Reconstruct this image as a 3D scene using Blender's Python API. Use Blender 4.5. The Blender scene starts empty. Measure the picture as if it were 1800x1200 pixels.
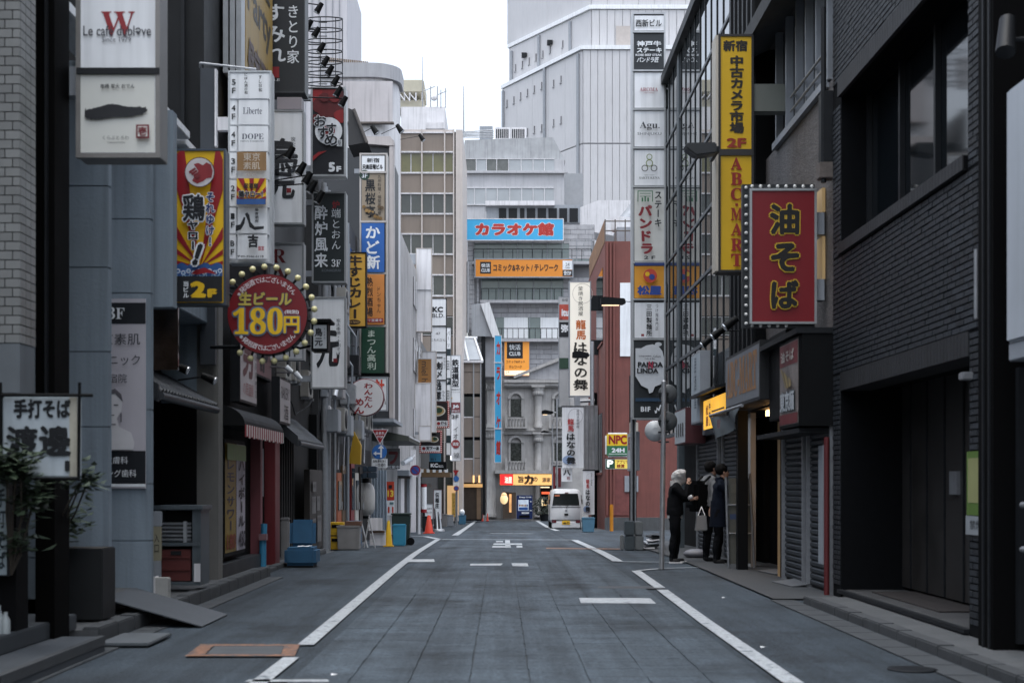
import bpy, bmesh, math, random
from mathutils import Vector, Matrix, noise
from mathutils.geometry import tessellate_polygon
R = math.radians
random.seed(7)
SC = bpy.context.scene
COL = SC.collection
# ------------------------------------------------------------------ camera, sky, sun, exposure
K, VX, VY, H = 2500.0, 882.0, 849.0, 1.42      # focal length in photo pixels, vanishing point, eye height
cam = bpy.data.cameras.new('camera'); cam_ob = bpy.data.objects.new('camera', cam); COL.objects.link(cam_ob)
cam.sensor_width = 36.0; cam.lens = 50.0
cam.shift_x = (900 - VX) / 1800; cam.shift_y = (VY - 600) / 1800
cam.clip_start = 0.1; cam.clip_end = 3000
cam.dof.use_dof = True; cam.dof.focus_distance = 42; cam.dof.aperture_fstop = 2.6
cam_ob.location = (0, 0, H); cam_ob.rotation_euler = (R(90), 0, 0)
SC.camera = cam_ob
SC.render.resolution_x = 1024; SC.render.resolution_y = 682
SUN_EL, SUN_AZ = R(80), R(190)
world = bpy.data.worlds.new('World'); SC.world = world; world.use_nodes = True
wn, wl = world.node_tree.nodes, world.node_tree.links
wn.clear()
sky = wn.new('ShaderNodeTexSky'); sky.sky_type = 'NISHITA'; sky.sun_disc = False
sky.sun_elevation = SUN_EL; sky.sun_rotation = SUN_AZ
sky.air_density = 1.3; sky.dust_density = 4.0; sky.ozone_density = 1.5
hs = wn.new('ShaderNodeHueSaturation'); hs.inputs['Saturation'].default_value = .52; hs.inputs['Hue'].default_value = 0.506
hs.inputs['Value'].default_value = 1.0
bgn = wn.new('ShaderNodeBackground'); bgn.inputs['Strength'].default_value = 0.135
wo = wn.new('ShaderNodeOutputWorld')
wl.new(sky.outputs[0], hs.inputs['Color']); wl.new(hs.outputs[0], bgn.inputs['Color']); wl.new(bgn.outputs[0], wo.inputs['Surface'])
sun = bpy.data.lights.new('sun', 'SUN'); sun.energy = 0.8; sun.angle = R(85); sun.color = (.80, .935, 1)
sun_ob = bpy.data.objects.new('sun', sun); COL.objects.link(sun_ob)
sun_ob.rotation_euler = (R(90) - SUN_EL, 0, math.pi - SUN_AZ)
sun_ob.location = (0, -20, 40)
SC.view_settings.view_transform = 'Standard'; SC.view_settings.look = 'None'
SC.view_settings.exposure = 1.42; SC.view_settings.gamma = 1.0; SC.view_settings.use_curve_mapping = False
SC.render.engine = 'CYCLES'
SC.cycles.max_bounces = 7; SC.cycles.diffuse_bounces = 4; SC.cycles.glossy_bounces = 3; SC.cycles.transmission_bounces = 4
SC.cycles.use_denoising = True

# ------------------------------------------------------------------ geometry of the photograph -> metres
def G(d):                                   # the street is level, then falls away gently
    if d < 22: return 0.0
    if d < 32: return -0.0175 * (d - 22) ** 2 / 20
    if d < 118: return -0.0175 * (d - 27)
    return -0.0175 * 91
def P(px, py, d): return Vector(((px - VX) / K * d, d, H + (VY - py) / K * d))
def WX(px, d): return (px - VX) / K * d
def WZ(py, d): return H + (VY - py) / K * d
def S(n, d): return n * d / K
def DX(px, X): return K * X / (px - VX)     # distance of a point seen at px on the wall plane X

# ------------------------------------------------------------------ materials
MATS = {}
def mat(key, rgb, rough=.6, var=.12, scale=2.0, bump=0.0, bscale=80, metal=0.0, spec=.5, streak=0.0, rnd=0.0, ior=1.5, coat=0.0, speck=0.0, stain=0.0, worn=None):
    if key in MATS: return MATS[key]
    m = bpy.data.materials.new(key); m.use_nodes = True; n, l = m.node_tree.nodes, m.node_tree.links
    b = n['Principled BSDF']; b.inputs['Roughness'].default_value = rough; b.inputs['Metallic'].default_value = metal
    b.inputs['Specular IOR Level'].default_value = spec; b.inputs['IOR'].default_value = ior
    if coat: b.inputs['Coat Weight'].default_value = coat
    geo = n.new('ShaderNodeNewGeometry')
    nz = n.new('ShaderNodeTexNoise'); nz.inputs['Scale'].default_value = scale; nz.inputs['Detail'].default_value = 6
    nz.inputs['Roughness'].default_value = .65
    l.new(geo.outputs['Position'], nz.inputs['Vector'])
    mr = n.new('ShaderNodeMapRange'); mr.inputs[1].default_value = .28; mr.inputs[2].default_value = .72
    mr.inputs[3].default_value = 1 - var; mr.inputs[4].default_value = 1 + var * .6
    l.new(nz.outputs['Fac'], mr.inputs[0])
    fac = mr.outputs[0]
    if streak:
        mp = n.new('ShaderNodeVectorMath'); mp.operation = 'MULTIPLY'; mp.inputs[1].default_value = (7, 7, .35)
        l.new(geo.outputs['Position'], mp.inputs[0])
        n2 = n.new('ShaderNodeTexNoise'); n2.inputs['Scale'].default_value = 1.2; n2.inputs['Detail'].default_value = 5
        l.new(mp.outputs[0], n2.inputs['Vector'])
        m2 = n.new('ShaderNodeMapRange'); m2.inputs[1].default_value = .48; m2.inputs[2].default_value = .75
        m2.inputs[3].default_value = 1; m2.inputs[4].default_value = 1 - streak
        l.new(n2.outputs['Fac'], m2.inputs[0])
        mm = n.new('ShaderNodeMath'); mm.operation = 'MULTIPLY'; l.new(fac, mm.inputs[0]); l.new(m2.outputs[0], mm.inputs[1]); fac = mm.outputs[0]
    if stain:                                    # tyre-polished tracks, big damp patches and gum spots
        for sc_, lo, hi, amt in (((2.2, .07, 1), .42, .66, .30 * stain), ((.55, .4, 1), .50, .68, .42 * stain), ((5, 3.2, 1), .56, .66, .22 * stain)):
            vv = n.new('ShaderNodeVectorMath'); vv.operation = 'MULTIPLY'; vv.inputs[1].default_value = sc_; l.new(geo.outputs['Position'], vv.inputs[0])
            q = n.new('ShaderNodeTexNoise'); q.inputs['Scale'].default_value = 1.0; q.inputs['Detail'].default_value = 7; q.inputs['Roughness'].default_value = .7; l.new(vv.outputs[0], q.inputs['Vector'])
            mq = n.new('ShaderNodeMapRange'); mq.inputs[1].default_value = lo; mq.inputs[2].default_value = hi; mq.inputs[3].default_value = 1 + amt * .35; mq.inputs[4].default_value = 1 - amt; l.new(q.outputs['Fac'], mq.inputs[0])
            mm = n.new('ShaderNodeMath'); mm.operation = 'MULTIPLY'; l.new(fac, mm.inputs[0]); l.new(mq.outputs[0], mm.inputs[1]); fac = mm.outputs[0]
        vo = n.new('ShaderNodeTexVoronoi'); vo.inputs['Scale'].default_value = 2.3; l.new(geo.outputs['Position'], vo.inputs['Vector'])
        mq = n.new('ShaderNodeMapRange'); mq.inputs[1].default_value = .035; mq.inputs[2].default_value = .06; mq.inputs[3].default_value = 1 - .55 * stain; mq.inputs[4].default_value = 1; l.new(vo.outputs['Distance'], mq.inputs[0])
        mm = n.new('ShaderNodeMath'); mm.operation = 'MULTIPLY'; l.new(fac, mm.inputs[0]); l.new(mq.outputs[0], mm.inputs[1]); fac = mm.outputs[0]
    if speck:
        n6 = n.new('ShaderNodeTexNoise'); n6.inputs['Scale'].default_value = 42; n6.inputs['Detail'].default_value = 3
        l.new(geo.outputs['Position'], n6.inputs['Vector']); m6 = n.new('ShaderNodeMapRange'); m6.inputs[1].default_value = .3; m6.inputs[2].default_value = .7
        m6.inputs[3].default_value = 1 - speck; m6.inputs[4].default_value = 1 + speck; l.new(n6.outputs['Fac'], m6.inputs[0])
        mm = n.new('ShaderNodeMath'); mm.operation = 'MULTIPLY'; l.new(fac, mm.inputs[0]); l.new(m6.outputs[0], mm.inputs[1]); fac = mm.outputs[0]
    if rnd:
        oi = n.new('ShaderNodeObjectInfo'); m3 = n.new('ShaderNodeMapRange')
        m3.inputs[3].default_value = 1 - rnd; m3.inputs[4].default_value = 1 + rnd
        l.new(oi.outputs['Random'], m3.inputs[0])
        mm = n.new('ShaderNodeMath'); mm.operation = 'MULTIPLY'; l.new(fac, mm.inputs[0]); l.new(m3.outputs[0], mm.inputs[1]); fac = mm.outputs[0]
    vm = n.new('ShaderNodeVectorMath'); vm.operation = 'SCALE'; vm.inputs[0].default_value = rgb[:3]
    l.new(fac, vm.inputs['Scale']); col_ = vm.outputs[0]
    if worn:                                     # paint rubbed through to the surface below
        wz = n.new('ShaderNodeTexNoise'); wz.inputs['Scale'].default_value = 9; wz.inputs['Detail'].default_value = 9; wz.inputs['Roughness'].default_value = .75; l.new(geo.outputs['Position'], wz.inputs['Vector'])
        wr = n.new('ShaderNodeMapRange'); wr.inputs[1].default_value = worn[1]; wr.inputs[2].default_value = worn[1] + .07; l.new(wz.outputs['Fac'], wr.inputs[0])
        mx = n.new('ShaderNodeMix'); mx.data_type = 'RGBA'; l.new(wr.outputs[0], mx.inputs[0]); l.new(vm.outputs[0], mx.inputs[6]); mx.inputs[7].default_value = (*worn[0], 1); col_ = mx.outputs[2]
    l.new(col_, b.inputs['Base Color'])
    r2 = n.new('ShaderNodeMapRange'); r2.inputs[3].default_value = max(.02, rough - .08); r2.inputs[4].default_value = min(1, rough + .12)
    if rough > .12:
        l.new(nz.outputs['Fac'], r2.inputs[0]); l.new(r2.outputs[0], b.inputs['Roughness'])
    if bump:
        n4 = n.new('ShaderNodeTexNoise'); n4.inputs['Scale'].default_value = bscale; n4.inputs['Detail'].default_value = 4
        l.new(geo.outputs['Position'], n4.inputs['Vector'])
        bp = n.new('ShaderNodeBump'); bp.inputs['Strength'].default_value = bump; bp.inputs['Distance'].default_value = .02
        l.new(n4.outputs['Fac'], bp.inputs['Height']); l.new(bp.outputs[0], b.inputs['Normal'])
    MATS[key] = m; return m
def emit(key, rgb, s, var=.25, scale=3.0):
    if key in MATS: return MATS[key]
    m = bpy.data.materials.new(key); m.use_nodes = True; n, l = m.node_tree.nodes, m.node_tree.links
    b = n['Principled BSDF']; b.inputs['Base Color'].default_value = (*rgb, 1); b.inputs['Roughness'].default_value = .4
    geo = n.new('ShaderNodeNewGeometry'); nz = n.new('ShaderNodeTexNoise'); nz.inputs['Scale'].default_value = scale
    l.new(geo.outputs['Position'], nz.inputs['Vector'])
    mr = n.new('ShaderNodeMapRange'); mr.inputs[1].default_value = .3; mr.inputs[2].default_value = .7
    s *= .8; mr.inputs[3].default_value = s * (1 - var); mr.inputs[4].default_value = s * (1 + var)
    l.new(nz.outputs['Fac'], mr.inputs[0])
    b.inputs['Emission Color'].default_value = (*rgb, 1); l.new(mr.outputs[0], b.inputs['Emission Strength'])
    MATS[key] = m; return m
def H3(h):
    def f(v): v /= 255; return v / 12.92 if v <= .04045 else ((v + .055) / 1.055) ** 2.4
    return (f(int(h[0:2], 16)), f(int(h[2:4], 16)), f(int(h[4:6], 16)))
def ink(h, rough=.45):                       # printed or painted colour by hex
    return mat('ink_' + h, H3(h), rough, .12, 5.0, streak=.2)
WHITE = mat('acrylic_white', (.76, .775, .80), .35, .07, 1.5, streak=.2)
WHITE2 = mat('aged_white_panel', (.66, .65, .67), .45, .12, 1.2, streak=.32)
BLACK = mat('black_paint', (.003, .0035, .0042), .55, .2, 3, spec=.15)
DARK = mat('dark_metal', (.010, .0115, .014), .5, .2, 3, spec=.25)
ALU = mat('aluminium', (.42, .43, .44), .38, .12, 5, metal=.7)
STEEL = mat('galvanised_steel', (.33, .34, .36), .45, .2, 8, metal=.6)
GREYP = mat('grey_paint', (.27, .29, .32), .5, .12, 3, streak=.15)
RUST = mat('rusty_bracket', (.12, .10, .09), .7, .4, 9)

# ------------------------------------------------------------------ mesh collector
WL = {}
class MB:
    def __init__(s): s.v = []; s.f = []; s.sm = []
    def add(s, vs, fs, smooth=False):
        o = len(s.v); s.v += [tuple(v) for v in vs]; s.f += [tuple(i + o for i in f) for f in fs]; s.sm += [smooth] * len(fs); return s
    def box(s, x0, x1, y0, y1, z0, z1):
        x0, x1 = sorted((x0, x1)); y0, y1 = sorted((y0, y1)); z0, z1 = sorted((z0, z1))
        return s.add([(x0,y0,z0),(x1,y0,z0),(x1,y1,z0),(x0,y1,z0),(x0,y0,z1),(x1,y0,z1),(x1,y1,z1),(x0,y1,z1)],
              [(0,3,2,1),(4,5,6,7),(0,1,5,4),(1,2,6,5),(2,3,7,6),(3,0,4,7)])
    def fbox(s, px0, py0, px1, py1, d, dep):       # box whose camera-facing side fills a pixel rectangle at distance d
        return s.box(WX(px0, d), WX(px1, d), d, d + dep, WZ(py1, d), WZ(py0, d))
    def prism(s, pts, axis, a, b):                  # polygon (two other axes in order) extruded along axis
        def mk(p, t):
            return (t, p[0], p[1]) if axis == 'x' else (p[0], t, p[1]) if axis == 'y' else (p[0], p[1], t)
        n = len(pts); vs = [mk(p, a) for p in pts] + [mk(p, b) for p in pts]
        tri = tessellate_polygon([[Vector((p[0], p[1], 0)) for p in pts]])
        fs = [tuple(t) for t in tri] + [tuple(i + n for i in reversed(t)) for t in tri]
        fs += [(i, (i + 1) % n, (i + 1) % n + n, i + n) for i in range(n)]
        return s.add(vs, fs)
    def cyl(s, p0, p1, r0, r1=None, n=10, caps=True):
        r1 = r0 if r1 is None else r1; p0, p1 = Vector(p0), Vector(p1); ax = (p1 - p0).normalized()
        u = ax.orthogonal().normalized(); w = ax.cross(u)
        vs = []
        for p, r in ((p0, r0), (p1, r1)):
            for i in range(n):
                a = 2 * math.pi * i / n; vs.append(p + (u * math.cos(a) + w * math.sin(a)) * r)
        s.add(vs, [(i, (i + 1) % n, (i + 1) % n + n, i + n) for i in range(n)], True)
        if caps:
            s.add(vs[:n], [tuple(reversed(range(n)))]); s.add(vs[n:], [tuple(range(n))])
        return s
    def tube(s, pts, r, n=6):
        for a, b in zip(pts[:-1], pts[1:]): s.cyl(a, b, r, r, n)
        return s
    def ball(s, c, r, n=8, sx=1, sy=1, sz=1):
        c = Vector(c); vs = [c + Vector((0, 0, -r * sz))]
        m = max(3, n // 2)
        for j in range(1, m):
            t = -math.pi / 2 + math.pi * j / m
            for i in range(n):
                a = 2 * math.pi * i / n
                vs.append(c + Vector((r * sx * math.cos(t) * math.cos(a), r * sy * math.cos(t) * math.sin(a), r * sz * math.sin(t))))
        vs.append(c + Vector((0, 0, r * sz))); fs = []
        for i in range(n):
            fs.append((0, 1 + (i + 1) % n, 1 + i)); L = 1 + (m - 2) * n
            fs.append((L + i, L + (i + 1) % n, len(vs) - 1))
            for j in range(m - 2):
                q = 1 + j * n; fs.append((q + i, q + (i + 1) % n, q + n + (i + 1) % n, q + n + i))
        return s.add(vs, fs, True)
    def lathe(s, c, prof, n=16, axis='z'):         # profile [(r, h)] turned round an axis through c
        c = Vector(c); vs = []
        for r, h in prof:
            for i in range(n):
                a = 2 * math.pi * i / n; x, y = r * math.cos(a), r * math.sin(a)
                vs.append(c + (Vector((x, y, h)) if axis == 'z' else Vector((x, h, y)) if axis == 'y' else Vector((h, x, y))))
        fs = []
        for j in range(len(prof) - 1):
            for i in range(n): fs.append((j * n + i, j * n + (i + 1) % n, (j + 1) * n + (i + 1) % n, (j + 1) * n + i))
        s.add(vs, fs, True)
        s.add(vs[:n], [tuple(range(n))]); s.add(vs[-n:], [tuple(range(n))])
        return s
    def build(s, name, m, parent=None, bevel=0, recalc=True):
        me = bpy.data.meshes.new(name)
        if s.v:
            xs, ys, zs = zip(*s.v); c = Vector(((min(xs) + max(xs)) / 2, (min(ys) + max(ys)) / 2, min(zs)))
        else: c = Vector()
        me.from_pydata([(x - c.x, y - c.y, z - c.z) for x, y, z in s.v], [], s.f)
        if bevel or recalc:
            bm = bmesh.new(); bm.from_mesh(me)
            for f, q in zip(bm.faces, s.sm): f.smooth = q
            if recalc: bmesh.ops.recalc_face_normals(bm, faces=bm.faces)
            if bevel:
                bmesh.ops.remove_doubles(bm, verts=bm.verts, dist=1e-5)
                ed = [e for e in bm.edges if len(e.link_faces) == 2 and e.calc_face_angle(0) > .6]
                bmesh.ops.bevel(bm, geom=ed, offset=bevel, segments=2, affect='EDGES', clamp_overlap=True)
            bm.to_mesh(me); bm.free()
        me.materials.append(m)
        o = bpy.data.objects.new(name, me); COL.objects.link(o); WL[o.name] = c.copy()
        if parent: o.parent = parent; o.location = c - WL[parent.name]
        else: o.location = c
        return o
def thing(name, label, cat, loc, group=None):
    o = bpy.data.objects.new(name, None); COL.objects.link(o); o.empty_display_size = .2
    o.location = loc; WL[o.name] = Vector(loc); o['label'] = label; o['category'] = cat
    if group: o['group'] = group
    return o
def tag(o, label, cat, group=None):
    o['label'] = label; o['category'] = cat
    if group: o['group'] = group
    return o
def struct(o): o['kind'] = 'structure'; return o
def stuff(o): o['kind'] = 'stuff'; return o
def share(name, mesh, loc, parent, rot=None):   # one more piece that shares its mesh
    o = bpy.data.objects.new(name, mesh); COL.objects.link(o); o.parent = parent
    WL[o.name] = Vector(loc); o.location = Vector(loc) - WL[parent.name]
    if rot: o.rotation_euler = rot
    return o
def copy_tree(o, loc, label=None):
    r = o.copy(); COL.objects.link(r); WL[r.name] = Vector(loc); r.location = loc
    if label: r['label'] = label
    def rec(a, b):
        for ch in list(a.children):
            c = ch.copy(); COL.objects.link(c); c.parent = b; rec(ch, c)
    rec(o, r); return r

# ------------------------------------------------------------------ lettering
GLYPH = {}
def glyph(s):
    if s not in GLYPH:
        c = bpy.data.curves.new('t', 'FONT'); c.body = s; c.size = 1; c.resolution_u = 3; c.fill_mode = 'FRONT'
        o = bpy.data.objects.new('t', c); me = bpy.data.meshes.new_from_object(o)
        GLYPH[s] = ([(v.co.x, v.co.y) for v in me.vertices], [tuple(p.vertices) for p in me.polygons])
        bpy.data.objects.remove(o); bpy.data.curves.remove(c); bpy.data.meshes.remove(me)
    return GLYPH[s]
SERIF = str.maketrans({**{chr(65 + i): chr(0x1D400 + i) for i in range(26)}, **{chr(97 + i): chr(0x1D41A + i) for i in range(26)}, **{chr(48 + i): chr(0x1D7CE + i) for i in range(10)}})
BOLD = str.maketrans({**{chr(65 + i): chr(0x1D5D4 + i) for i in range(26)}, **{chr(97 + i): chr(0x1D5EE + i) for i in range(26)}, **{chr(48 + i): chr(0x1D7EC + i) for i in range(10)}})
def lay_text(s, vert=False, slant=0, lead=1.06):
    vs, fs = [], []
    if not vert:
        gv, gf = glyph(s); vs = list(gv); fs = list(gf)
    else:
        y = 0
        for ch in s:
            if ch == ' ': y -= .5; continue
            if ch in 'ー-―|':
                gv, gf = glyph('ー'); cx = sum(v[0] for v in gv) / len(gv); cy = sum(v[1] for v in gv) / len(gv)
                gv = [((b - cy) * -1, (a - cx) * -1 + .38) for a, b in gv]; gf = [tuple(reversed(f)) for f in gf]
            else:
                gv, gf = glyph(ch)
                if not gv: continue
                mn, mx = min(v[0] for v in gv), max(v[0] for v in gv)
                gv = [(a - (mn + mx) / 2, b) for a, b in gv]
            o = len(vs); vs += [(a, b + y) for a, b in gv]; fs += [tuple(i + o for i in f) for f in gf]
            y -= lead
    if slant: vs = [(a + b * slant, b) for a, b in vs]
    return vs, fs
class Board:                                   # a flat face that print and panels are laid onto
    def __init__(s, root, d=None, X=None, side=0, step=.003):
        s.root = root; s.d = d; s.X = X; s.side = side; s.lay = 0; s.step = step
    def uv(s, a, b):                           # camera-facing boards take photo pixels, wall boards take (distance, height)
        if s.side == 0: return WX(a, s.d), WZ(b, s.d)
        return (-a if s.side > 0 else a), b
    def pt(s, u, v, k):
        if s.side == 0: return (u, s.d - k, v)
        return (s.X - k * s.side, -u if s.side > 0 else u, v)
    def put(s, name, uvs, faces, m, parent=None, depth=None):
        s.lay += s.step; k = s.lay if depth is None else depth
        mb = MB(); mb.add([s.pt(u, v, k + (e[0] if e else 0)) for u, v, *e in uvs], faces)
        return mb.build(name, m, parent or s.root, recalc=False)
    def text(s, st, r, m, vert=False, bold=0, out=None, outw=.05, slant=0, fit='box', name='lettering', wob=0, lead=1.06, parent=None):
        u0, v1 = s.uv(r[0], r[1]); u1, v0 = s.uv(r[2], r[3])
        vs, fs = lay_text(st, vert, slant, lead)
        if not vs: return
        ax, bx = min(v[0] for v in vs), max(v[0] for v in vs); ay, by = min(v[1] for v in vs), max(v[1] for v in vs)
        pad = bold
        kx = (u1 - u0) / max(1e-6, bx - ax + 2 * pad); ky = (v1 - v0) / max(1e-6, by - ay + 2 * pad)
        ox, oy = u0, v0
        if fit == 'keep':
            q = min(kx, ky); ox += (u1 - u0 - q * (bx - ax)) / 2; oy += (v1 - v0 - q * (by - ay)) / 2; kx = ky = q
        def ringed(rad, n):
            V, F = [], []
            for i in range(n if rad else 1):
                a = 2 * math.pi * i / n + .39; dx, dy = (rad * math.cos(a), rad * math.sin(a)) if rad else (0, 0)
                o = len(V)
                for (x, y) in vs:
                    if wob:
                        q = noise.noise((x * 5.1, y * 5.1, 3.3)); q2 = noise.noise((x * 4.3, y * 4.3, 9.1)); wx, wy = q * wob, q2 * wob
                    else: wx = wy = 0
                    V.append((ox + (x + dx + wx - ax + pad) * kx, oy + (y + dy + wy - ay + pad) * ky, i * .00025))
                F += [tuple(j + o for j in f) for f in fs]
            return V, F
        if out is not None:
            V, F = ringed(bold + outw, 8); s.put('outline', V, F, out, parent); s.lay += .0022
        V, F = ringed(bold, 5 if bold else 1); o = s.put(name, V, F, m, parent); s.lay += .0015
        return o
    def panel(s, r, m, name='panel', parent=None, thick=0):
        u0, v1 = s.uv(r[0], r[1]); u1, v0 = s.uv(r[2], r[3])
        return s.put(name, [(u0, v0), (u1, v0), (u1, v1), (u0, v1)], [(0, 1, 2, 3)], m, parent)
    def disc(s, cx, cy, rx, m, ry=None, name='emblem', n=28, parent=None):
        u, v = s.uv(cx, cy); k = S(1, s.d) if s.side == 0 else 1; ry = rx if ry is None else ry
        return s.put(name, [(u + rx * k * math.cos(2 * math.pi * i / n), v + ry * k * math.sin(2 * math.pi * i / n)) for i in range(n)], [tuple(range(n))], m, parent)
    def ring(s, cx, cy, r0, r1, m, name='ring', n=28, parent=None):
        u, v = s.uv(cx, cy); k = S(1, s.d) if s.side == 0 else 1
        V = [(u + q * k * math.cos(2 * math.pi * i / n), v + q * k * math.sin(2 * math.pi * i / n)) for q in (r0, r1) for i in range(n)]
        return s.put(name, V, [(i, i + n, (i + 1) % n + n, (i + 1) % n) for i in range(n)], m, parent)
    def poly(s, pts, m, name='emblem', parent=None):
        uv = [s.uv(*p) for p in pts]; tri = tessellate_polygon([[Vector((a, b, 0)) for a, b in uv]])
        fs = []
        for t in tri:
            a, b, c = (Vector(uv[i]) for i in t); fs.append(tuple(t) if (b - a).cross(c - a) > 0 else tuple(reversed(t)))
        return s.put(name, uv, fs, m, parent)
def sign(name, label, cat, px0, py0, px1, py1, d, dep=.22, fw=3, frame=ALU, face=WHITE, group=None, back=None, bev=.006, foot=None):
    """sign box: housing, frame rails and a face set into it, its front filling a pixel rectangle at distance d"""
    x0, x1, z0, z1 = WX(px0, d), WX(px1, d), WZ(py1, d), WZ(py0, d); w = S(fw, d)
    root = thing(name, label, cat, ((x0 + x1) / 2, d + dep / 2, z0), group)
    MB().box(x0 + .004, x1 - .004, d + .03, d + dep, z0 + .004, z1 - .004).build('housing', back or frame, root, bev)
    fr = MB()
    if fw:
        for a in ((x0, x1, z0, z0 + w), (x0, x1, z1 - w, z1), (x0, x0 + w, z0 + w, z1 - w), (x1 - w, x1, z0 + w, z1 - w)):
            fr.box(a[0], a[1], d, d + .05, a[2], a[3])
        fr.build('frame', frame, root)
    b = Board(root, d + .015)
    MB().box(x0 + w * .9, x1 - w * .9, d + .0155, d + .029, z0 + w * .9, z1 - w * .9).build('face', face, root)
    return b
def bar(root, name, pts, r, m, n=6): return MB().tube([Vector(p) for p in pts], r, n).build(name, m, root)
# ------------------------------------------------------------------ ground, road, paving, lines, kerbs
def profile_sheet(name, m, x0, x1, y0, y1, lift, step=1.0, nx=1):
    mb = MB(); ys = []; y = y0
    while y < y1 - 1e-6: ys.append(y); y += step if (18 <= y < 122) else min(8, y1 - y) if y >= 122 else step
    ys.append(y1)
    vs = [(x0 + (x1 - x0) * i / nx, y, G(y) + lift) for y in ys for i in range(nx + 1)]; w = nx + 1
    mb.add(vs, [(j * w + i, j * w + i + 1, (j + 1) * w + i + 1, (j + 1) * w + i) for j in range(len(ys) - 1) for i in range(nx)])
    return mb.build(name, m, recalc=False)
ASPH = mat('asphalt', (.029, .0385, .049), .8, .42, .8, bump=.5, bscale=130, speck=.42, spec=.3, stain=1.35)
SLAB = mat('paving_slab', (.042, .0545, .068), .75, .42, .9, bump=.4, bscale=150, rnd=.05, speck=.38, spec=.3, stain=1.35)
SLABF = mat('paving_slab_far', (.042, .0545, .068), .75, .44, .9, bump=.4, bscale=150, speck=.38, spec=.3, stain=1.35)
JOINT = mat('joint_grit', (.026, .031, .037), .9, .5, 14)
KERB = mat('kerb_granite', (.045, .049, .054), .8, .3, 6, bump=.3, bscale=70)
LINE = mat('road_paint', (.36, .385, .41), .6, .42, 18, bump=.3, bscale=110, speck=.25, worn=((.07, .085, .10), .545))
ORANGE = mat('orange_road_paint', (.20, .10, .06), .7, .55, 20, speck=.3, worn=((.045, .055, .066), .52))
CONC = mat('concrete', (.075, .079, .084), .8, .25, 3, bump=.3, bscale=50, streak=.2)
ground = struct(profile_sheet('ground', mat('ground_asphalt', (.075, .08, .085), .85, .3, .5), -400, 400, -60, 900, -.02, 2.0))
road = struct(profile_sheet('road', ASPH, -3.7, 3.7, -20, 118, -.004, 1.0))
side = struct(profile_sheet('cross_street', ASPH, -60, 60, 41, 62.5, -.008, 1.0))
# paving slabs in the carriageway, nearest as single pieces
SW, SL = .43, .215
slab_meshes = []
for k in range(8):
    r_ = random.Random(k); mb = MB(); a, b = SW / 2 - .0008 - max(0, r_.random() - .35) * .009, SL / 2 - .0003 - r_.random() * .0005
    c = .002
    def j(): return (r_.random() - .5) * .007
    bx = [(-a + j(), -b, 0), (a + j(), -b, 0), (a + j(), b, 0), (-a + j(), b, 0)]
    tp = [(x * (1 - c / a), y * (1 - c / b), .009) for x, y, z in bx]
    mb.add(bx + tp, [(4, 5, 6, 7), (0, 1, 5, 4), (1, 2, 6, 5), (2, 3, 7, 6), (3, 0, 4, 7)])
    o = mb.build('slab_source', SLAB); slab_meshes.append(o.data); bpy.data.objects.remove(o)
base = struct(profile_sheet('paving_bed', JOINT, -1.525, 1.925, 4.8, 62, .001, 1.0))
bed = base
spots = []
y = 4.905; row = 0
while y < 60:
    for i in range(8):
        x = -1.62 + (i + .5) * SW + .10
        spots.append((x, y))
    y += SL; row += 1
far = MB()
rr = random.Random(3); npc = 0
for (x, y) in spots:
    zz = G(y) + +.0015 + rr.random() * .0009
    if npc < 300 and 9.95 < y < 18.2:
        share('paving_slab', rr.choice(slab_meshes), (x, y, zz), bed, (R(rr.uniform(-.07, .07)), R(rr.uniform(-.1, .1)), rr.choice((0, math.pi)) + R(rr.uniform(-.4, .4)))); npc += 1
    else:
        sl = -.0175 if y > 30 else 0
        a, b, jx = SW / 2 - .001 - max(0, rr.random() - .35) * .011, SL / 2 - .0006, rr.uniform(-.004, .004)
        z0, z1 = G(y - b) + .009 + rr.random() * .003, G(y + b) + .009 + rr.random() * .003
        far.add([(x - a + jx, y - b, z0), (x + a + jx, y - b, z0), (x + a + jx, y + b, z1), (x - a + jx, y + b, z1)], [(0, 1, 2, 3)])
stuff(far.build('paving_slab_field', SLABF, bed, recalc=False))
# painted lines (their photo pixels give directions, the road surface gives the distance)
def gd(py):                                  # distance at which the road surface is seen at py
    lo, hi = 3.0, 117.0
    for _ in range(50):
        m = (lo + hi) / 2
        if VY - (G(m) - H) / m * K * 1.0 > py: lo = m
        else: hi = m
    return lo
def gp(px, py): d = gd(py); return (WX(px, d), d)
def paint(name, pts, w, m=LINE, lift=.014, tz=None):
    """stripe of width w along ground points given in photo pixels"""
    q = [Vector(gp(*p)) for p in pts]; mb = MB(); fine = [q[0]]
    for a, b in zip(q[:-1], q[1:]):
        n = max(1, int((b - a).length / .5)); fine += [a + (b - a) * (i + 1) / n for i in range(n)]
    vs = []
    for i, p in enumerate(fine):
        t = (fine[min(i + 1, len(fine) - 1)] - fine[max(i - 1, 0)]).normalized(); nn = Vector((-t.y, t.x))
        for s_ in (-1, 1):
            e = p + nn * s_ * w / 2; vs.append((e.x, e.y, G(e.y) + lift))
    mb.add(vs, [(2 * i, 2 * i + 1, 2 * i + 3, 2 * i + 2) for i in range(len(fine) - 1)])
    o = struct(mb.build(name, m)); return o
def paint_quad(name, pts, m=LINE, lift=.014):
    q = [gp(*p) for p in pts]; mb = MB(); mb.add([(x, y, G(y) + lift) for x, y in q], [tuple(range(len(q)))])
    return struct(mb.build(name, m))
paint('edge_line', [(430, 1222), (512, 1157)], .13)
paint('edge_line', [(537, 1135), (713, 986.6), (770, 948)], .145)
paint('edge_line', [(770, 947.5), (748, 943), (717, 942)], .2)
paint('edge_line', [(800, 941), (825, 924), (838, 914)], .22)
paint('edge_line', [(1396, 1203), (1243, 1096), (1164, 1037.5)], .145)
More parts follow.
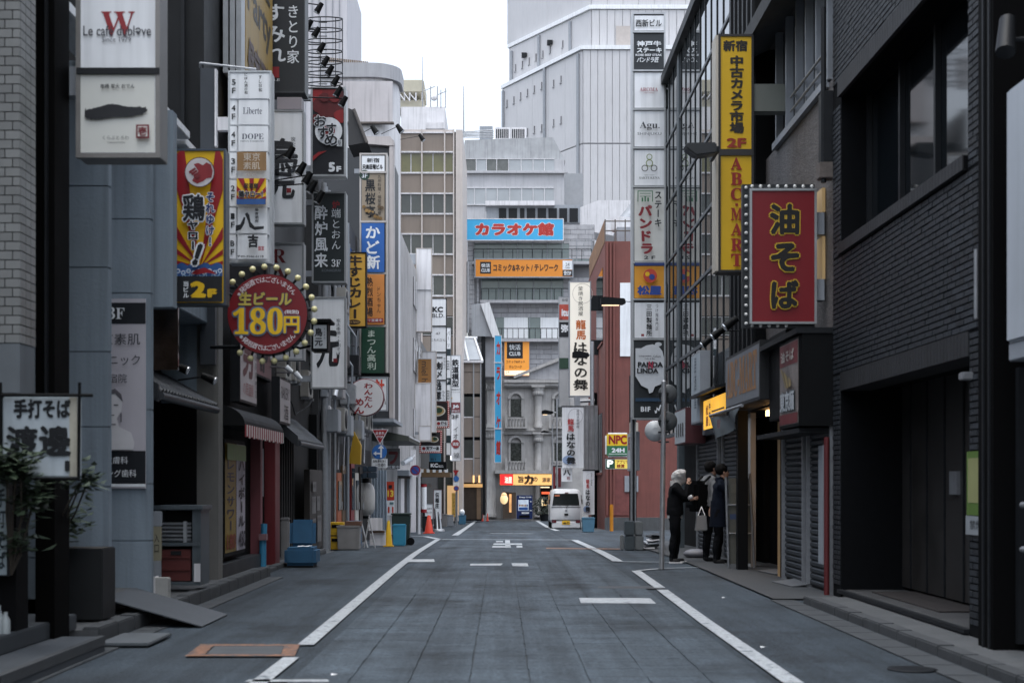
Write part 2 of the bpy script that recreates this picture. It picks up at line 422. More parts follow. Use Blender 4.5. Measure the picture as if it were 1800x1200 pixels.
paint('edge_line', [(1160, 1034), (1118, 1004)], .145)
paint('edge_line', [(1120, 1003.5), (1165, 999.5), (1292, 996)], .09)
paint('edge_line', [(1086, 987), (1010, 949.5)], .19)
paint('edge_line', [(1086, 987.5), (1225, 989)], .09)
paint('edge_line', [(980, 933), (962, 926), (942, 914)], .22)
paint('cross_line', [(776, 948), (1012, 949)], .28)
paint('cross_line', [(862, 937.5), (936, 938)], .4)
paint_quad('paint_mark', [(1018, 1052), (1143, 1052.5), (1153, 1062), (1021, 1061)])
paint_quad('paint_mark', [(827, 991.5), (884, 991), (880, 994.5), (826, 994.5)])
paint_quad('paint_mark', [(899, 990.5), (927, 990.5), (929, 996), (901, 995.5)])
paint_quad('paint_mark', [(722, 983.5), (763, 983.5), (764, 988), (716, 988.5)])
paint_quad('paint_mark', [(438, 1196.5), (576, 1196.5), (579, 1200.5), (430, 1200.5)])
for q in ([(872, 951.3), (884, 951.3), (884, 953.3), (872, 953.3)], [(868, 955.5), (917, 955.5), (918, 958), (867, 958)], [(866, 960), (898, 960), (898, 963), (865, 963)],
          [(888, 949.8), (896, 949.8), (898, 963.5), (888, 963.5)], [(908, 959.5), (918, 959.5), (918.5, 963), (908, 963)]):
    paint_quad('road_letter_stroke', q, lift=.018)
# worn orange rectangle round a patched manhole
o1, o2, o3, o4 = (352, 1134.5), (526, 1134.5), (518, 1154.5), (326, 1154.5)
paint_quad('orange_mark', [(352, 1134), (527, 1134), (526, 1137), (349, 1137)], ORANGE)
paint_quad('orange_mark', [(329, 1152), (519, 1152), (518, 1155), (325, 1155)], ORANGE)
paint_quad('orange_mark', [(349, 1137), (375, 1137), (360, 1152), (329, 1152)], ORANGE)
paint_quad('orange_mark', [(500, 1137), (526, 1137), (519, 1152), (494, 1152)], ORANGE)
paint_quad('orange_mark', [(960, 963), (1090, 964.5), (1090, 966), (960, 965)], ORANGE)
paint_quad('patched_asphalt', [(377, 1137.5), (499, 1137.5), (493, 1151.5), (362, 1151.5)], mat('asphalt_patch', (.06, .066, .074), .8, .3, 6), .012)
paint_quad('patched_asphalt', [(1052, 1031), (1160, 1031), (1166, 1036), (1050, 1034.5)], mat('asphalt_patch_wet', (.03, .033, .038), .6, .3, 6), .012)
# kerbs: single stones on each side
def kerb_run(name, x0, x1, y0, y1, h, lst, m=KERB):
    root = struct(MB().box(x0 + .02 * (1 if x1 > 0 else 0), x1 - .02 * (1 if x1 < 0 else 0), y0, y1, -.8, h - .02).build(name, CONC))
    y = y0; rr = random.Random(int(abs(x0) * 100))
    while y < y1 - .05:
        e = min(y + lst, y1); g = G((y + e) / 2)
        if x1 < 0: a, b = x1 - .16, x1
        else: a, b = x0, x0 + .16
        MB().box(a, b, y + .006, e - .006, g - .1, g + h + rr.uniform(-.006, .006)).build('kerb_stone', m, root, .012)
        y = e
    return root
kerb_run('kerb_left', -5.2, -3.56, 12.6, 21.9, .14, .6)
kerb_run('kerb_left', -5.2, -3.70, 21.9, 30, .06, .8)
kerb_run('kerb_right', 3.58, 5.2, 7.5, 16.9, .09, .6)
GUT = mat('gutter_concrete', (.040, .045, .051), .8, .3, 4, bump=.3, bscale=60)
def strip(name, x0, x1, y0, y1, m, lst, lift):
    root = struct(profile_sheet(name, JOINT, x0, x1, y0, y1, lift - .006, 1.0)); y = y0
    while y < y1 - .05:
        e = min(y + lst, y1)
        mb = MB().box(x0 + .004, x1 - .004, y + .006, e - .006, G(y) - .05, G((y + e) / 2) + lift); mb.build('gutter_slab', m, root, .006); y = e
strip('gutter_right', 3.26, 3.56, 7.5, 17.3, GUT, .6, .006)
strip('gutter_left', -3.54, -3.30, 9.5, 21.5, GUT, .6, .005)
pv = struct(profile_sheet('pavement_right', mat('pavement_slabs', (.040, .043, .047), .8, .3, 2, bump=.2), 3.3, 6, 17.3, 40, .02, 1.0))
# broken plates and bumps along the right pavement
for i, (a, b, c, e, zt) in enumerate(((1345, 1000, 1410, 1018, .05), (1372, 1022, 1440, 1036, .06))):
    x, y = gp((a + c) / 2, (b + e) / 2); w = S(c - a, y)
    mb = MB().box(x - w / 2, x + w / 2, y - .5, y + .45, .02, .035)
    o = mb.build('steel_ramp_plate', mat('ramp_plate', (.10, .105, .112), .6, .3, 5, bump=.2), None, .004)
    o.rotation_euler = (0, R(-4 - 3 * i), R(6)); o.location.z += zt * .5
    tag(o, ['worn grey ramp plate in front of the shutters', 'tilted grey ramp plate beside the end of the right kerb'][i], 'ramp plate', 'ramp plates on the right')
# manhole cover on the near right
mx, my = gp(1604, 1176)
mh = thing('manhole_cover', 'small dark iron cover set in the road near the right kerb', 'manhole cover', (mx, my, 0))
MB().cyl((mx, my, .0), (mx, my, .004), .16, n=24).build('cover', mat('iron_cover', (.03, .032, .036), .5, .4, 12, metal=.5), mh, .002)
MB().lathe((mx, my, .002), [(.165, 0), (.19, 0), (.19, .004), (.165, .004)], 24).build('rim', DARK, mh)

# ------------------------------------------------------------------ bricks helper
def brick_field(root, m, X, side, cells, face_in, single, rng, prot=.008):
    """bricks on a wall plane X facing -side; cells = (y0, y1, z0, z1) of each brick, first `single` as own parts"""
    meshes = {}; rest = MB(); n = 0
    for (y0, y1, z0, z1) in cells:
        pr = prot + rng.uniform(-.003, .004)
        key = (round(y1 - y0, 3), round(z1 - z0, 3))
        if n < single:
            if key not in meshes:
                a, b, c = key[0] / 2, key[1], .02; e = .004
                mb = MB(); f = -side
                vs = [(0, -a, 0), (0, a, 0), (0, a, b), (0, -a, b), (f * c, -a + e, e), (f * c, a - e, e), (f * c, a - e, b - e), (f * c, -a + e, b - e)]
                mb.add(vs, [(4, 5, 6, 7), (0, 1, 5, 4), (1, 2, 6, 5), (2, 3, 7, 6), (3, 0, 4, 7)])
                o = mb.build('brick_source', m); bpy.data.objects.remove(o, do_unlink=False) if False else None
                meshes[key] = o.data; COL.objects.unlink(o); bpy.data.objects.remove(o)
            # mesh origin is its bbox centre in x/y
            share('brick', meshes[key], (X - side * (pr - .02 + .01), (y0 + y1) / 2, z0), root); n += 1
        else:
            xa, xb = X + side * .01, X - side * pr; e = .004
            rest.add([(xa, y0, z0), (xa, y1, z0), (xa, y1, z1), (xa, y0, z1), (xb, y0 + e, z0 + e), (xb, y1 - e, z0 + e), (xb, y1 - e, z1 - e), (xb, y0 + e, z1 - e)],
                     [(4, 5, 6, 7), (0, 1, 5, 4), (1, 2, 6, 5), (2, 3, 7, 6), (3, 0, 4, 7)])
    if rest.v: stuff(rest.build('brick_field', m, root))

# ------------------------------------------------------------------ right: dark brick building
XR = 4.15
BRK = mat('dark_brick', (.021, .0245, .030), .5, .45, 6, bump=.5, bscale=90, rnd=.55, spec=.35)
MORT = mat('dark_mortar', (.0045, .005, .006), .9, .3, 10, spec=.1)
SOLD = mat('soldier_brick', (.014, .0145, .017), .6, .3, 8, bump=.3, rnd=.2)
BLKI = mat('dark_interior', (.004, .004, .0045), .7, .3, 2, spec=.12)
GLASSD = mat('dark_glass', (.006, .008, .010), .05, .1, 1, spec=.45, ior=1.45)
bb = thing('brick_building', 'dark brick building with a wide entrance and a long window above, right of street', 'building', (XR + 3, 15, 0))
W = MB()
W.box(XR, XR + .4, 11.9, 17.8, 2.77, 4.21); W.box(XR, XR + .4, 11.9, 17.8, 6.13, 15)
W.box(XR, XR + .4, 11.9, 12.62, -.3, 2.77); W.box(XR, XR + .4, 17.4, 17.8, -.3, 2.77)
W.box(XR, XR + .4, 11.9, 12.66, 4.21, 6.13); W.box(XR, XR + .4, 17.38, 17.8, 4.21, 6.13)
W.build('wall', MORT, bb)
MB().box(XR + .4, XR + 8, 17.4, 17.8, -.3, 15).build('end_wall', MORT, bb)
MB().box(XR + 2.4, XR + 8, 4, 17.39, -.3, 15).build('back_wall', BLKI, bb)
MB().box(XR + .4, XR + 2.4, 11.9, 17.4, 2.6, 4.2).build('floor_slab', BLKI, bb)
MB().box(XR + .4, XR + 2.4, 11.9, 17.4, 6.2, 6.4).build('floor_slab', BLKI, bb)
MB().box(XR + .02, XR + 2.4, 12.62, 17.4, .0, .12).build('entrance_floor', mat('entrance_tile', (.055, .056, .058), .5, .3, 3), bb)
MB().box(XR + .25, XR + 2.2, 14.3, 16.9, .121, .135).build('door_mat', mat('door_mat', (.02, .015, .014), .9, .4, 9), bb)
MB().box(XR - .05, XR + .02, 12.62, 17.4, .085, .125).build('threshold', DARK, bb)
MB().box(XR + .55, XR + .8, 13.6, 13.94, .16, 2.6).build('entrance_post', mat('grey_post', (.07, .078, .088), .5), bb)
ew = MB().box(XR + .75, XR + .85, 13.95, 17.4, .16, 2.6).build('entrance_wall', mat('black_stone', (.026, .024, .023), .4, .4, 3), bb)
for q in (14.4, 15.05, 15.7, 16.35, 17.0): MB().box(XR + .735, XR + .75, q, q + .03, .16, 2.6).build('panel_joint', DARK, ew)
MB().box(XR + .71, XR + .75, 15.2, 15.45, 1.3, 1.55).build('intercom', STEEL, ew)
MB().box(XR + 1.2, XR + 1.3, 12.62, 13.6, .16, 2.6).build('entrance_door', mat('brown_door', (.05, .047, .042), .5, .3, 4), bb)
MB().box(XR + 1.15, XR + 1.2, 12.9, 13.4, 1.75, 2.15).build('notice_board', mat('beige_notice', (.20, .17, .11), .6), bb)
rng = random.Random(11); cells = []
RH, RL = .0615, .235
def course(z, y0, y1, r):
    y = y0 - (r % 2) * RL / 2
    while y < y1:
        a, b = max(y, y0), min(y + RL, y1)
        if b - a > .03: cells.append((a + .004, b - .004, z + .004, z + RH - .004))
        y += RL
r = 0; z = 2.775
while z + RH < 4.205: course(z, 11.92, 17.8, r); z += RH; r += 1
z = .17
while z + RH < 2.77: course(z, 11.92, 12.6, r); course(z, 17.42, 17.8, r); z += RH; r += 1
z = 4.215
while z + RH < 6.12: course(z, 11.92, 12.64, r); course(z, 17.40, 17.8, r); z += RH; r += 1
z = 6.36
while z + RH < 8.6: course(z, 11.92, 17.8, r); z += RH; r += 1
vis = [c for c in cells if H + 0 <= 99]
def size_key(c): return -((c[1] - c[0]) * XR / ((c[0] + c[1]) / 2) ** 2) if (VY - (c[2] - H) / c[0] * K) > 0 and c[2] > .1 else 0
cells.sort(key=size_key)
brick_field(bb, BRK, XR, 1, cells, None, 285, rng)
def soldier(name, y0, y1, z0, z1, prot, n):
    g = MB(); w = (y1 - y0) / n
    root = MB().box(XR - prot + .012, XR + .38, y0, y1, z0 + .004, z1 - .004).build(name, MORT, bb)
    for i in range(n):
        MB().box(XR - prot, XR + .36, y0 + i * w + .004, y0 + (i + 1) * w - .004, z0, z1).build('soldier_brick', SOLD, root)
soldier('sill_course', 12.66, 17.38, 4.21, 4.34, .05, 48)
soldier('lintel_course', 12.62, 17.4, 2.55, 2.77, .012, 48)
soldier('window_head', 12.66, 17.38, 6.13, 6.35, .05, 48)
wn_ = MB().box(XR + .36, XR + .38, 12.66, 17.38, 4.34, 6.13).build('window', GLASSD, bb)
for yy in (12.7, 13.05, 13.4, 14.6, 15.9, 17.3):
    MB().box(XR + .30, XR + .358, yy, yy + .06, 4.34, 6.13).build('mullion', DARK, wn_)
MB().box(XR + .30, XR + .357, 12.66, 17.38, 4.345, 4.40).build('window_rail', DARK, wn_)
MB().cyl((XR - .03, 12.35, 2.85), (XR - .03, 12.35, 3.45), .02).build('conduit', STEEL, bb)
wlamp = MB().box(XR - .1, XR, 12.5, 12.62, 2.33, 2.40); wlamp.build('wall_lamp', STEEL, bb, .01)
nb = Board(bb, X=XR - .012, side=1); nb.lay = .01
nb.panel((12.62, 1.70, 12.05, 1.14), ink('55702f'), 'notice_poster'); nb.panel((12.58, 1.64, 12.30, 1.25), ink('8f9062'), 'notice_poster')
nb.panel((12.26, 1.66, 12.10, 1.30), ink('84907c'), 'notice_poster'); nb.panel((12.62, 1.135, 12.05, .97), ink('8d9296'), 'notice_poster')
nb.text('禁煙', (12.5, 1.10, 12.2, 1.02), ink('1a2026'), name='lettering')
# black corner pillar and pipes at the near end
bp = thing('black_pillar', 'black metal-clad corner pillar at the near end of the dark brick building', 'pillar', (4.1, 11.7, 0))
MB().box(3.98, 5.2, 11.52, 11.88, -.2, 12).build('cladding', mat('matt_black', (.002, .002, .0023), .7, spec=.08), bp)
for q in (11.58, 11.72): MB().box(3.965, 3.98, q, q + .03, -.2, 12).build('seam_rib', DARK, bp)
# dark shopfront nearest on the right with a grey fascia board
sf = thing('shopfront', 'dark glazed shopfront at the right edge with steel door handles', 'shopfront', (4.6, 8.5, 0))
MB().box(4.3, 8, 3, 11.5, -.2, 14).build('wall', BLKI, sf)
gl = MB().box(4.2, 4.22, 8.4, 11.4, .2, 2.4).build('door_glass', GLASSD, sf)
for q in (8.4, 9.9, 11.42): MB().box(4.15, 4.28, q, q + .07, .13, 2.35).build('door_frame', DARK, sf)
for zz in (.9, 1.25): MB().cyl((4.1, 11.2, zz), (4.1, 11.0, zz), .025).build('handle', STEEL, gl)
fb = thing('fascia_board', 'large plain light grey fascia sign board cut off by the right edge', 'sign', (4, 9.5, 2.5))
MB().box(3.92, 4.28, 7.5, 11.0, 2.36, 2.5).build('bottom_rail', GREYP, fb, .01)
MB().box(3.9, 4.28, 7.5, 11.0, 2.5, 4.45).build('panel', mat('fascia_grey', (.42, .45, .49), .45, .1, 1, streak=.1), fb, .02)
sl_ = thing('spotlight', 'dark spotlight on the wall above the grey fascia board at the right edge', 'spotlight', (3.95, 10.9, 4.6))
MB().cyl((3.93, 11.05, 5.02), (3.86, 10.9, 4.72), .06, .075, 12).build('head', DARK, sl_); MB().cyl((4.2, 11.0, 4.85), (3.9, 11.0, 4.85), .02).build('arm', DARK, sl_)

# ------------------------------------------------------------------ right: concrete building with the tall window band
PT = mat('pebbled_tile', (.12, .108, .104), .55, .4, 6, bump=1.0, bscale=38, streak=.25, speck=.35)
cb = thing('tiled_building', 'pale rough-tiled building with a projecting window band next to dark brick one', 'building', (7, 20, 0))
C = MB(); C.box(XR + .05, 12, 17.82, 22.6, 3.2, 6.55); C.box(XR + .05, 12, 17.82, 22.6, 8.3, 16); C.box(XR + .5, 12, 17.82, 22.6, -.5, 3.2)
C.build('wall', PT, cb)
MB().box(XR + .45, 12, 17.82, 22.6, 6.55, 8.3).build('recess_wall', BLKI, cb)
ev = MB().prism([(3.70, 8.05), (XR + .1, 8.30), (XR + .1, 8.62), (3.68, 8.25)], 'y', 17.9, 23.2).build('eave', CONC, cb)
wb = MB().box(XR + .14, XR + .16, 18.3, 21.7, 6.62, 8.25).build('window', GLASSD, cb)
for yy in (18.25, 18.9, 19.55, 20.2, 20.9, 21.66): MB().box(XR + .03, XR + .138, yy, yy + .07, 6.56, 8.28).build('mullion', GREYP, wb)
MB().box(XR - .02, XR + .137, 18.25, 21.75, 6.5, 6.6).build('window_sill', GREYP, wb)
for zz in (6.75, 6.95): MB().cyl((XR + .0, 18.3, zz), (XR + .0, 20.4, zz), .018).build('guard_rail', STEEL, wb)
cur = mat('yellow_curtain', (.30, .26, .10), .8, .3, 8)
for a, b in ((19.0, 19.5), (18.35, 18.6)): MB().box(XR + .2, XR + .22, a, b, 6.65, 8.2).build('curtain', cur, wb)
lw = emit('warm_window', (.5, .34, .16), .08)
for (a, b, c, e) in ((1436, 330, 1448, 372), (1436, 415, 1448, 490)):
    y0 = DX(c, XR + .02); y1 = DX(a, XR + .02)
    f = MB().box(XR + .0, XR + .04, y0, y1, WZ(e, y0), WZ(b, y0)).build('lit_window', lw, cb)
dp = thing('downpipe_box', 'dark drain boxes and pipe at the joint beside dark brick building', 'drainpipe', (XR - .1, 17.95, 5.2))
MB().box(XR - .12, XR + .1, 17.86, 18.1, 5.45, 6.35).build('box', DARK, dp, .01); MB().cyl((XR - .1, 17.9, 5.2), (XR - .1, 17.9, 7.4), .035).build('pipe', DARK, dp)
MB().box(XR - .16, XR + .05, 17.84, 18.05, 5.25, 5.45).build('box', RUST, dp, .01)
db = thing('narrow_black_building', 'narrow black building behind the yellow signs on the right', 'building', (8, 24, 0))
MB().box(XR - .12, 12, 22.62, 25.2, 3.2, 16).build('wall', BLACK, db)
for i in range(6): MB().box(XR - .16, XR - .12, 22.7 + i * .42, 22.8 + i * .42, 3.3, 16).build('rib', DARK, db)
MB().box(XR + .6, 12, 22.62, 25.2, -.5, 3.2).build('lower_wall', BLKI, db)

# ------------------------------------------------------------------ right: glass building
GL = mat('mirror_glass', (.03, .036, .04), .012, .05, 1, spec=1.0, ior=2.6)
gb = thing('glass_building', 'glass curtain wall building mirroring the tall column of signs', 'building', (8, 30, 0))
GZ = 11.5
MB().box(XR + .14, 13, 25.22, 36.2, 2.6, GZ - .05).build('core', mat('dark_core', (.03, .034, .04), .7), gb)
ys = [25.22 + i * (36.2 - 25.22) / 14 for i in range(15)]; zs = [2.6, 4.3, 5.7, 6.95, 8.4, 9.98, GZ]
for i in range(14):
    for k in range(6):
        MB().box(XR + .03, XR + .05, ys[i] + .02, ys[i + 1] - .02, zs[k] + .02, zs[k + 1] - .02).build('pane', GL, gb)
for y in ys: MB().box(XR + .012, XR + .12, y - .022, y + .022, 2.6, GZ).build('mullion', DARK, gb)
for z in zs[:-1]: MB().box(XR + .005, XR + .11, 25.22, 36.25, z - .035, z + .035).build('transom', mat('transom_grey', (.09, .10, .11), .45, metal=.4), gb)
MB().box(XR - .12, XR + .4, 25.2, 36.3, GZ, GZ + .22).build('parapet', DARK, gb)
MB().box(XR - .01, XR + .13, 33.3, 33.6, -1, GZ).build('corner_column', mat('teal_grey', (.06, .075, .085), .5), gb)
MB().box(XR + .5, 13, 25.22, 36.2, -1, 2.6).build('lower_wall', BLKI, gb)
# ground-floor shops on the right
SHUT = mat('shutter_steel', (.045, .053, .062), .45, .2, 6, metal=.5, streak=.2)
def shutter(label, y0, y1, z1, X):
    root = thing('roller_shutter', label, 'shutter', (X, (y0 + y1) / 2, 0), 'shutters on the right')
    MB().box(X + .05, X + .07, y0, y1, G(y0) + .02, z1).build('backing', DARK, root)
    n = int((z1 - G(y0) - .05) / .085)
    src = MB().prism([(0, 0), (-.028, .02), (-.028, .06), (0, .08)], 'y', 0, y1 - y0 - .12).build('slat_source', SHUT); me = src.data; COL.objects.unlink(src); bpy.data.objects.remove(src)
    for i in range(n): share('slat', me, (X + .034, (y0 + y1) / 2, G(y0) + .05 + i * .085), root)
    for q in (y0, y1 - .06): MB().box(X - .02, X + .05, q, q + .06, G(y0), z1).build('guide_rail', STEEL, root)
    MB().box(X - .08, X + .25, y0, y1, z1, z1 + .3).build('shutter_box', GREYP, root, .01)
shutter('grey roller shutter next to dark brick building', 17.9, 19.3, 2.45, XR)
shutter('grey roller shutter second from the dark brick building', 19.45, 20.9, 2.45, XR - .02)
shutter('dark roller shutter beside the hooded person', 27.6, 30.6, 2.4, XR + .05)
shutter('half-hidden roller shutter behind the man with backpack', 25.4, 27.4, 2.4, XR + .1)
bay = thing('shop_bay', 'open shop bay with warm light behind black pole', 'shop bay', (4.4, 22.4, 0))
MB().box(XR + .02, XR + .6, 21.0, 21.3, -.1, 2.9).build('side_wall', mat('shop_side', (.015, .014, .013), .7, spec=.2), bay)
MB().box(XR + .95, XR + 1.05, 21.3, 25.2, -.1, 2.9).build('back_wall', mat('shop_wood', (.035, .024, .016), .6), bay)
MB().box(XR - .05, XR + 1, 21.0, 25.2, 2.6, 2.9).build('ceiling', BLKI, bay)
wl_ = MB().box(XR + .1, XR + .3, 21.6, 22.9, 2.5, 2.59).build('ceiling_lamp', emit('warm_lamp', (1, .55, .2), 4), bay)
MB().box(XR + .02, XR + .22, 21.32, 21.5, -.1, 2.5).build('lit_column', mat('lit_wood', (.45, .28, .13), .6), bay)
MB().box(XR + .03, XR + .12, 23.9, 24.4, -.1, 2.6).build('white_post', mat('white_post', (.5, .5, .5), .6), bay)
rb_ = thing('red_post', 'slim red post beside the near shutter', 'post', (XR - .06, 17.85, 0))
MB().cyl((XR - .07, 17.86, 0), (XR - .07, 17.86, 2.0), .035).build('post', mat('red_post', (.09, .008, .010), .6), rb_); MB().box(XR - .1, XR + .0, 17.95, 18.2, .4, 1.9).build('leaflet_rack', GREYP, rb_)
# ------------------------------------------------------------------ red-brown building and cross street on the right
RED = mat('red_brown_render', (.175, .058, .048), .75, .2, 1.2, bump=.2, streak=.22)
d6 = 63.6
rbld = thing('red_building', 'red-brown rendered building standing past the cross street', 'building', (8, 66, G(63)))
x6 = WX(1064, d6)
MB().box(x6, 16, d6, 76, -1, WZ(424, d6)).build('wall', RED, rbld)
for px in (1066, 1072, 1078): MB().fbox(px, 424, px + 3, 905, d6 - .12, .12).build('pilaster', RED, rbld)
MB().box(x6 - .03, 16, d6 - .14, d6, -2, WZ(910, d6)).build('plinth', CONC, rbld)
for (a, b, c, e) in ((1049, 470, 1060, 600), (1047, 725, 1059, 830)):
    y1 = DX(a, x6); y0 = DX(c, x6)
    f = MB().box(x6 - .02, x6 + .05, y0, y1, WZ(e, y0), WZ(b, y0)).build('window', GLASSD, rbld); MB().box(x6 - .07, x6 - .02, y0, y1, WZ(e, y0) - .1, WZ(e, y0)).build('window_sill', RED, f)
MB().fbox(1090, 497, 1150, 626, d6 - .06, .05).build('white_board', WHITE, rbld)
f6 = MB()
for i in range(9): f6.cyl((x6 + i * .45, d6 + .1, WZ(424, d6)), (x6 + i * .45, d6 + .1, WZ(385, d6)), .03)
for zz in (388, 405): f6.cyl((x6, d6 + .1, WZ(zz, d6)), (x6 + 3.8, d6 + .1, WZ(zz, d6)), .03)
f6.build('roof_railing', RUST, rbld)
MB().box(x6 - .02, x6 + .03, d6 + .2, 75, WZ(424, d6), WZ(385, d6)).build('roof_fence', mat('rusty_fence', (.24, .13, .07), .8, .4, 2), rbld)
MB().box(x6 + .6, x6 + 3, d6 + 1, d6 + 3, WZ(424, d6), WZ(392, d6)).build('roof_unit', GREYP, rbld)
MB().cyl((x6 + .9, d6 + 2, WZ(392, d6)), (x6 + .9, d6 + 2, WZ(370, d6)), .5, n=14).build('vent_drum', WHITE2, rbld)
MB().cyl((x6 + 1.0, d6 + 2.5, WZ(384, d6)), (x6 + 2.2, d6 + 2.5, WZ(325, d6)), .55, n=4).build('duct', STEEL, rbld)
door = MB().fbox(1073, 833, 1106, 905, d6 - .04, .03).build('steel_door', mat('red_door', (.17, .05, .045), .6, .3, 4, streak=.3), rbld); MB().fbox(1098, 836, 1122, 864, d6 - .1, .06).build('louvre', GREYP, rbld)
pk = thing('parking_wall', 'low concrete wall with blue graffiti beside the tall grey sign pole', 'wall', (6, 60, G(60)))
MB().box(WX(1066, 61), WX(1165, 61), 61, 61.2, G(61) - .5, WZ(905, 61) - .1).build('wall', CONC, pk)
# ------------------------------------------------------------------ end of the street: karaoke building with an ornate lower front
dE = 110.0
STONE = mat('grey_cladding', (.37, .37, .39), .7, .18, 1.5, streak=.2, rnd=.08)
ORN = mat('ornate_grey_stone', (.40, .39, .385), .75, .22, 1.4, bump=.15, streak=.25)
ke = thing('corner_building', 'stone-clad building closing the street, ornate columns below and blue banner above', 'building', (2, dE + 4, G(dE)))
MB().fbox(822, 395, 1045, 660, dE, 12).build('upper_wall', mat('cladding_joint', (.19, .19, .20), .8), ke)
MB().fbox(850, 660, 1060, 915, dE, 12).build('lower_wall', ORN, ke)
GLZ = mat('balcony_glass', (.16, .20, .20), .12, .2, .6, spec=.6)
blocks = MB(); single = 0
rng = random.Random(5)
def clad(px0, py0, px1, py1, bw=26, bh=8.5):
    global single
    y = py0; r = 0
    while y < py1 - 2:
        x = px0 - (r % 2) * bw / 2
        while x < px1:
            a, b = max(x, px0), min(x + bw, px1); e = min(y + bh, py1)
            if b - a > 2:
                p = .05 + rng.uniform(-.01, .01)
                if single < 250:
                    MB().fbox(a + .35, y + .35, b - .35, e - .35, dE - p, p + .02).build('cladding_stone', STONE, ke); single += 1
                else: blocks.fbox(a + .35, y + .35, b - .35, e - .35, dE - p, p + .02)
            x += bw
        y += bh; r += 1
for q in ((822, 424, 834, 580), (1000, 424, 1042, 455), (834, 424, 1042, 428), (838, 488, 842, 560), (855, 532, 1000, 550), (855, 550, 1000, 558), (930, 597, 985, 662), (990, 488, 1040, 600), (815, 395, 1045, 400), (990, 395, 1045, 424), (840, 597, 888, 662)): clad(*q)
if blocks.v: stuff(blocks.build('cladding_rest', STONE, ke))
def balcony(px0, px1, pt, pm, pb, n, tag_):
    wd = MB().fbox(px0, pt, px1, pb, dE - .02, .02).build('glazing', GLZ, ke)
    for i in range(n + 1):
        x = px0 + (px1 - px0) * i / n; MB().fbox(x - .6, pt, x + .6, pb, dE - .08, .06).build('mullion', GREYP, wd)
    rl = MB(); 
    for i in range(13):
        x = px0 + (px1 - px0) * i / 12; rl.cyl(P(x, pm, dE - .7), P(x, pb, dE - .7), .025, n=5)
    rl.cyl(P(px0, pm, dE - .7), P(px1, pm, dE - .7), .035, n=5); rl.build('railing', DARK, ke)
    MB().fbox(px0 - 2, pb, px1 + 3, pb + 5, dE - .75, .75).build('balcony_slab', STONE, ke)
balcony(832, 1040, 420, 438, 459, 8, 0); balcony(846, 1000, 488, 507, 527, 5, 0); balcony(872, 990, 556, 577, 595, 4, 0)
for (a, c) in ((886, 928), (950, 985)): MB().fbox(a, 558, c, 594, dE - .10, .07).build('white_panel', WHITE, ke)
# ornate lower front: cornices, columns with capitals, arched windows, balustrades
for (a, b, c, e, p) in ((886, 667, 1000, 672, .6), (886, 672, 1000, 678, .45), (886, 752, 1000, 757, .35), (886, 757, 1000, 763, .25), (870, 826, 1000, 832, .9)):
    MB().fbox(a, b, c, e, dE - p, p).build('cornice', ORN, ke)
dt = MB()
for i in range(42): dt.fbox(887 + i * 2.7, 678, 888.4 + i * 2.7, 681, dE - .35, .3)
dt.build('dentils', ORN, ke)
def column(px, r, top, bot, mid=None):
    c = P(px, bot, dE - .25); k = S(1, dE); h = (bot - top) * k
    col = MB().lathe(c, [(r * 1.15 * k, 0), (r * 1.15 * k, .25), (r * k, .32), (r * .9 * k, h - 1.0), (r * .95 * k, h - .95), (r * 1.05 * k, h - .7), (r * 1.5 * k, h - .12), (r * 1.6 * k, h)], 18).build('column', ORN, ke)
    lf = MB()
    for i in range(9):
        a = math.pi * (1 + i / 8.0); lf.ball((c.x + r * 1.2 * k * math.cos(a), c.y + r * 1.2 * k * math.sin(a), c.z + h - .45), .16, 6, .7, .7, 1.4)
    lf.build('capital_leaf', ORN, col)
    MB().box(c.x - r * 1.7 * k, c.x + r * 1.7 * k, c.y - r * 1.7 * k, c.y + .3, c.z + h, c.z + h + .15).build('abacus', ORN, col)
column(864, 7.5, 672, 752); column(864, 8.0, 757, 908); column(946, 7, 681, 752); column(946, 6, 763, 826); column(946, 7, 832, 908)
for cx in (907, 985):
    for top, sill, bal in ((687, 732, 750), (764, 810, 826)):
        if cx > 950: cx = 984
        w = MB().fbox(cx - 9.5, top + 14, cx + 9.5, sill, dE - .04, .04).build('window', mat('leaded_glass', (.03, .035, .03), .25, .6, 5, bump=.5, bscale=20), ke)
        fr = MB(); fr.fbox(cx - 13, top + 14, cx - 9.5, sill, dE - .16, .16); fr.fbox(cx + 9.5, top + 14, cx + 13, sill, dE - .16, .16); fr.build('window_frame', ORN, w)
        ar = MB(); pts = []
        for i in range(13):
            a = math.pi * i / 12; pts.append((WX(cx + 14 * math.cos(a), dE), WZ(top + 14 - 13 * math.sin(a), dE)))
        for i in range(12, -1, -1):
            a = math.pi * i / 12; pts.append((WX(cx + 9.5 * math.cos(a), dE), WZ(top + 14 - 9 * math.sin(a), dE)))
        ar.prism(pts, 'y', dE - .25, dE).build('arch', ORN, w)
        bl = MB()
        for i in range(7):
            q = cx - 16 + i * 5.3; c = P(q, bal, dE - .55); k = S(1, dE)
            bl.lathe(c, [(.05, 0), (.1, .15), (.06, .45), (.05, .62)], 8)
        bl.fbox(cx - 19, bal - 16, cx + 19, bal - 14, dE - .7, .3); bl.fbox(cx - 19, bal, cx + 19, bal + 2.5, dE - .75, .75)
        for q in (-19, 16): bl.fbox(cx + q, bal - 22, cx + q + 4, bal, dE - .72, .32)
        bl.build('balustrade', ORN, ke)
pd = MB().prism([(WX(905, dE), WZ(667, dE)), (WX(1000, dE), WZ(667, dE)), (WX(1000, dE), WZ(633, dE)), (WX(985, dE), WZ(633, dE))], 'y', dE - .3, dE).build('pediment', STONE, ke)
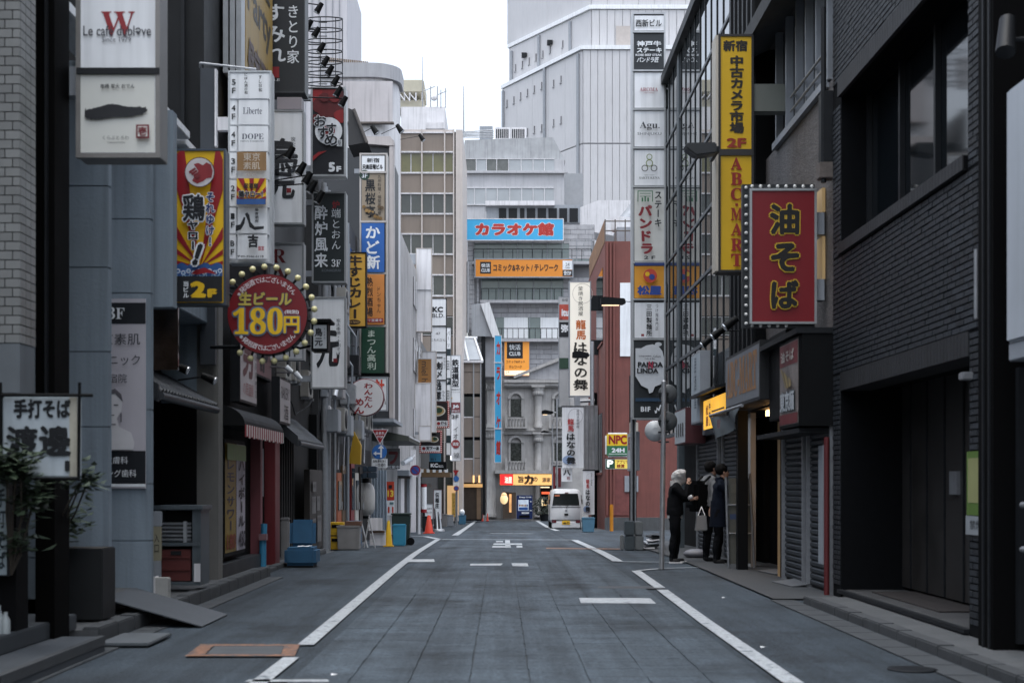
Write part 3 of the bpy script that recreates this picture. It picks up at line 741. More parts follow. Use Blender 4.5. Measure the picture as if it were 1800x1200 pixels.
MB().prism([(WX(903, dE), WZ(666, dE)), (WX(903, dE), WZ(661, dE)), (WX(985, dE), WZ(628, dE)), (WX(1000, dE), WZ(628, dE)), (WX(1000, dE), WZ(633, dE)), (WX(985, dE), WZ(634, dE))], 'y', dE - .55, dE - .3).build('pediment_moulding', ORN, ke)
# sloping white stair-tower roof left of it and pipes
st = thing('stair_tower', 'pale stair tower with a steep sloping white roof left of the ornate front', 'building', (WX(850, 104), 105, G(104)))
MB().prism([(WX(829, 104), WZ(590, 104)), (WX(829, 104), WZ(535, 104)), (WX(856, 104), WZ(532, 104)), (WX(875, 104), WZ(592, 104))], 'y', 104, 109).build('upper_wall', mat('pale_metal', (.42, .44, .47), .4, .1, 2, metal=.3, streak=.2), st)
MB().prism([(WX(845, 104), WZ(535, 104)), (WX(860, 104), WZ(532, 104)), (WX(879, 104), WZ(592, 104)), (WX(866, 104), WZ(594, 104))], 'y', 103.6, 104).build('sloping_parapet', WHITE, st)
MB().fbox(850, 590, 872, 662, 104.6, 4.4).build('wall', STONE, st)
MB().fbox(846, 590, 853, 905, 104.2, 4).build('lower_wall', DARK, st)
for px, py0 in ((816, 462), (822, 460)): MB().tube([P(px, py0, 102), P(px, 585, 102)], .09, 8).build('downpipe', STEEL, st)
for px in (818, 826): pass
# ------------------------------------------------------------------ office block behind: grey with ribbon windows
dG = 128.0
GRY = mat('office_grey', (.44, .44, .46), .7, .12, .8, streak=.2)
of = thing('ribbon_window_office', 'grey office block with two ribbon windows and roof coolers', 'building', (2, dG + 5, -1.5))
MB().fbox(812, 280, 992, 560, dG, 10).build('wall', GRY, of)
MB().prism([(WX(812, dG), WZ(282, dG)), (WX(817, dG), WZ(245, dG)), (WX(972, dG), WZ(240, dG)), (WX(994, dG), WZ(282, dG))], 'y', dG + .3, dG + 10).build('mansard', mat('zinc', (.36, .37, .385), .5, .2, 1, streak=.35), of)
MB().fbox(810, 300, 998, 304, dG - .3, .3).build('ledge', GRY, of)
PANE = mat('office_pane', (.34, .36, .38), .15, .15, .7, spec=.7); PANED = mat('office_pane_dark', (.10, .105, .10), .12, .4, 2, spec=.7)
for row, (a, b, xs) in enumerate(((279, 301, [818, 837, 855, 873, 894, 916, 937, 957, 975]), (330, 360, [818, 834, 854, 874, 896, 917, 937, 957, 974]))):
    for i, (x0, x1) in enumerate(zip(xs[:-1], xs[1:])):
        w = MB().fbox(x0 + .7, a + .7, x1 - .7, b - .7, dG - .04, .04).build('window', PANED if (row == 0 and i in (0, 2, 3)) else PANE, of)
        fr = MB(); fr.fbox(x0 - .5, a, x0 + .7, b, dG - .12, .12); fr.fbox(x0 + .7, a - .4, x1 - .7, a + .7, dG - .115, .115); fr.fbox(x0 + .7, b - .7, x1 - .7, b + .5, dG - .13, .13); fr.build('window_frame', WHITE2, w)
for (x0, x1) in ((870, 897), (898, 925)):
    u = MB().fbox(x0, 224, x1, 245, dG + 2, 3).build('roof_cooler', WHITE2, of)
    for i in range(7): MB().fbox(x0 + 2 + i * 3.3, 227, x0 + 4 + i * 3.3, 243, dG + 1.97, .03).build('grille', DARK, u)
MB().fbox(843, 222, 866, 245, dG + 2.5, 2).build('roof_cooler', GREYP, of)
rl = MB()
for i in range(5): rl.cyl(P(812, 232 + i * 2.3, dG + 1), P(868, 229 + i * 3.2, dG + 1), .05, n=5)
rl.build('roof_pipes', STEEL, of)
cw = thing('cooling_unit_row', 'row of grey roof cooling units behind the blue banner', 'cooling units', (WX(940, 118), 118, WZ(392, 118)))
MB().fbox(855, 360, 1020, 392, 118, 2.5).build('casing', GREYP, cw, .03)
for i, (a, b) in enumerate(((877, 881), (881, 890), (894, 909), (914, 922), (926, 941), (945, 960), (964, 979), (983, 997), (1001, 1016))):
    MB().fbox(a, 366, b, 390, 117.9, .1).build('grille', DARK, cw)
MB().fbox(853, 353, 975, 361, 117.6, 3).build('cover', WHITE2, cw, .02)
# ------------------------------------------------------------------ brown curtain-wall building on the left behind
dB = 92.0
BRN = mat('taupe_panel', (.23, .19, .16), .6, .08, 1, streak=.10, rnd=.04); BW = mat('cream_mullion', (.52, .47, .44), .5, .1, 2, streak=.1)
GLO = mat('olive_blind_glass', (.15, .14, .06), .15, .2, 1.2, spec=.6); GLK = mat('dark_blind_glass', (.05, .056, .052), .10, .3, 1, spec=.7)
br = thing('taupe_office', 'taupe panelled office building with bands of olive and dark windows', 'building', (WX(750, dB), dB + 5, G(dB)))
MB().fbox(640, 232, 801, 915, dB, 12).build('core', BLKI, br)
MB().fbox(801, 228, 813, 915, dB - .3, 12).build('corner_pier', BW, br)
cols = [(690, 703), (704, 741.5), (742, 781), (782, 797)]
bands = [(227, 234, 'c'), (234, 268, 'p'), (268, 304, 'o'), (304, 340, 'p'), (340, 376, 'k'), (376, 411, 'p'), (411, 447, 'k'), (447, 483, 'p'), (483, 520, 'k'), (520, 556, 'p'), (556, 590, 'k'), (590, 625, 'p'), (625, 660, 'k'), (660, 700, 'p'), (700, 735, 'k'), (735, 775, 'p'), (775, 915, 'k')]
for (y0, y1, t) in bands:
    for (x0, x1) in cols:
        if t in 'pc': MB().fbox(x0 + .3, y0 + 1, x1 - .3, y1 - 1, dB - .12, .12).build('spandrel_panel', BRN if t == 'p' else BW, br)
        else:
            mid = (x0 + x1) / 2
            for (a, b) in (((x0, mid), (mid, x1)) if x1 - x0 > 20 else ((x0, x1),)):
                w = MB().fbox(a + .5, y0 + 1.5, b - .5, y1 - 1.5, dB - .04, .04).build('window', GLO if t == 'o' else GLK, br)
                fr = MB(); fr.fbox(a + .3, y0 + .7, b - .3, y0 + 1.6, dB - .11, .10); fr.fbox(a + .3, y1 - 1.6, b - .3, y1 - .7, dB - .11, .10); fr.fbox(b - 1, y0 + 1.6, b + .2, y1 - 1.6, dB - .10, .09); fr.build('window_frame', WHITE2, w)
for px in (703.5, 741.5, 781.5, 797.5): MB().fbox(px - 1.2, 227, px + 1.2, 915, dB - .28, .28).build('mullion', BW, br)
for y in (233, 267, 304, 340, 376, 411, 447, 483, 520): MB().fbox(690, y - 1.2, 797, y + 1.2, dB - .2, .19).build('band_rail', WHITE2, br)
# rooftop: plant room, tank, aerials
pr = thing('rooftop_plant_room', 'white rooftop plant room with water tank and aerials', 'plant room', (WX(740, 106), 106, WZ(230, 106)))
MB().fbox(705, 188, 782, 232, 106, 6).build('plant_room', WHITE2, pr)
MB().fbox(700, 176, 745, 190, 107, 4).build('tank_base', mat('cream_tank', (.46, .43, .34), .6, .1), pr); MB().fbox(702, 152, 743, 166, 107, 4).build('tank_frame', WHITE2, pr)
MB().fbox(700, 140, 745, 163, 106.5, 4).build('water_tank', mat('cream_tank', (.46, .43, .34), .6, .1), pr, .08)
t_ = MB()
for x in (702, 711, 720, 731, 742): t_.cyl(P(x, 163, 106.4), P(x, 178, 106.4), .06, n=5)
for (a, b) in ((702, 711), (711, 720), (720, 731)): t_.cyl(P(a, 165, 106.3), P(b, 177, 106.3), .05, n=5)
t_.build('tank_stand', WHITE2, pr)
am = MB().cyl(P(743, 190, 106.2), P(743, 100, 106.2), .05, .02, 5); am.cyl(P(757, 188, 106), P(757, 152, 106), .04, n=5); am.cyl(P(769, 188, 106), P(769, 152, 106), .04, n=5)
for (a, b, c, e) in ((745, 160, 765, 152), (762, 170, 785, 160), (775, 190, 775, 158), (783, 190, 783, 155)): am.cyl(P(a, b, 106), P(c, e, 106), .035, n=5)
am.build('aerial', STEEL, pr)
MB().ball(P(763, 172, 105.8), .25, 10, 1, .4, 1).build('dish', WHITE2, pr); MB().fbox(748, 215, 782, 227, 104, 1.5).build('roof_hatch', WHITE2, pr, .03)
mast = tag(MB().cyl(P(815, 235, 126), P(815, 152, 126), .07, .03, 6).build('roof_mast', STEEL), 'thin lightning mast rising from the roof left of the grey office block', 'mast')
# ------------------------------------------------------------------ great windowless white building
dW = 175.0
WB = mat('white_metal_cladding', (.50, .495, .51), .45, .06, .25, streak=.12, metal=.1); WBS = mat('panel_seam', (.25, .25, .265), .7)
wb_ = thing('white_tower', 'huge near-windowless white panelled building rising behind', 'building', (10, dW + 15, -1.6))
def tier(pxl, pxc, pxr, pyt, dcorn, back, zbot, ncol, nrow, ml):
    """corner at pxc; right face looks at the camera, left face recedes to pxl"""
    xc, zt = WX(pxc, dcorn), WZ(pyt, dcorn); xr = WX(pxr, dcorn); db = dcorn + back
    xl = WX(pxl, db)
    MB().prism([(xc, dcorn), (xr, dcorn), (xr + 6, db), (xl, db)], 'z', zbot, zt).build('tier_core', WBS, wb_)
    n = MB()
    hh = (zt - zbot) / nrow
    for r in range(nrow):
        for c in range(ncol):
            a, b = xc + (xr - xc) * c / ncol, xc + (xr - xc) * (c + 1) / ncol
            MB().box(a + .03, b - .03, dcorn - .12, dcorn - .01, zbot + hh * r + .08, zbot + hh * (r + 1) - .08).build('front_panel', WB, wb_)
        for c in range(ml):
            t0, t1 = c / ml + .0008, (c + 1) / ml - .0008
            p0, p1 = Vector((xc + (xl - xc) * t0, dcorn + back * t0)), Vector((xc + (xl - xc) * t1, dcorn + back * t1)); nrm = Vector((p1.y - p0.y, -(p1.x - p0.x))).normalized()
            if nrm.x > 0: nrm = -nrm
            q0, q1 = p0 + nrm * .12, p1 + nrm * .12
            MB().prism([(p0.x, p0.y), (p1.x, p1.y), (q1.x, q1.y), (q0.x, q0.y)], 'z', zbot + hh * r + .08, zbot + hh * (r + 1) - .08).build('side_panel', WB, wb_)
    MB().prism([(xc - .3, dcorn - .3), (xr, dcorn - .3), (xr + 6, db), (xl - .3, db)], 'z', zt, zt + .5).build('parapet', WHITE, wb_)
    return xc, xl, dcorn, db
tA = tier(884, 1025, 1230, 88, dW, 17.4, -3, 16, 5, 5)
tB = tier(896, 1040, 1230, 17, dW + 3, 15.8, WZ(100, dW), 14, 1, 3)
tC = tier(893, 1040, 1260, -85, dW + 3.6, 17.5, WZ(8, dW + 3), 8, 1, 2)
def onside(px, t):
    xc, xl, dc, db = t
    q = (px - VX) / K; s = (xc - q * dc) / (q * (db - dc) - (xl - xc)); return xc + (xl - xc) * s, dc + (db - dc) * s
def slot(px, py, t, w=1.3, h=12):
    x, y = onside(px, t); k = y / K
    o = MB().box(x - .2, x + .1, y - w * k * 1.5, y + w * k * 1.5, WZ(py + h, y), WZ(py, y)); win = o.build('window', mat('slit_grey', (.12, .12, .13), .4), wb_)
    MB().box(x - .3, x - .1, y - w * k * 2.2, y + w * k * 2.2, WZ(py + h + 1.4, y), WZ(py + h, y)).build('window_sill', STEEL, win)
for (px, py) in ((893, 176), (905, 170), (917, 163), (929, 157), (941, 151), (954, 145), (975, 141), (988, 134), (975, 210), (988, 205), (929, 226), (941, 222), (954, 219)): slot(px, py, tA)
for (px, py) in ((908, 114), (920, 108), (932, 102), (944, 95), (956, 90), (969, 82), (991, 72), (1003, 66)): slot(px, py, tB)
for (px, py) in ((926, 94), (971, 72)):
    x, y = onside(px, tB); MB().box(x - .7, x, y - .4, y + .4, WZ(py + 7, y), WZ(py, y)).build('vent_cowl', DARK, wb_)
for (px, a, b, t) in ((888, 160, 225, tA), (961, 120, 250, tA), (1020, 95, 370, tA), (903, 90, 145, tB), (951, 62, 120, tB), (1006, 38, 95, tB)):
    x, y = onside(px, t); MB().tube([(x - .3, y, WZ(a, y)), (x - .3, y, WZ(b, y))], .2, 8).build('downpipe', GREYP, wb_)
MB().fbox(1083, 46, 1150, 90, dW + 2.7, .2).build('beige_panel', mat('beige_panel', (.42, .38, .36), .6), wb_)
slopb = thing('sloped_roof_block', 'low grey block with a sloping roof in front of the white tower', 'building', (WX(1040, 140), 142, -1.6))
MB().fbox(994, 305, 1025, 420, 140, 8).build('wall', mat('sloped_block_grey', (.26, .27, .285), .7), slopb)  # plain mid-grey wall colour
MB().prism([(WX(1000, 135), WZ(400, 135)), (WX(1000, 135), WZ(372, 135)), (WX(1052, 135), WZ(352, 135)), (WX(1110, 135), WZ(352, 135)), (WX(1110, 135), WZ(420, 135))], 'y', 135, 139).build('sloped_roof', WHITE2, slopb)
# ------------------------------------------------------------------ left: white tile column and dark recess
XL = -3.9
TILE = mat('white_glazed_tile', (.20, .205, .205), .35, .12, 4, rnd=.12, spec=.5)
tl = thing('tiled_pillar', 'pillar of small white tiles with dark joints at left edge', 'pillar', (-4.2, 11.2, 2.5))
x35, z60 = WX(35, 11), WZ(603, 11)
MB().box(-6.5, x35 - .01, 11.012, 11.34, z60, 12).build('core', MORT, tl)
MB().box(-6.5, x35, 11.0, 11.35, WZ(690, 11), z60 - .003).build('panel_below', mat('slate_panel', (.12, .135, .15), .6, .15, 3, streak=.2), tl)
MB().box(-6.5, x35 - .05, 11.06, 11.34, -.1, WZ(690, 11)).build('lower_wall', BLKI, tl)
th, tw = .0715, .118
a_ = MB().box(0, tw - .008, 0, .014, 0, th - .008).build('tile_source', TILE); mfront = a_.data; COL.objects.unlink(a_); bpy.data.objects.remove(a_)
a_ = MB().box(0, .014, 0, tw - .008, 0, th - .008).build('tile_source', TILE); mside = a_.data; COL.objects.unlink(a_); bpy.data.objects.remove(a_)
a_ = MB().box(0, tw / 2 - .008, 0, .014, 0, th - .008).build('tile_source', TILE); mhalf = a_.data; COL.objects.unlink(a_); bpy.data.objects.remove(a_)
z = z60 + .004; r = 0
while z < 5.35:
    if r % 2: share('tile', mhalf, (x35 - tw / 4 + .002, 11.005, z), tl)
    for i in range(3): share('tile', mfront, (x35 - tw / 2 - i * tw - (r % 2) * tw / 2 + .002, 11.005, z), tl)
    for i in range(3): share('tile', mside, (x35 - .003, 11.012 + (i + .5) * tw - .004, z), tl)
    z += th; r += 1
up = MB()
while z < 9:
    for i in range(5): up.box(x35 - tw * (i + 1) + .008 - (r % 2) * tw / 2, x35 - tw * i - (r % 2) * tw / 2, 10.998, 11.011, z, z + th - .008)
    for i in range(3): up.box(x35 - .01, x35 + .004, 11.012 + i * tw, 11.004 + (i + 1) * tw, z, z + th - .008)
    z += th; r += 1
stuff(up.build('tile_field', TILE, tl))
dk = thing('dark_post', 'tall brown-black steel post beside the white tile pillar', 'post', (-3.8, 11.7, 0))
MB().box(WX(62, 11.8), WX(96, 11.8), 11.8, 12.2, -.1, 12).build('post', mat('brown_black', (.0015, .0014, .0014), .7, spec=.06), dk)
MB().box(WX(78, 11.75), WX(82, 11.75), 11.75, 11.8, 2, 12).build('post_edge', DARK, dk)
bw_ = thing('set_back_wall', 'dark wall behind the white tile pillar and shop entrance at the left edge', 'wall', (-6, 13, 0))
MB().box(-9, -4.5, 12.6, 13.2, -.1, 14).build('wall', BLKI, bw_)
# ------------------------------------------------------------------ left: blue-grey stucco building
STU = mat('blue_grey_stucco', (.20, .245, .29), .75, .12, 1.2, bump=.16, bscale=30, streak=.32)
JT = mat('stucco_joint', (.16, .18, .205), .8)
sb_ = thing('stucco_building', 'blue-grey stucco building of stepped piers with white coping', 'building', (-4.6, 15.5, 0))
def pier(px1, d, xback, z0, joints, ztop, dep):
    xr = WX(px1, d); zs = [z0] + sorted(joints) + [ztop]
    MB().box(xback + .01, xr - .012, d + .012, d + dep, z0, ztop).build('pier_core', JT, sb_)
    for a, b in zip(zs[:-1], zs[1:]): MB().box(xback, xr, d, d + dep, a + .003, b - .003).build('stucco_block', STU, sb_, .005)
    return xr
dA, dBq = 13.9, 15.4
pier(190, dA, -6.2, -.05, [WZ(y, dA) for y in (327, 470, 618, 750, 855, 980)], 5.55, .13)
pier(265, dBq, -6.2, -.05, [WZ(y, dBq) for y in (385, 515, 720, 850, 950)], 5.55, .12)
MB().box(-4.4, WX(304, 15.75), 15.75, 15.95, WZ(540, 15.75), 5.55).build('stucco_block', STU, sb_, .006); MB().box(-6.2, WX(310, 17.2), 17.2, 19.2, 3.55, 5.5).build('stucco_block', STU, sb_, .012)
cp = MB().box(-4.15, -3.80, 12.3, 15.3, 5.56, 5.66); cp.box(-4.15, -3.76, 15.35, 17.15, 5.56, 5.66); cp.box(-4.15, -3.82, 17.17, 19.1, 5.51, 5.61); cp.build('coping', WHITE, sb_, .01)
MB().box(-4.3, WX(313, 17.3), 17.3, 17.35, WZ(650, 17.3), WZ(541, 17.3)).build('smoked_glass', mat('smoked_glass', (.05, .035, .028), .1, .6, 3, spec=.7), sb_)
MB().box(-6.2, -4.6, 14.03, 17.2, -.1, 5.54).build('set_back_wall', STU, sb_)
MB().box(-7, -4.6, 17.21, 19.2, -.1, 3.5).build('recess_wall', BLKI, sb_)
# ------------------------------------------------------------------ tiled canopies
KAW = mat('roof_tile', (.024, .027, .032), .45, .25, 6, rnd=.2)
def canopy(label, X0, z0, X1, z1, y0, y1, root=None):
    """small pent roof of round clay tiles from the wall (X0, z0) down to the eave (X1, z1)"""
    root = thing('tiled_canopy', label, 'canopy', ((X0 + X1) / 2, (y0 + y1) / 2, z1), 'tiled canopies on the left')
    MB().prism([(X0, z0 - .04), (X1, z1 - .04), (X1, z1 - .10), (X0, z0 - .14)], 'y', y0, y1).build('deck', mat('canopy_wood', (.03, .024, .02), .7), root)
    n = int((y1 - y0) / .15); L = Vector((X1 - X0, 0, z1 - z0)); m = max(2, int(L.length / .2))
    for i in range(n):
        y = y0 + (i + .5) * (y1 - y0) / n
        for k in range(m):
            a = Vector((X0, y, z0)) + L * (k / m); b = Vector((X0, y, z0)) + L * ((k + 1.06) / m)
            MB().cyl(a, b, .045, .055, 7).build('roof_tile', KAW, root)
    MB().cyl((X1 + .01, y0, z1 - .05), (X1 + .01, y1, z1 - .05), .05, n=8).build('eave_trim', KAW, root)
    MB().prism([(X0, z0 + .08), (X1, z1 + .08), (X1, z1 - .12), (X0, z0 - .16)], 'y', y0 - .05, y0).build('end_board', KAW, root)
canopy('black clay-tiled canopy over recessed shop by the blue-grey piers', -4.55, 2.85, -3.84, 2.45, 15.95, 19.1)
canopy('dark clay-tiled canopy behind the striped awning', -4.7, 3.1, -3.62, 2.18, 25.3, 28.6)
# ------------------------------------------------------------------ black building with the posters
BMET = mat('black_corrugated', (.005, .006, .0075), .5, .25, 3, streak=.2, spec=.3)
bk = thing('black_building', 'tall black clad building with poster frames and striped awning below', 'building', (-5.5, 22, 0))
MB().box(-10, -4.02, 19.2, 25.2, 4.9, 16).build('upper_wall', BMET, bk)
MB().box(-10, WX(346, 19.2), 19.2, 19.5, -.1, 2.5).build('flank_recess_shade', BLKI, bk); MB().box(-10, WX(346, 19.2), 19.2, 19.5, 2.5, 4.9).build('flank_upper', STU, bk); MB().box(WX(346, 19.2), WX(384, 19.2), 19.2, 19.5, -.1, 4.9).build('flank_wall', mat('pale_stucco', (.16, .155, .145), .75, .12, 1.5, bump=.15, bscale=40, streak=.2), bk)  # lower flank under the canopy coloured near-black, standing in for shade
MB().box(-10, -4.02, 19.5, 25.2, .30, 4.9).build('front_wall', BLKI, bk)
MB().box(-10, -3.82, 19.52, 22.6, -.1, .30).build('plinth', mat('black_plinth', (.025, .027, .03), .5), bk)
for i in range(9):
    x = -7.2 + i * .36; MB().box(x, x + .05, 19.14, 19.2, 4.95, 16).build('rib', DARK, bk)
MB().box(-4.6, WX(392, 19.1), 19.0, 19.1, 5.2, 5.32).build('cross_rail', DARK, bk)
vs_ = MB().box(WX(352, 19.0), WX(378, 19.0), 19.0, 19.12, WZ(640, 19), WZ(120, 19)).build('service_duct', mat('duct_blue_black', (.03, .036, .045), .5), bk)
MB().box(WX(380, 19), WX(383, 19), 18.9, 19.0, WZ(260, 19), WZ(125, 19)).build('duct_edge', WHITE2, bk)
for i, px in enumerate((392, 404, 415)):
    MB().box(WX(px, 20.3), WX(px + 9, 20.3), 20.3, 20.6, WZ(128, 20.3), 9.5).build('metal_post', ALU, bk)
# posters in frames on the street front
pf = thing('poster_frame', 'upright framed pair of drink posters, yellow and white, on black wall', 'poster', (-3.95, 20.6, .4), )
y0, y1, z0, z1 = 19.85, 21.5, .38, 2.05
MB().box(-4.02, -3.88, y0, y1, z0, z1).build('frame', BLACK, pf, .01)
B = Board(pf, X=-3.875, side=-1)
B.panel((y0 + .06, z1 - .06, 20.72, z0 + .06), ink('94782a'), 'poster'); B.panel((20.74, z1 - .06, y1 - .06, z0 + .06), ink('b9b3bd'), 'poster')
B.text('レモンサワー', (20.0, 1.75, 20.6, .75), ink('2a2440'), vert=True, bold=.02); B.text('180', (20.0, .7, 20.65, .48), ink('8a3a20'), bold=.03)
B.text('ハイボール', (20.85, 1.75, 21.35, .78), ink('2b2530'), vert=True, bold=.03); B.text('450', (20.85, .72, 21.38, .48), ink('2b2530'), bold=.03)
B.panel((19.95, 1.98, 21.4, 1.75), ink('7fa060'), 'poster_header'); 
aw = thing('striped_awning', 'black rounded awning with a red and white striped valance', 'awning', (-3.6, 22, 2.1))
pts = [(-4.0, 2.52)] + [(-3.95 + .42 * math.sin(a), 2.22 + .29 * math.cos(a)) for a in [i * math.pi / 2 / 8 for i in range(9)]] + [(-4.0, 2.22)]
MB().prism(pts, 'y', 19.55, 23.0).build('canopy', mat('awning_black', (.005, .0055, .0065), .6, spec=.2), aw)
RDS, WHS = mat('valance_red', (.26, .03, .035), .7), mat('valance_white', (.55, .52, .50), .7)
n = 36
for i in range(n):
    a, b = 19.57 + i * 3.42 / n, 19.57 + (i + 1) * 3.42 / n
    MB().box(-3.535 - .001 * (i % 2), -3.525 - .001 * (i % 2), a, b, 2.06 + .012 * math.sin(i * 1.7), 2.23).build('valance_strip', RDS if i % 2 == 0 else WHS, aw)
rp = thing('red_pillar', 'dark red painted door pillar between poster wall and dark tiled-eave shop', 'pillar', (-3.9, 24.4, 0))
RDP = mat('dark_red_paint', (.13, .010, .014), .45, .2, 3, streak=.2)
MB().box(-4.1, -3.84, 24.1, 24.6, G(24), 2.35).build('pillar', RDP, rp, .01); MB().box(-4.1, -3.86, 22.75, 22.95, 0, 2.35).build('pillar', mat('pink_red_paint', (.22, .06, .07), .5), rp, .01)
shopd = MB().box(-4.08, -4.04, 22.95, 24.1, .05, 2.3).build('door_glass', GLASSD, rp); MB().box(-4.03, -4.0, 23.2, 23.9, 1.2, 2.0).build('door_sticker', mat('sticker_grey', (.2, .2, .22), .5), shopd)
# ------------------------------------------------------------------ dark wooden shop and the run of shops behind
ds = thing('dark_wooden_shop', 'dark wooden shop under tiled canopy behind the blue chair', 'building', (-5.5, 28, G(28)))
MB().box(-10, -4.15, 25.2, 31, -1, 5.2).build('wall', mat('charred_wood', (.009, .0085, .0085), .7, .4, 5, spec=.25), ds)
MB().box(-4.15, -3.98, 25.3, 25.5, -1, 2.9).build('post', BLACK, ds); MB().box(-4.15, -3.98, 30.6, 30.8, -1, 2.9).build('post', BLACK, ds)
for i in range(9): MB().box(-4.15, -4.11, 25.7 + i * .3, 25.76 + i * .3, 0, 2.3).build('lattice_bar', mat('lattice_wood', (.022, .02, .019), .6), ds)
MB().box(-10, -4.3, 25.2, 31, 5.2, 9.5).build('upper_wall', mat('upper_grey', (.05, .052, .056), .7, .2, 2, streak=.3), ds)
MB().box(-4.3, -4.05, 25.3, 30.8, 4.2, 4.35).build('ledge', DARK, ds)
mn = thing('menu_board', 'dark wooden menu board with pinned sheets by the blue chair', 'menu board', (-3.9, 29.2, G(29)))
zz = G(29.5)
MB().box(-3.98, -3.86, 28.6, 30.6, zz + .1, zz + 1.75).build('board', mat('menu_wood', (.03, .024, .02), .6), mn, .01)
B = Board(mn, X=-3.855, side=-1)
for (a, t, b, c) in ((28.9, 1.2, 29.5, .85), (29.6, 1.2, 30.1, .9), (28.9, .75, 29.4, .3), (29.55, .8, 30.2, .25), (28.8, 1.5, 29.3, 1.3)):
    B.panel((a, zz + t, b, zz + c), mat('menu_sheet', (.16, .155, .155), .6, .3, 6), 'menu_sheet'); B.text('お品書き', (a + .08, zz + t - .04, b - .08, zz + t - .12), ink('20202a'))
sh = thing('shop_row', 'run of cluttered old shopfronts with pipes behind the plastic boxes', 'building', (-5.5, 40, G(40)))
OLD = mat('old_grey_wall', (.042, .043, .047), .75, .4, 1.8, streak=.4)
MB().box(-10, -4.0, 31, 43.5, -2, 2.4).build('wall', mat('shop_dark_wood', (.014, .013, .014), .7, .4, 2, spec=.25), sh)  # lower wall in the dark wood colour of the old shops
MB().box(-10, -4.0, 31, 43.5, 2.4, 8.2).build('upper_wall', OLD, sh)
for (y0, y1, z0, z1) in ((32, 34.6, 3.6, 5.4), (35.4, 38, 3.6, 5.4), (32, 34.6, 6.1, 7.6), (35.4, 38, 6.1, 7.6), (39, 42, 4, 5.6)):
    w = MB().box(-4.0, -3.97, y0, y1, z0, z1).build('window', GLASSD, sh); f = MB()
    for q in (y0, (y0 + y1) / 2, y1 - .08): f.box(-3.97, -3.92, q, q + .08, z0, z1)
    f.box(-3.97, -3.925, y0, y1, z0 - .08, z0); f.build('window_frame', GREYP, w)
for i, (y, r_) in enumerate(((31.2, .055), (31.6, .04), (32.0, .05), (33.2, .035), (36, .04))): MB().cyl((-3.9 - .0 * i, y, -1), (-3.9, y, 8), r_).build('downpipe', [STEEL, GREYP, STEEL][i % 3], sh)
rv = random.Random(4)
for i in range(7):
    y = 31.3 + i * .9; u = MB().box(-3.98, -3.6, y, y + .6, 2.55 + (i % 3) * .8, 3.05 + (i % 3) * .8).build('wall_unit', [GREYP, STEEL, DARK][i % 3], sh, .02)
    MB().tube([(-3.7, y + .2, 3.0 + (i % 3) * .8), (-3.68, y + .1, 3.5 + (i % 3) * .8), (-3.95, y, 3.9 + (i % 3) * .8)], .03).build('hose', GREYP, u)
MB().tube([(-3.6, 30.6, WZ(700, 31)), (-3.62, 31.6, WZ(660, 31.6)), (-3.7, 31.9, WZ(560, 31.9)), (-3.9, 32, WZ(540, 32))], .06, 8).build('duct', ALU, sh)
# tall frame panel and white building
fr_ = thing('framed_facade', 'dark panelled facade in a pinkish white frame behind the tall sign column', 'building', (-5, 44.5, G(44)))
d4 = 44.0; PKW = mat('pinkish_white_frame', (.46, .42, .41), .6, .1, 1.5, streak=.2)
MB().fbox(560, 260, 684, 735, d4 + .12, 4).build('dark_panel', mat('charcoal_panel', (.035, .038, .043), .5), fr_)
MB().fbox(684, 245, 692, 735, d4, .5).build('frame_post', PKW, fr_, .02)
MB().prism([(WX(630, d4), WZ(252, d4)), (WX(630, d4), WZ(240, d4)), (WX(686, d4), WZ(240, d4)), (WX(692, d4), WZ(248, d4)), (WX(692, d4), WZ(256, d4)), (WX(684, d4), WZ(256, d4))], 'y', d4 - .02, d4 + .5).build('frame_top', PKW, fr_)
MB().fbox(600, 735, 692, 741, d4 - .3, 4).build('ledge', GREYP, fr_)
wt = thing('white_rounded_building', 'white building with rounded corner and stained blank panel', 'building', (-5.5, 52, G(50)))
PANL = mat('stained_white', (.50, .47, .48), .55, .12, 1.0, streak=.3)
d5 = 50.0
def curved(py0, py1, d, off, m, name):
    xr, xl = WX(697, d) + off, WX(560, d); r_ = 1.0; p = [(xl, d - off), (xr - r_, d - off)]
    for i in range(7): a = math.pi / 2 * i / 6; p.append((xr - r_ + r_ * math.sin(a), d - off + r_ - r_ * math.cos(a)))
    p += [(xr, d + 1.9), (xl, d + 1.9)]
    MB().prism(p, 'z', WZ(py1, d), WZ(py0, d)).build(name, m, wt)
curved(112, 137, d5, .12, mat('grey_white_coping', (.36, .36, .38), .5, .1, 2, streak=.2), 'coping'); curved(137, 745, d5, 0, WHITE2, 'wall')
MB().fbox(590, 143, 690, 214, d5 - .1, .1).build('blank_panel', PANL, wt); MB().fbox(588, 214, 692, 217, d5 - .2, .2).build('panel_ledge', RUST, wt)
for i in range(22): MB().fbox(575 + i * 3.3, 101 + i * .35, 577.5 + i * 3.3, 111 + i * .35, d5 + 1, .05).build('roof_slat', mat('reed_screen', (.16, .12, .09), .8, .3, 9, rnd=.3), wt)
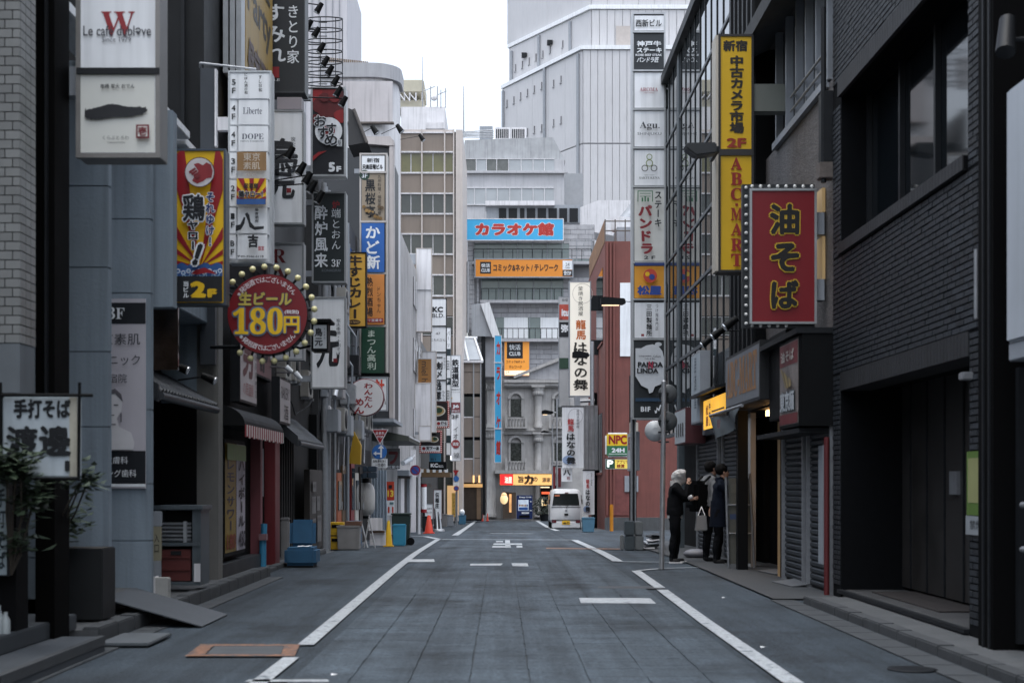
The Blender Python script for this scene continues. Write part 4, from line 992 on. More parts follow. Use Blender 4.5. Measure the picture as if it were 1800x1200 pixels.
# white ribbed facade running along the street
rf = thing('ribbed_facade', 'white ribbed metal facade receding along the left side', 'building', (-5, 59, G(59)))
RIB = mat('white_ribbed_metal', (.46, .45, .455), .45, .14, 1, streak=.5)
MB().box(-9, -3.82, 52, 66.5, -2, 10.9).build('wall', RIB, rf)
me_ = MB().box(0, .06, 0, .14, 0, 8.6).build('rib_source', RIB); rm = me_.data; COL.objects.unlink(me_); bpy.data.objects.remove(me_)
for i in range(40): share('rib', rm, (-3.80, 52.1 + i * .36, 2.2), rf)
for i, (z0, z1) in enumerate(((3.4, 4.6), (6.2, 7.6), (9.0, 10.2))):
    w = MB().box(-3.82, -3.73, 60.5, 65.5, z0, z1).build('window', GLASSD, rf)
    for q in (60.4, 62, 63.7, 65.4): MB().box(-3.74, -3.7, q, q + .1, z0, z1).build('mullion', WHITE2, w)
MB().box(-3.82, -3.4, 52, 60, 1.7, 1.9).build('lower_canopy', GREYP, rf); MB().box(-3.82, -3.8, 52, 66.4, -2, 1.7).build('shop_wall', mat('shop_dark_wall', (.025, .024, .026), .7, .4, 1.5), rf)  # shop wall in a plain near-black colour
MB().box(-3.8, -3.7, 52.2, 54, -1, 1.6).build('shop_pillar', WHITE2, rf); MB().box(-3.8, -3.7, 57, 57.8, -1, 1.6).build('shop_pillar', GREYP, rf)
tw_ = thing('pale_tower', 'pale ribbed tower rising at top left beyond the signs', 'building', (-9, 80, G(80)))
MB().fbox(440, -60, 610, 300, 78, 8).build('wall', mat('pale_tower', (.50, .49, .52), .5, .06, .8, streak=.15), tw_)
for i in range(9): MB().fbox(500 + i * 12, -60, 500.8 + i * 12, 300, 77.9, .1).build('seam', GREYP, tw_)
# far left shops before the street end
fs = thing('far_dark_shops', 'dark run of far shops under the stacked white signs', 'building', (-5, 78, G(78)))
MB().box(-10, -4.1, 66.6, 91.5, -3, 3.2).build('wall', mat('far_shop_dark', (.02, .02, .022), .7, .4, 1.2), fs); MB().box(-10, -4.3, 66.6, 91.5, 3.2, 9).build('upper_wall', mat('far_grey', (.15, .155, .16), .7, .2, 1), fs)  # near-black lower wall, mid-grey upper wall
MB().box(-4.3, -3.6, 68, 74, 1.2, 1.4).build('canopy', DARK, fs)
lo = thing('skylight_annex', 'low taupe annex with sloping glazed roof at the left street end', 'building', (WX(820, 95), 97, G(95)))
dL = 95.0
MB().fbox(770, 632, 846, 915, dL, 8).build('core', BLKI, lo)
SG = mat('skylight_glass', (.30, .32, .34), .15, .15, 1, spec=.7)
z0, z1 = WZ(636, dL), WZ(586, dL); xa, xb, xc, xd = WX(775, dL), WX(806, dL), WX(830, dL), WX(848, dL)
for i in range(3):
    t0, t1 = i / 3, (i + 1) / 3
    MB().add([(xa + (xd - xa) * t0 + .06, dL - .2, z0), (xa + (xd - xa) * t1 - .06, dL - .2, z0), (xa - .1 + (xc + .2 - xa) * t1 - .06, dL + 3, z1), (xa - .1 + (xc + .2 - xa) * t0 + .06, dL + 3, z1)], [(0, 1, 2, 3)]).build('skylight_pane', SG, lo)
for i in range(4):
    t = i / 3; MB().cyl((xa + (xd - xa) * t, dL - .25, z0), (xa - .1 + (xc + .2 - xa) * t, dL + 3, z1), .1, n=4).build('skylight_bar', WHITE, lo)
MB().cyl((xa, dL + 3, z1), (xc + .3, dL + 3, z1), .15, n=4).build('ridge_bar', WHITE, lo); MB().fbox(775, 633, 849, 637, dL - .35, .35).build('eave_bar', WHITE2, lo)
bd = [(637, 654, 'p'), (654, 692, 'p'), (697, 732, 'k'), (732, 768, 'p'), (773, 805, 'k'), (805, 848, 'p')]
for (a, b, t) in bd:
    for (x0, x1) in ((788, 814), (815, 832), (833, 845)):
        if t == 'k' and x0 < 833:
            w = MB().fbox(x0 + .6, a, x1 - .6, b, dL - .03, .03).build('window', GLK, lo); MB().fbox(x0, b, x1, b + 2, dL - .12, .12).build('window_sill', WHITE2, w)
        else: MB().fbox(x0 + .4, a + .5, x1 - .4, b - .5, dL - .1, .1).build('panel', BRN, lo)
for px in (814.5, 832.5, 845): MB().fbox(px - 1, 637, px + 1, 848, dL - .22, .22).build('mullion', STEEL, lo)
MB().fbox(800, 850, 848, 856, dL - .3, .3).build('lit_band', emit('amber_band', (.9, .5, .18), .05), lo)
for px in (810, 831, 841): MB().fbox(px, 835, px + 3, 848, dL - .28, .05).build('uplight', emit('amber_glow', (1, .6, .25), .4), lo)
MB().fbox(806, 856, 846, 912, dL - .02, .02).build('entrance_panel', mat('bronze', (.06, .045, .035), .35, .2, 2, metal=.5), lo); MB().fbox(838, 838, 845, 912, dL - .2, .2).build('bronze_post', mat('bronze_l', (.22, .15, .10), .3, .2, 2, metal=.6), lo)
# unseen left frontage beside the camera, added to dim the near street
rb2 = thing('unseen_frontage', 'unseen low grey frontage out of view at left, added to dim the near street', 'building', (-7, -15, 0))
MB().box(-11, -4.4, 1.5, 10.9, -.3, 7).build('wall', OLD, rb2); MB().box(-4.4, -4.2, 1.5, 10, 3, 3.3).build('ledge', GREYP, rb2)
for i in range(2): MB().box(-4.42, -4.36, 2.2 + i * 4, 4.6 + i * 4, 4.5, 6.3).build('window', GLASSD, rb2)
# ------------------------------------------------------------------ signs on the left
K1, KR, KY, KB = ink('14171d'), ink('7d1018'), ink('e0b411'), ink('24427a')
WT = ink('dfe2e6')
def brace(b, pts, r=.02, m=DARK, name='bracket'): return bar(b.root, name, pts, r, m)
def brackets(b, px, pys, d, toX, w=.05, h=None, m=GREYP):
    """square arms from the sign's edge to the wall at X = toX"""
    for py in pys:
        hh = h or .06; x = WX(px, d); MB().box(min(x, toX), max(x, toX), d + .05, d + .05 + w * 2, WZ(py, d) - hh, WZ(py, d) + hh).build('wall_arm', m, b.root)
# cafe and ink-stroke double sign
d = 12.0
b = sign('double_sign', 'two-panel white sign, red W above and black brush stroke below, at upper left', 'sign', 133, -30, 281, 277, d, .30, 8, mat('sign_bronze', (.20, .19, .18), .4, .15, 4, metal=.5), WHITE)
MB().fbox(134, 119, 280, 130, d - .01, .05).build('divider', DARK, b.root)
b.panel((141, 131, 272, 268), mat('cream_acrylic', (.60, .60, .56), .35, .05))
b.text('W', (178, 21, 237, 66), ink('8c1a22'), bold=.0, name='lettering') if False else b.text('𝐖', (178, 21, 237, 65), ink('8c1a22'))
b.text('Le café dublǝve', (147, 46, 266, 64), ink('3a3c44'), bold=.006); b.text('Since 1979', (180, 66, 231, 75), ink('4a4c55'))
rs = random.Random(2); up, dn = [], []
for i in range(71):
    t = i / 70; x = 150 + t * 110; e = (abs(t - .5) * 2) ** 6; up.append((x, 191 - 5 * math.sin(t * 3.1) + 2.2 * math.sin(t * 11) + rs.uniform(-.5, .5) * (1 + 7 * e) + 3 * e)); dn.append((x, 207 + 8 * math.sin(t * 3.0 + .3) * (1 - t) - 5 * t + 1.6 * math.sin(t * 9 + 1) + rs.uniform(-.5, .5) * (1 + 7 * e) - 3 * e))
b.poly(up + dn[::-1], ink('0e1016'), 'brush_stroke')
b.text('串焼 炭火 おでん', (178, 149, 238, 157), K1, bold=.02); b.text('くらぶとろわ', (182, 240, 228, 247), K1); b.text('TORANOMON', (190, 251, 221, 254), K1)
b.panel((241, 221, 264, 245), ink('6d1a22'), 'seal'); b.panel((244, 224, 261, 242), ink('c9c6c0'), 'seal_face'); b.text('壱', (245, 225, 260, 241), ink('6d1a22'), bold=.03)
MB().box(WX(84, 12.2), WX(136, 12.2), 12.2, 12.35, WZ(168, 12.2), WZ(117, 12.2)).build('wall_arm', GREYP, b.root)
# yellow sunburst sign
d = 16.3
YEL, SRED = mat('sunburst_yellow', H3('e3b513'), .4, .05, 3), mat('sunburst_red', H3('8e131c'), .4, .06, 3)
b = sign('sunburst_sign', 'tall yellow and red sunburst sign with blue waves and 2F, left', 'sign', 305, 261, 397, 536, d, .25, 4, mat('sign_navy_frame', (.05, .065, .085), .4, .1, 4), YEL)
cx, cy = 352, 470
def clipray(a0, a1, rect):
    x0, y0, x1, y1 = rect; pts = [(cx, cy)]
    for k in range(5):
        a = a0 + (a1 - a0) * k / 4; dx, dy = math.cos(a), -math.sin(a); t = 9e9
        if dx > 1e-6: t = min(t, (x1 - cx) / dx)
        if dx < -1e-6: t = min(t, (x0 - cx) / dx)
        if dy < -1e-6: t = min(t, (y0 - cy) / dy)
        pts.append((cx + dx * t, cy + dy * t))
    return pts
for c in (12, 34, 56, 78, 102, 124, 146, 168): b.poly(clipray(R(c - 4.5), R(c + 4.5), (310, 266, 392, 486)), SRED, 'ray')
BLU, BLL = ink('2c5590'), ink('8fb0cf')
wv = [(310, 486)] + [(310 + i * 4.1, 468 - 6 * abs(math.sin(i * .62))) for i in range(21)] + [(392, 486)]
b.poly(wv, BLU, 'wave')
for i in range(9): b.ring(314 + i * 9.3, 477 + (i % 2) * 3, 2.3, 4.0, WT, 'wave_crest', 14)
for i in range(6): b.ring(318 + i * 13, 484 - (i % 2) * 2, 4.5, 6, BLL, 'wave_crest', 14)
b.poly([(338, 483), (346, 476), (362, 472), (376, 478), (384, 484), (366, 481), (350, 484)], SRED, 'red_fish')
b.panel((309, 487, 393, 532), ink('15171c'), 'base_panel')
b.text('2', (337, 496, 365, 525), KY, bold=.07); b.text('F', (367, 509, 384, 525), KY, bold=.09); b.text('当ビル', (325, 496, 335, 525), WT, vert=True, bold=.03)
b.disc(354, 306, 26.5, ink('4a2a2c')); b.disc(354, 306, 25, ink('c9c4c6')); 
b.poly([(344, 292), (352, 290), (360, 294), (366, 289), (374, 293), (377, 304), (375, 316), (366, 317), (360, 322), (350, 326), (341, 321), (346, 312), (352, 304)], ink('8c2a30'), 'rooster_crest')
for i in range(4): b.poly([(335 + i * 4, 305 + i * 3), (346 + i * 3, 298 + i * 4), (348 + i * 3, 301 + i * 4), (337 + i * 4, 309 + i * 3)], ink('7a2a30'), 'feather')
b.text('鶏', (325, 345, 364, 392), ink('10131a'), bold=.03, out=WT, outw=.05, wob=.02); b.text('ヤロー', (334, 392, 353, 442), ink('10131a'), vert=True, bold=.05, out=WT, outw=.07, wob=.03)
b.text('！', (342, 432, 362, 470), ink('10131a'), bold=.06, out=WT, outw=.07, slant=.35)
b.text('それゆけ！', (366, 343, 382, 436), ink('1f2f66'), vert=True, bold=.035, out=WT, outw=.07, wob=.03)
for (y0, y1) in ((308, 340), (494, 530)):
    brace(b, [P(305, y0, d + .1), P(267, y0, d + .9)], .012); brace(b, [P(305, y0, d + .1), P(267, y1, d + .9)], .012); brace(b, [P(267, y0 - 2, d + .9), P(267, y1 + 4, d + .9)], .012)
brace(b, [P(305, 440, d + .15), P(296, 452, d + .3), P(293, 480, d + .5), P(294, 500, d + .6)], .008, BLACK, 'cable')
# floor directory
d = 18.8
b = sign('directory_sign', 'white floor directory sign from 5F to BF with seven tenant panels', 'sign', 401, 124, 477, 463, d, .28, 3, mat('pale_frame', (.42, .44, .46), .4, .08, 4), WHITE)
rows = [(130, 173), (176, 220), (223, 267), (270, 315), (318, 364), (367, 412), (415, 457)]; fl = ['5', '4', '4', '3', '2', '1', 'B']
for (a, e), f in zip(rows, fl):
    b.panel((405, a, 417, e), WHITE, 'floor_panel'); b.panel((420, a, 472, e), WHITE, 'tenant_panel')
    b.text(f, (407.5, a + 10, 414.5, a + 20), K1, bold=.02); b.text('F', (408, a + 25, 414.5, a + 35), K1, bold=.02)
for (a, e), _ in zip(rows[:-1], fl): MB().fbox(404, e + .6, 473, e + 2.4, d - .01, .02).build('divider', GREYP, b.root)
b.text('にほん酒日和', (432, 133, 438, 170), K1, vert=True, bold=.03); b.text('すし日和', (457, 137, 463, 166), K1, vert=True, bold=.03)
b.text('Liberte'.translate(SERIF), (430, 193, 463, 205), ink('4c5160')); b.text('DOPE'.translate(SERIF), (428, 239, 466, 249), ink('3a4050')); b.text('MEN’S EYEBROW', (426, 251, 467, 254), ink('3a4050'))
b.panel((420, 271, 471, 304), ink('8a6a45'), 'brown_panel'); b.text('東京', (431, 273, 460, 287), ink('c9bfb2')); b.text('素肌', (431, 289, 460, 302), ink('c9bfb2')); b.text('clinic', (437, 308, 455, 313), ink('b9a9a0'))
b.panel((420, 318, 471, 364), YEL, 'mini_sunburst'); cx, cy = 446, 358
for c in (15, 40, 65, 90, 115, 140, 165): b.poly(clipray(R(c - 6), R(c + 6), (420, 318, 471, 364)), SRED, 'ray')
b.panel((420, 354, 471, 364), BLU, 'wave'); b.text('居酒屋', (432, 327, 458, 336), K1, bold=.04); b.text('鶏ヤロー！', (424, 340, 466, 352), ink('10131a'), bold=.05, out=WT, outw=.05)
b.poly([(419, 401), (427, 399), (433, 386), (436, 387), (434, 398), (428, 408), (419, 411)], ink('0d1017'), 'brush_stroke'); b.poly([(435, 381), (439, 378), (443, 383), (445, 395), (452, 403), (468, 402), (468, 407), (452, 409), (443, 404), (440, 392)], ink('0d1017'), 'brush_stroke')
b.text('美食酒房', (452, 371, 459, 396), K1, vert=True, bold=.03)
b.text('吉', (440, 417, 459, 440), ink('0d1017'), bold=.05, wob=.05); b.text('〒03-3346-6118', (422, 453, 468, 457), K1, bold=.03); b.text('個室', (458, 437, 469, 445), ink('a02030'), bold=.03)
MB().box(WX(380, d), WX(402, d), d + .08, d + .2, WZ(226, d), WZ(203, d)).build('wall_arm', WHITE2, b.root); bar(b.root, 'top_stay', [P(352, 118, d + .1), P(352, 111, d - .1), P(450, 122, d + .1)], .015, STEEL)
# round beer sign with bulbs
d = 17.4
rt = thing('round_beer_sign', 'round dark red sign with yellow numerals ringed by cream bulbs', 'sign', P(470, 625, d))
c = P(470, 552, d); rr = S(71, d)
MB().lathe((c.x, d + .02, c.z), [(rr, 0), (rr, .2)], 48, 'y').build('drum', DARK, rt)
MB().lathe((c.x, d, c.z), [(rr * .985, .0), (rr * .985, .018)], 48, 'y').build('face', mat('beer_red', H3('701019'), .35, .08, 3), rt)
b = Board(rt, d)
b.text('生ビール', (419, 513, 513, 537), ink('b9a64a'), bold=.045, out=ink('3b3a52'), outw=.05, slant=.08); b.text('180'.translate(SERIF), (410, 541, 498, 588), KY, bold=.012, out=ink('5c6a80'), outw=.05)
b.text('円', (499, 556, 527, 586), KY, bold=.03, out=ink('5c6a80'), outw=.05); b.text('(税別)', (501, 545, 526, 553), WT, bold=.02)
def arc_text(s, cx, cy, rad, a0, a1, size, m, flip=False):
    vs, fs = [], []
    for i, ch in enumerate(s):
        gv, gf = glyph(ch)
        if not gv: continue
        a = R(a0 + (a1 - a0) * i / (len(s) - 1)); mx = (min(v[0] for v in gv) + max(v[0] for v in gv)) / 2
        ro = (a - math.pi / 2) if not flip else (a + math.pi / 2); o = len(vs)
        for (x, y) in gv:
            x, y = (x - mx) * size, (y - .36) * size
            u = cx + rad * math.cos(a) + x * math.cos(ro) - y * math.sin(ro); v = cy - rad * math.sin(a) - (x * math.sin(ro) + y * math.cos(ro))
            vs.append(b.uv(u, v))
        fs += [tuple(q + o for q in f) for f in gf]
    b.put('arc_lettering', vs, fs, m)
arc_text('※発泡酒ではございません', 470, 552, 60, 145, 40, 11, WT); arc_text('※発泡酒ではございません', 470, 552, 60, 222, 318, 11, WT, True)
BULB = mat('cream_bulb', (.62, .57, .30), .25, .15, 8)
bm_ = MB().ball((0, 0, 0), S(5.8, d), 10).build('bulb_source', BULB); bme = bm_.data; COL.objects.unlink(bm_); bpy.data.objects.remove(bm_)
for i in range(20):
    a = R(148 - i * 14.6 + 4)
    if R(-135) > a: pass
    q = P(470 + 83 * math.cos(a), 552 - 83 * math.sin(a), d + .06); bo = share('bulb', bme, (q.x, q.y, q.z - S(5.8, d)), rt)
    q0 = P(470 + 70 * math.cos(a), 552 - 70 * math.sin(a), d + .08); MB().cyl(q0, q, S(2.5, d), n=6).build('bulb_socket', DARK, rt)
for y in (505, 610): bar(rt, 'wall_arm', [P(420, y, d + .15), P(372, y, d + 1.4)], .025, DARK)
# white sign with large brush characters
d = 23.0
b = sign('brush_sign', 'white sign with big black brush characters behind floor directory', 'sign', 474, 193, 534, 394, d, .3, 3, mat('grey_frame', (.26, .27, .28), .45, .1, 4), WHITE)
b.text('鳥', (470, 243, 524, 305), K1, bold=.03, wob=.05); b.text('元', (470, 303, 519, 350), K1, bold=.03, wob=.05); b.text('炭火串焼・十割そば', (511, 241, 520, 322), ink('4a4f58'), vert=True); b.panel((504, 331, 512, 339), KR, 'seal')
brackets(b, 474, (215, 375), d, -4.3)
# black sign, white letters
b = sign('black_letter_sign', 'tall black sign with white lettering and a small red square, top left', 'sign', 462, -40, 536, 163, 23.4, .45, 2, mat('black_sign_frame', (.05, .055, .06), .45), mat('sign_black', (.014, .016, .019), .4))
b.text('すみれ', (463, 8, 502, 110), WT, vert=True, bold=.02, wob=.03); b.text('きとり家', (505, 10, 526, 112), WT, vert=True, bold=.012); b.panel((471, 118, 491, 137), ink('8c1a20'), 'red_square'); b.text('SMILE', (465, 139, 492, 143), WT)
brackets(b, 462, (30, 140), 23.4, -4.3)
bx = MB().fbox(487, 171, 530, 192, 23.2, .3).build('transformer_box', mat('rosy_box', (.28, .25, .27), .5), b.root)
# red menu sign
d = 29.0
b = sign('red_pepper_sign', 'dark red and black sign with white ring emblem, 5F', 'sign', 546, 153, 608, 310, d, .35, 3.5, ALU, mat('sign_black2', (.013, .014, .018), .35))
for (x, y, r_) in ((557, 168, 16), (580, 165, 15), (598, 172, 14), (565, 185, 17), (590, 190, 16), (575, 200, 15), (600, 205, 13), (556, 210, 10), (588, 172, 10), (570, 172, 9)):
    pts = []
    for i in range(14):
        a = 2 * math.pi * i / 14; x_, y_ = x + r_ * math.cos(a) * (1 + .15 * math.sin(3 * a + x)), y + r_ * .9 * math.sin(a); pts.append((min(max(x_, 549.8), 604), min(max(y_, 157), 240)))
    b.poly(pts, ink(random.choice(['5a0f14', '741318', '8c1a1e', '4a0c12'])), 'pepper')
b.ring(578, 231, 11, 24, WT, 'white_ring'); b.disc(578, 231, 11, ink('8c1a1e'))
b.poly([(550, 276), (560, 268), (575, 266), (562, 273), (550, 284)], ink('8c1a1e'), 'chilli')
for ch, q in (('お', (553, 204, 574, 223)), ('す', (559, 224, 577, 246)), ('す', (574, 218, 592, 239)), ('め', (571, 237, 594, 257))): b.text(ch, q, K1, bold=.03, out=WT, outw=.05)
b.panel((593, 247, 602, 259), WT, 'seal'); b.text('屋', (594, 248, 601, 258), K1); b.text('5', (578, 287, 590, 304), WT, bold=.06); b.text('F', (592, 294, 601, 304), WT, bold=.06)
brackets(b, 547, (170, 295), d, -4.3)
# dark green-black sign
d = 29.6
b = sign('dark_brush_sign', 'dark sign with white brush letters and 3F below the red pepper sign', 'sign', 548, 337, 608, 497, d, .4, 3, mat('grey_frame', (.26, .27, .28), .45, .1, 4), mat('sign_green_black', (.013, .02, .022), .4))
b.text('酔炉風来', (553, 361, 576, 470), WT, vert=True, bold=.02, wob=.06); b.text('炉', (584, 353, 597, 367), ink('8c1a20'), bold=.03, wob=.05); b.text('端とおん', (583, 367, 599, 438), WT, vert=True, wob=.03); b.text('3F'.translate(SERIF), (583, 456, 599, 469), WT); b.text('KONAGIRAI', (566, 473, 599, 478), ink('6a7078'))
brackets(b, 548, (355, 480), d, -4.3)
# letter sign behind beer sign
d = 24.2
b = sign('red_letter_sign', 'white sign with large dark red capitals behind round beer sign', 'sign', 472, 426, 534, 633, d, .3, 3, mat('grey_frame', (.26, .27, .28), .45, .1, 4), mat('grey_acrylic', (.48, .49, .51), .4, .05))
b.text('R'.translate(SERIF), (479, 438, 503, 462), ink('6d1a20')); b.text('A'.translate(SERIF), (478, 468, 504, 492), ink('6d1a20')); b.text('1F', (508, 616, 526, 627), ink('3a3c44'))
brackets(b, 472, (450, 610), d, -4.2)
# white sign with brush character and small lantern sign
d = 28.2
b = sign('white_hook_sign', 'white sign with black brush hook and small red seal above shopfronts', 'sign', 546, 521, 608, 683, d, .3, 3, mat('grey_frame', (.26, .27, .28), .45, .1, 4), WHITE)
b.text('元', (556, 580, 597, 645), K1, bold=.03, wob=.05); b.text('炭火串焼・十割そば', (591, 560, 599, 624), ink('4a4f58'), vert=True); b.panel((586, 630, 593, 637), KR, 'seal'); brackets(b, 546, (545, 665), d, -4.3)
d = 21.8
rt = thing('lantern_sign', 'small black-framed lantern sign with two brush characters right of beer sign', 'sign', P(561, 618, d))
MB().fbox(547, 565, 576, 617, d, .35).build('lantern_box', BLACK, rt, .01); MB().fbox(543, 560, 582, 566, d - .06, .5).build('lantern_roof', BLACK, rt, .01); MB().fbox(551, 571, 574, 612, d - .012, .02).build('face', mat('lantern_paper', (.36, .38, .40), .5), rt)
b = Board(rt, d - .013); b.text('鳥元', (553, 576, 567, 608), K1, vert=True, bold=.03, wob=.04); b.text('炭火串焼', (569, 576, 572, 596), ink('4a4f58'), vert=True)
bar(rt, 'wall_arm', [P(545, 608, d + .2), P(528, 612, d + .4), P(505, 605, d + .8)], .02, BLACK)
# yellow curry sign
d = 37.0
b = sign('curry_sign', 'narrow yellow sign with black katakana hanging beside tall sign column', 'sign', 601, 443, 644, 575, d, .35, 2, BLACK, mat('curry_yellow', H3('cf9f3e'), .4, .06, 3))
b.text('牛すじカレー', (611, 449, 637, 560), ink('2a1c10'), vert=True, bold=.05, lead=1.0); b.disc(622, 566, 12, ink('3a2616'), 4.2); b.text('Hot Spoon', (612, 563.5, 632, 568.5), ink('c9a060')); brackets(b, 603, (460, 560), d, -4.05)
# tall column of five panels
d = 39.0
FR = mat('champagne_frame', (.46, .43, .41), .4, .1, 4)
b = sign('panel_column_sign', 'tall sign column of five stacked panels, blue and orange in the middle', 'sign', 632, 269, 681, 662, d, .45, 3, FR, mat('panel_dark', (.03, .03, .03), .5))
b.panel((636, 274, 676, 301), WHITE, 'top_panel'); b.text('新宿', (645, 278, 667, 286), K1, bold=.02); b.text('只楽荘菴ビル', (637, 289, 673, 298), K1, bold=.05)
b.panel((636, 304, 676, 388), mat('tan_panel', H3('8f8271'), .4), 'tan_panel'); b.disc(641, 308, 9, ink('1f3a2c')); b.text('3F', (636, 305, 646, 313), WT, bold=.02)
b.text('黒桜亭', (642, 316, 660, 383), K1, vert=True, bold=.02, wob=.03); b.text('九州料理・個室居酒屋', (664, 308, 670, 378), K1, vert=True)
for i in range(14): b.disc(640 + (i * 7.3) % 34, 364 + (i * 5.1) % 22, 3.2, ink(['7d5f33', '5c4a35', '9a7a4a', '2c2520'][i % 4]), name='blossom', n=9)
b.panel((636, 393, 676, 479), mat('azure_panel', H3('2a5fa8'), .4), 'blue_panel'); b.text('かど新', (643, 398, 669, 474), WT, vert=True, bold=.03, wob=.05)
b.panel((636, 483, 676, 571), mat('orange_panel', H3('c8803f'), .4), 'orange_panel'); b.text('熱烈酒場', (644, 488, 656, 557), ink('2a1c14'), vert=True, bold=.02, wob=.03); b.text('ドンちゃん', (663, 505, 670, 550), ink('3a2c24'), vert=True); b.panel((638, 560, 674, 567), ink('8c1a1e'), 'red_strip'); b.text('まで営業中', (641, 561, 672, 566), WT)
b.panel((636, 575, 676, 656), mat('bottle_green', H3('163f2e'), .4), 'green_panel'); b.text('まつん高利', (646, 581, 661, 650), ink('b9c4b8'), vert=True, bold=.02, wob=.06)
for py in (301, 388, 479, 571): MB().fbox(634, py - .2, 679, py + 3.2, d - .03, .06).build('divider', FR, b.root)
MB().fbox(600, 655, 684, 661, d - .05, .3).build('foot_beam', BLACK, b.root); brackets(b, 632, (300, 480, 640), d, -4.05)
# round noodle sign
d = 35.2
rt = thing('round_noodle_sign', 'round white sign with dark red brush lettering above stop sign', 'sign', P(642, 730, d)); c = P(642, 698, d); rr = S(33, d)
MB().lathe((c.x, d + .01, c.z), [(rr * .98, 0), (rr, .03), (rr, .2), (rr * .95, .22)], 40, 'y').build('drum', mat('maroon_rim', (.16, .05, .06), .5), rt); MB().lathe((c.x, d, c.z), [(rr * .95, 0), (rr * .95, .009)], 40, 'y').build('face', mat('ivory_face', (.60, .59, .60), .4, .05), rt)
b = Board(rt, d); b.text('わんたん', (640, 673, 655, 716), ink('8a141c'), vert=True, bold=.03, wob=.03); b.text('めん', (623, 700, 640, 727), ink('8a141c'), vert=True, bold=.03, wob=.03)
for y in (672, 728): bar(rt, 'wall_arm', [P(625, y, d + .12), P(575, y - 1, d + .6)], .022, DARK)
b = sign('red_outline_sign', 'white panel with orange-red outlined characters behind the round white sign', 'sign', 637, 662, 681, 722, 37.5, .3, 2, GREYP, WHITE); b.text('会計', (641, 666, 676, 690), ink('c8402a'), bold=.05, out=WT, outw=.04); b.text('おいしい', (640, 697, 678, 715), K1)
# gold panel sign seen at a slant, top left
rt = thing('gold_banner_sign', 'gold slanted banner sign with dark print at the very top left', 'sign', (-3.85, 21.6, 6.4))
MB().box(-3.95, -3.72, 20.65, 23.1, 6.55, 9.8).build('box', mat('gold_panel', H3('a98a45'), .45, .1, 3, streak=.15), rt, .02)
b = Board(rt, X=-3.72, side=-1); b.text('Party', (20.8, 8.9, 22.9, 8.2), ink('3a3020'), bold=.03); b.text('居酒屋', (20.9, 9.6, 22.8, 9.0), ink('3a3020'), bold=.03); b.text('個室酒場', (20.8, 8.0, 22.9, 7.2), ink('4a2a20'), bold=.03); b.text('飲放題', (20.8, 7.05, 22.9, 6.7), ink('3a3020'), bold=.02)
MB().box(-3.8, -3.6, 20.5, 23.3, 6.40, 6.5).build('sill', DARK, rt)
# small signs on the black building
def wallsign(name, label, y0, y1, z0, z1, X, face, frame=DARK, dep=.14, fw=.04):
    rt = thing(name, label, 'sign', (X, (y0 + y1) / 2, z0)); s = -1 if X < 0 else 1
    MB().box(X, X + s * dep, y0, y1, z0, z1).build('housing', frame, rt, .008); MB().box(X - s * .004, X + s * .01, y0 + fw, y1 - fw, z0 + fw, z1 - fw).build('face', face, rt)
    return Board(rt, X=X - s * .004, side=s)
b = wallsign('man_sign', 'white wall sign with a big maroon character between chicken sign and awning', 20.2, 21.6, 2.58, 3.75, -3.72, mat('pinkish_acrylic', (.46, .43, .44), .4))
b.text('男', (20.4, 3.66, 21.25, 2.95), ink('5a2a2e'), bold=.04); b.text('の居酒屋', (20.4, 2.88, 21.25, 2.70), ink('9a5a5c')); b.text('炭火焼鳥専門店', (21.35, 3.65, 21.5, 2.7), K1, vert=True)
b = wallsign('bakery_sign', 'pale wall sign with dark print above the striped awning end', 23.7, 24.9, 2.42, 3.2, -3.7, mat('pale_mauve', (.42, .40, .41), .4)); b.text('BAKERY', (23.85, 3.05, 24.75, 2.85), K1); b.text('酒', (24.1, 2.75, 24.6, 2.5), K1)
b = wallsign('pink_wall_sign', 'dull pink sign board with black shapes behind the round beer sign', 22.4, 24.4, 3.15, 3.8, -3.95, mat('dull_pink', (.22, .12, .13), .5)); b.text('HP', (22.7, 3.7, 24.0, 3.25), K1, bold=.04)
# clinic poster on the grey pier and hand-cut soba sign
d = 15.385
rt = thing('clinic_poster', 'tall lilac clinic poster with dark bands and a line-drawn face on grey pier', 'poster', P(225, 857, d))
MB().fbox(150, 525, 256, 858, d - .02, .018).build('panel', mat('lilac_panel', (.42, .40, .44), .5, .06), rt)
b = Board(rt, d - .02); b.panel((150, 532, 256, 569), ink('14181f'), 'top_band'); b.panel((150, 792, 256, 850), ink('14181f'), 'bottom_band'); b.panel((150, 850, 256, 855), WT, 'rule')
b.text('3F'.translate(SERIF), (190, 540, 219, 561), WT); b.text('京素肌', (178, 586, 247, 606), ink('2c3038')); b.text('クリニック', (152, 624, 247, 642), ink('2c3038')); b.text('新宿院', (176, 657, 224, 673), ink('2c3038'))
b.text('皮膚科', (186, 802, 226, 815), WT); b.text('ホワイトニング歯科', (122, 825, 241, 838), WT)
FACE = mat('face_print', (.55, .54, .56), .5)
b.poly([(190, 700), (200, 686), (212, 690), (217, 705), (215, 722), (207, 736), (211, 750), (232, 760), (238, 778), (236, 790), (186, 790), (184, 750), (190, 735)], FACE, 'figure_print')
b.poly([(186, 702), (192, 688), (204, 683), (215, 693), (218, 707), (212, 700), (204, 692), (194, 694)], ink('5c5a60'), 'hair_print')
for (p, q, r_, s_) in ((202, 711, 210, 713), (194, 729, 203, 730.5), (214, 726, 216, 742), (198, 745, 206, 747)): b.panel((p, q, r_, s_), ink('4a4850'), 'line_print')
d = 10.85
rt = thing('soba_sign', 'white hand-painted noodle shop sign hung in black frame at left edge', 'sign', P(70, 842, d))
PAP = mat('soba_board', (.40, .45, .49), .4, .15, 3, streak=.25)
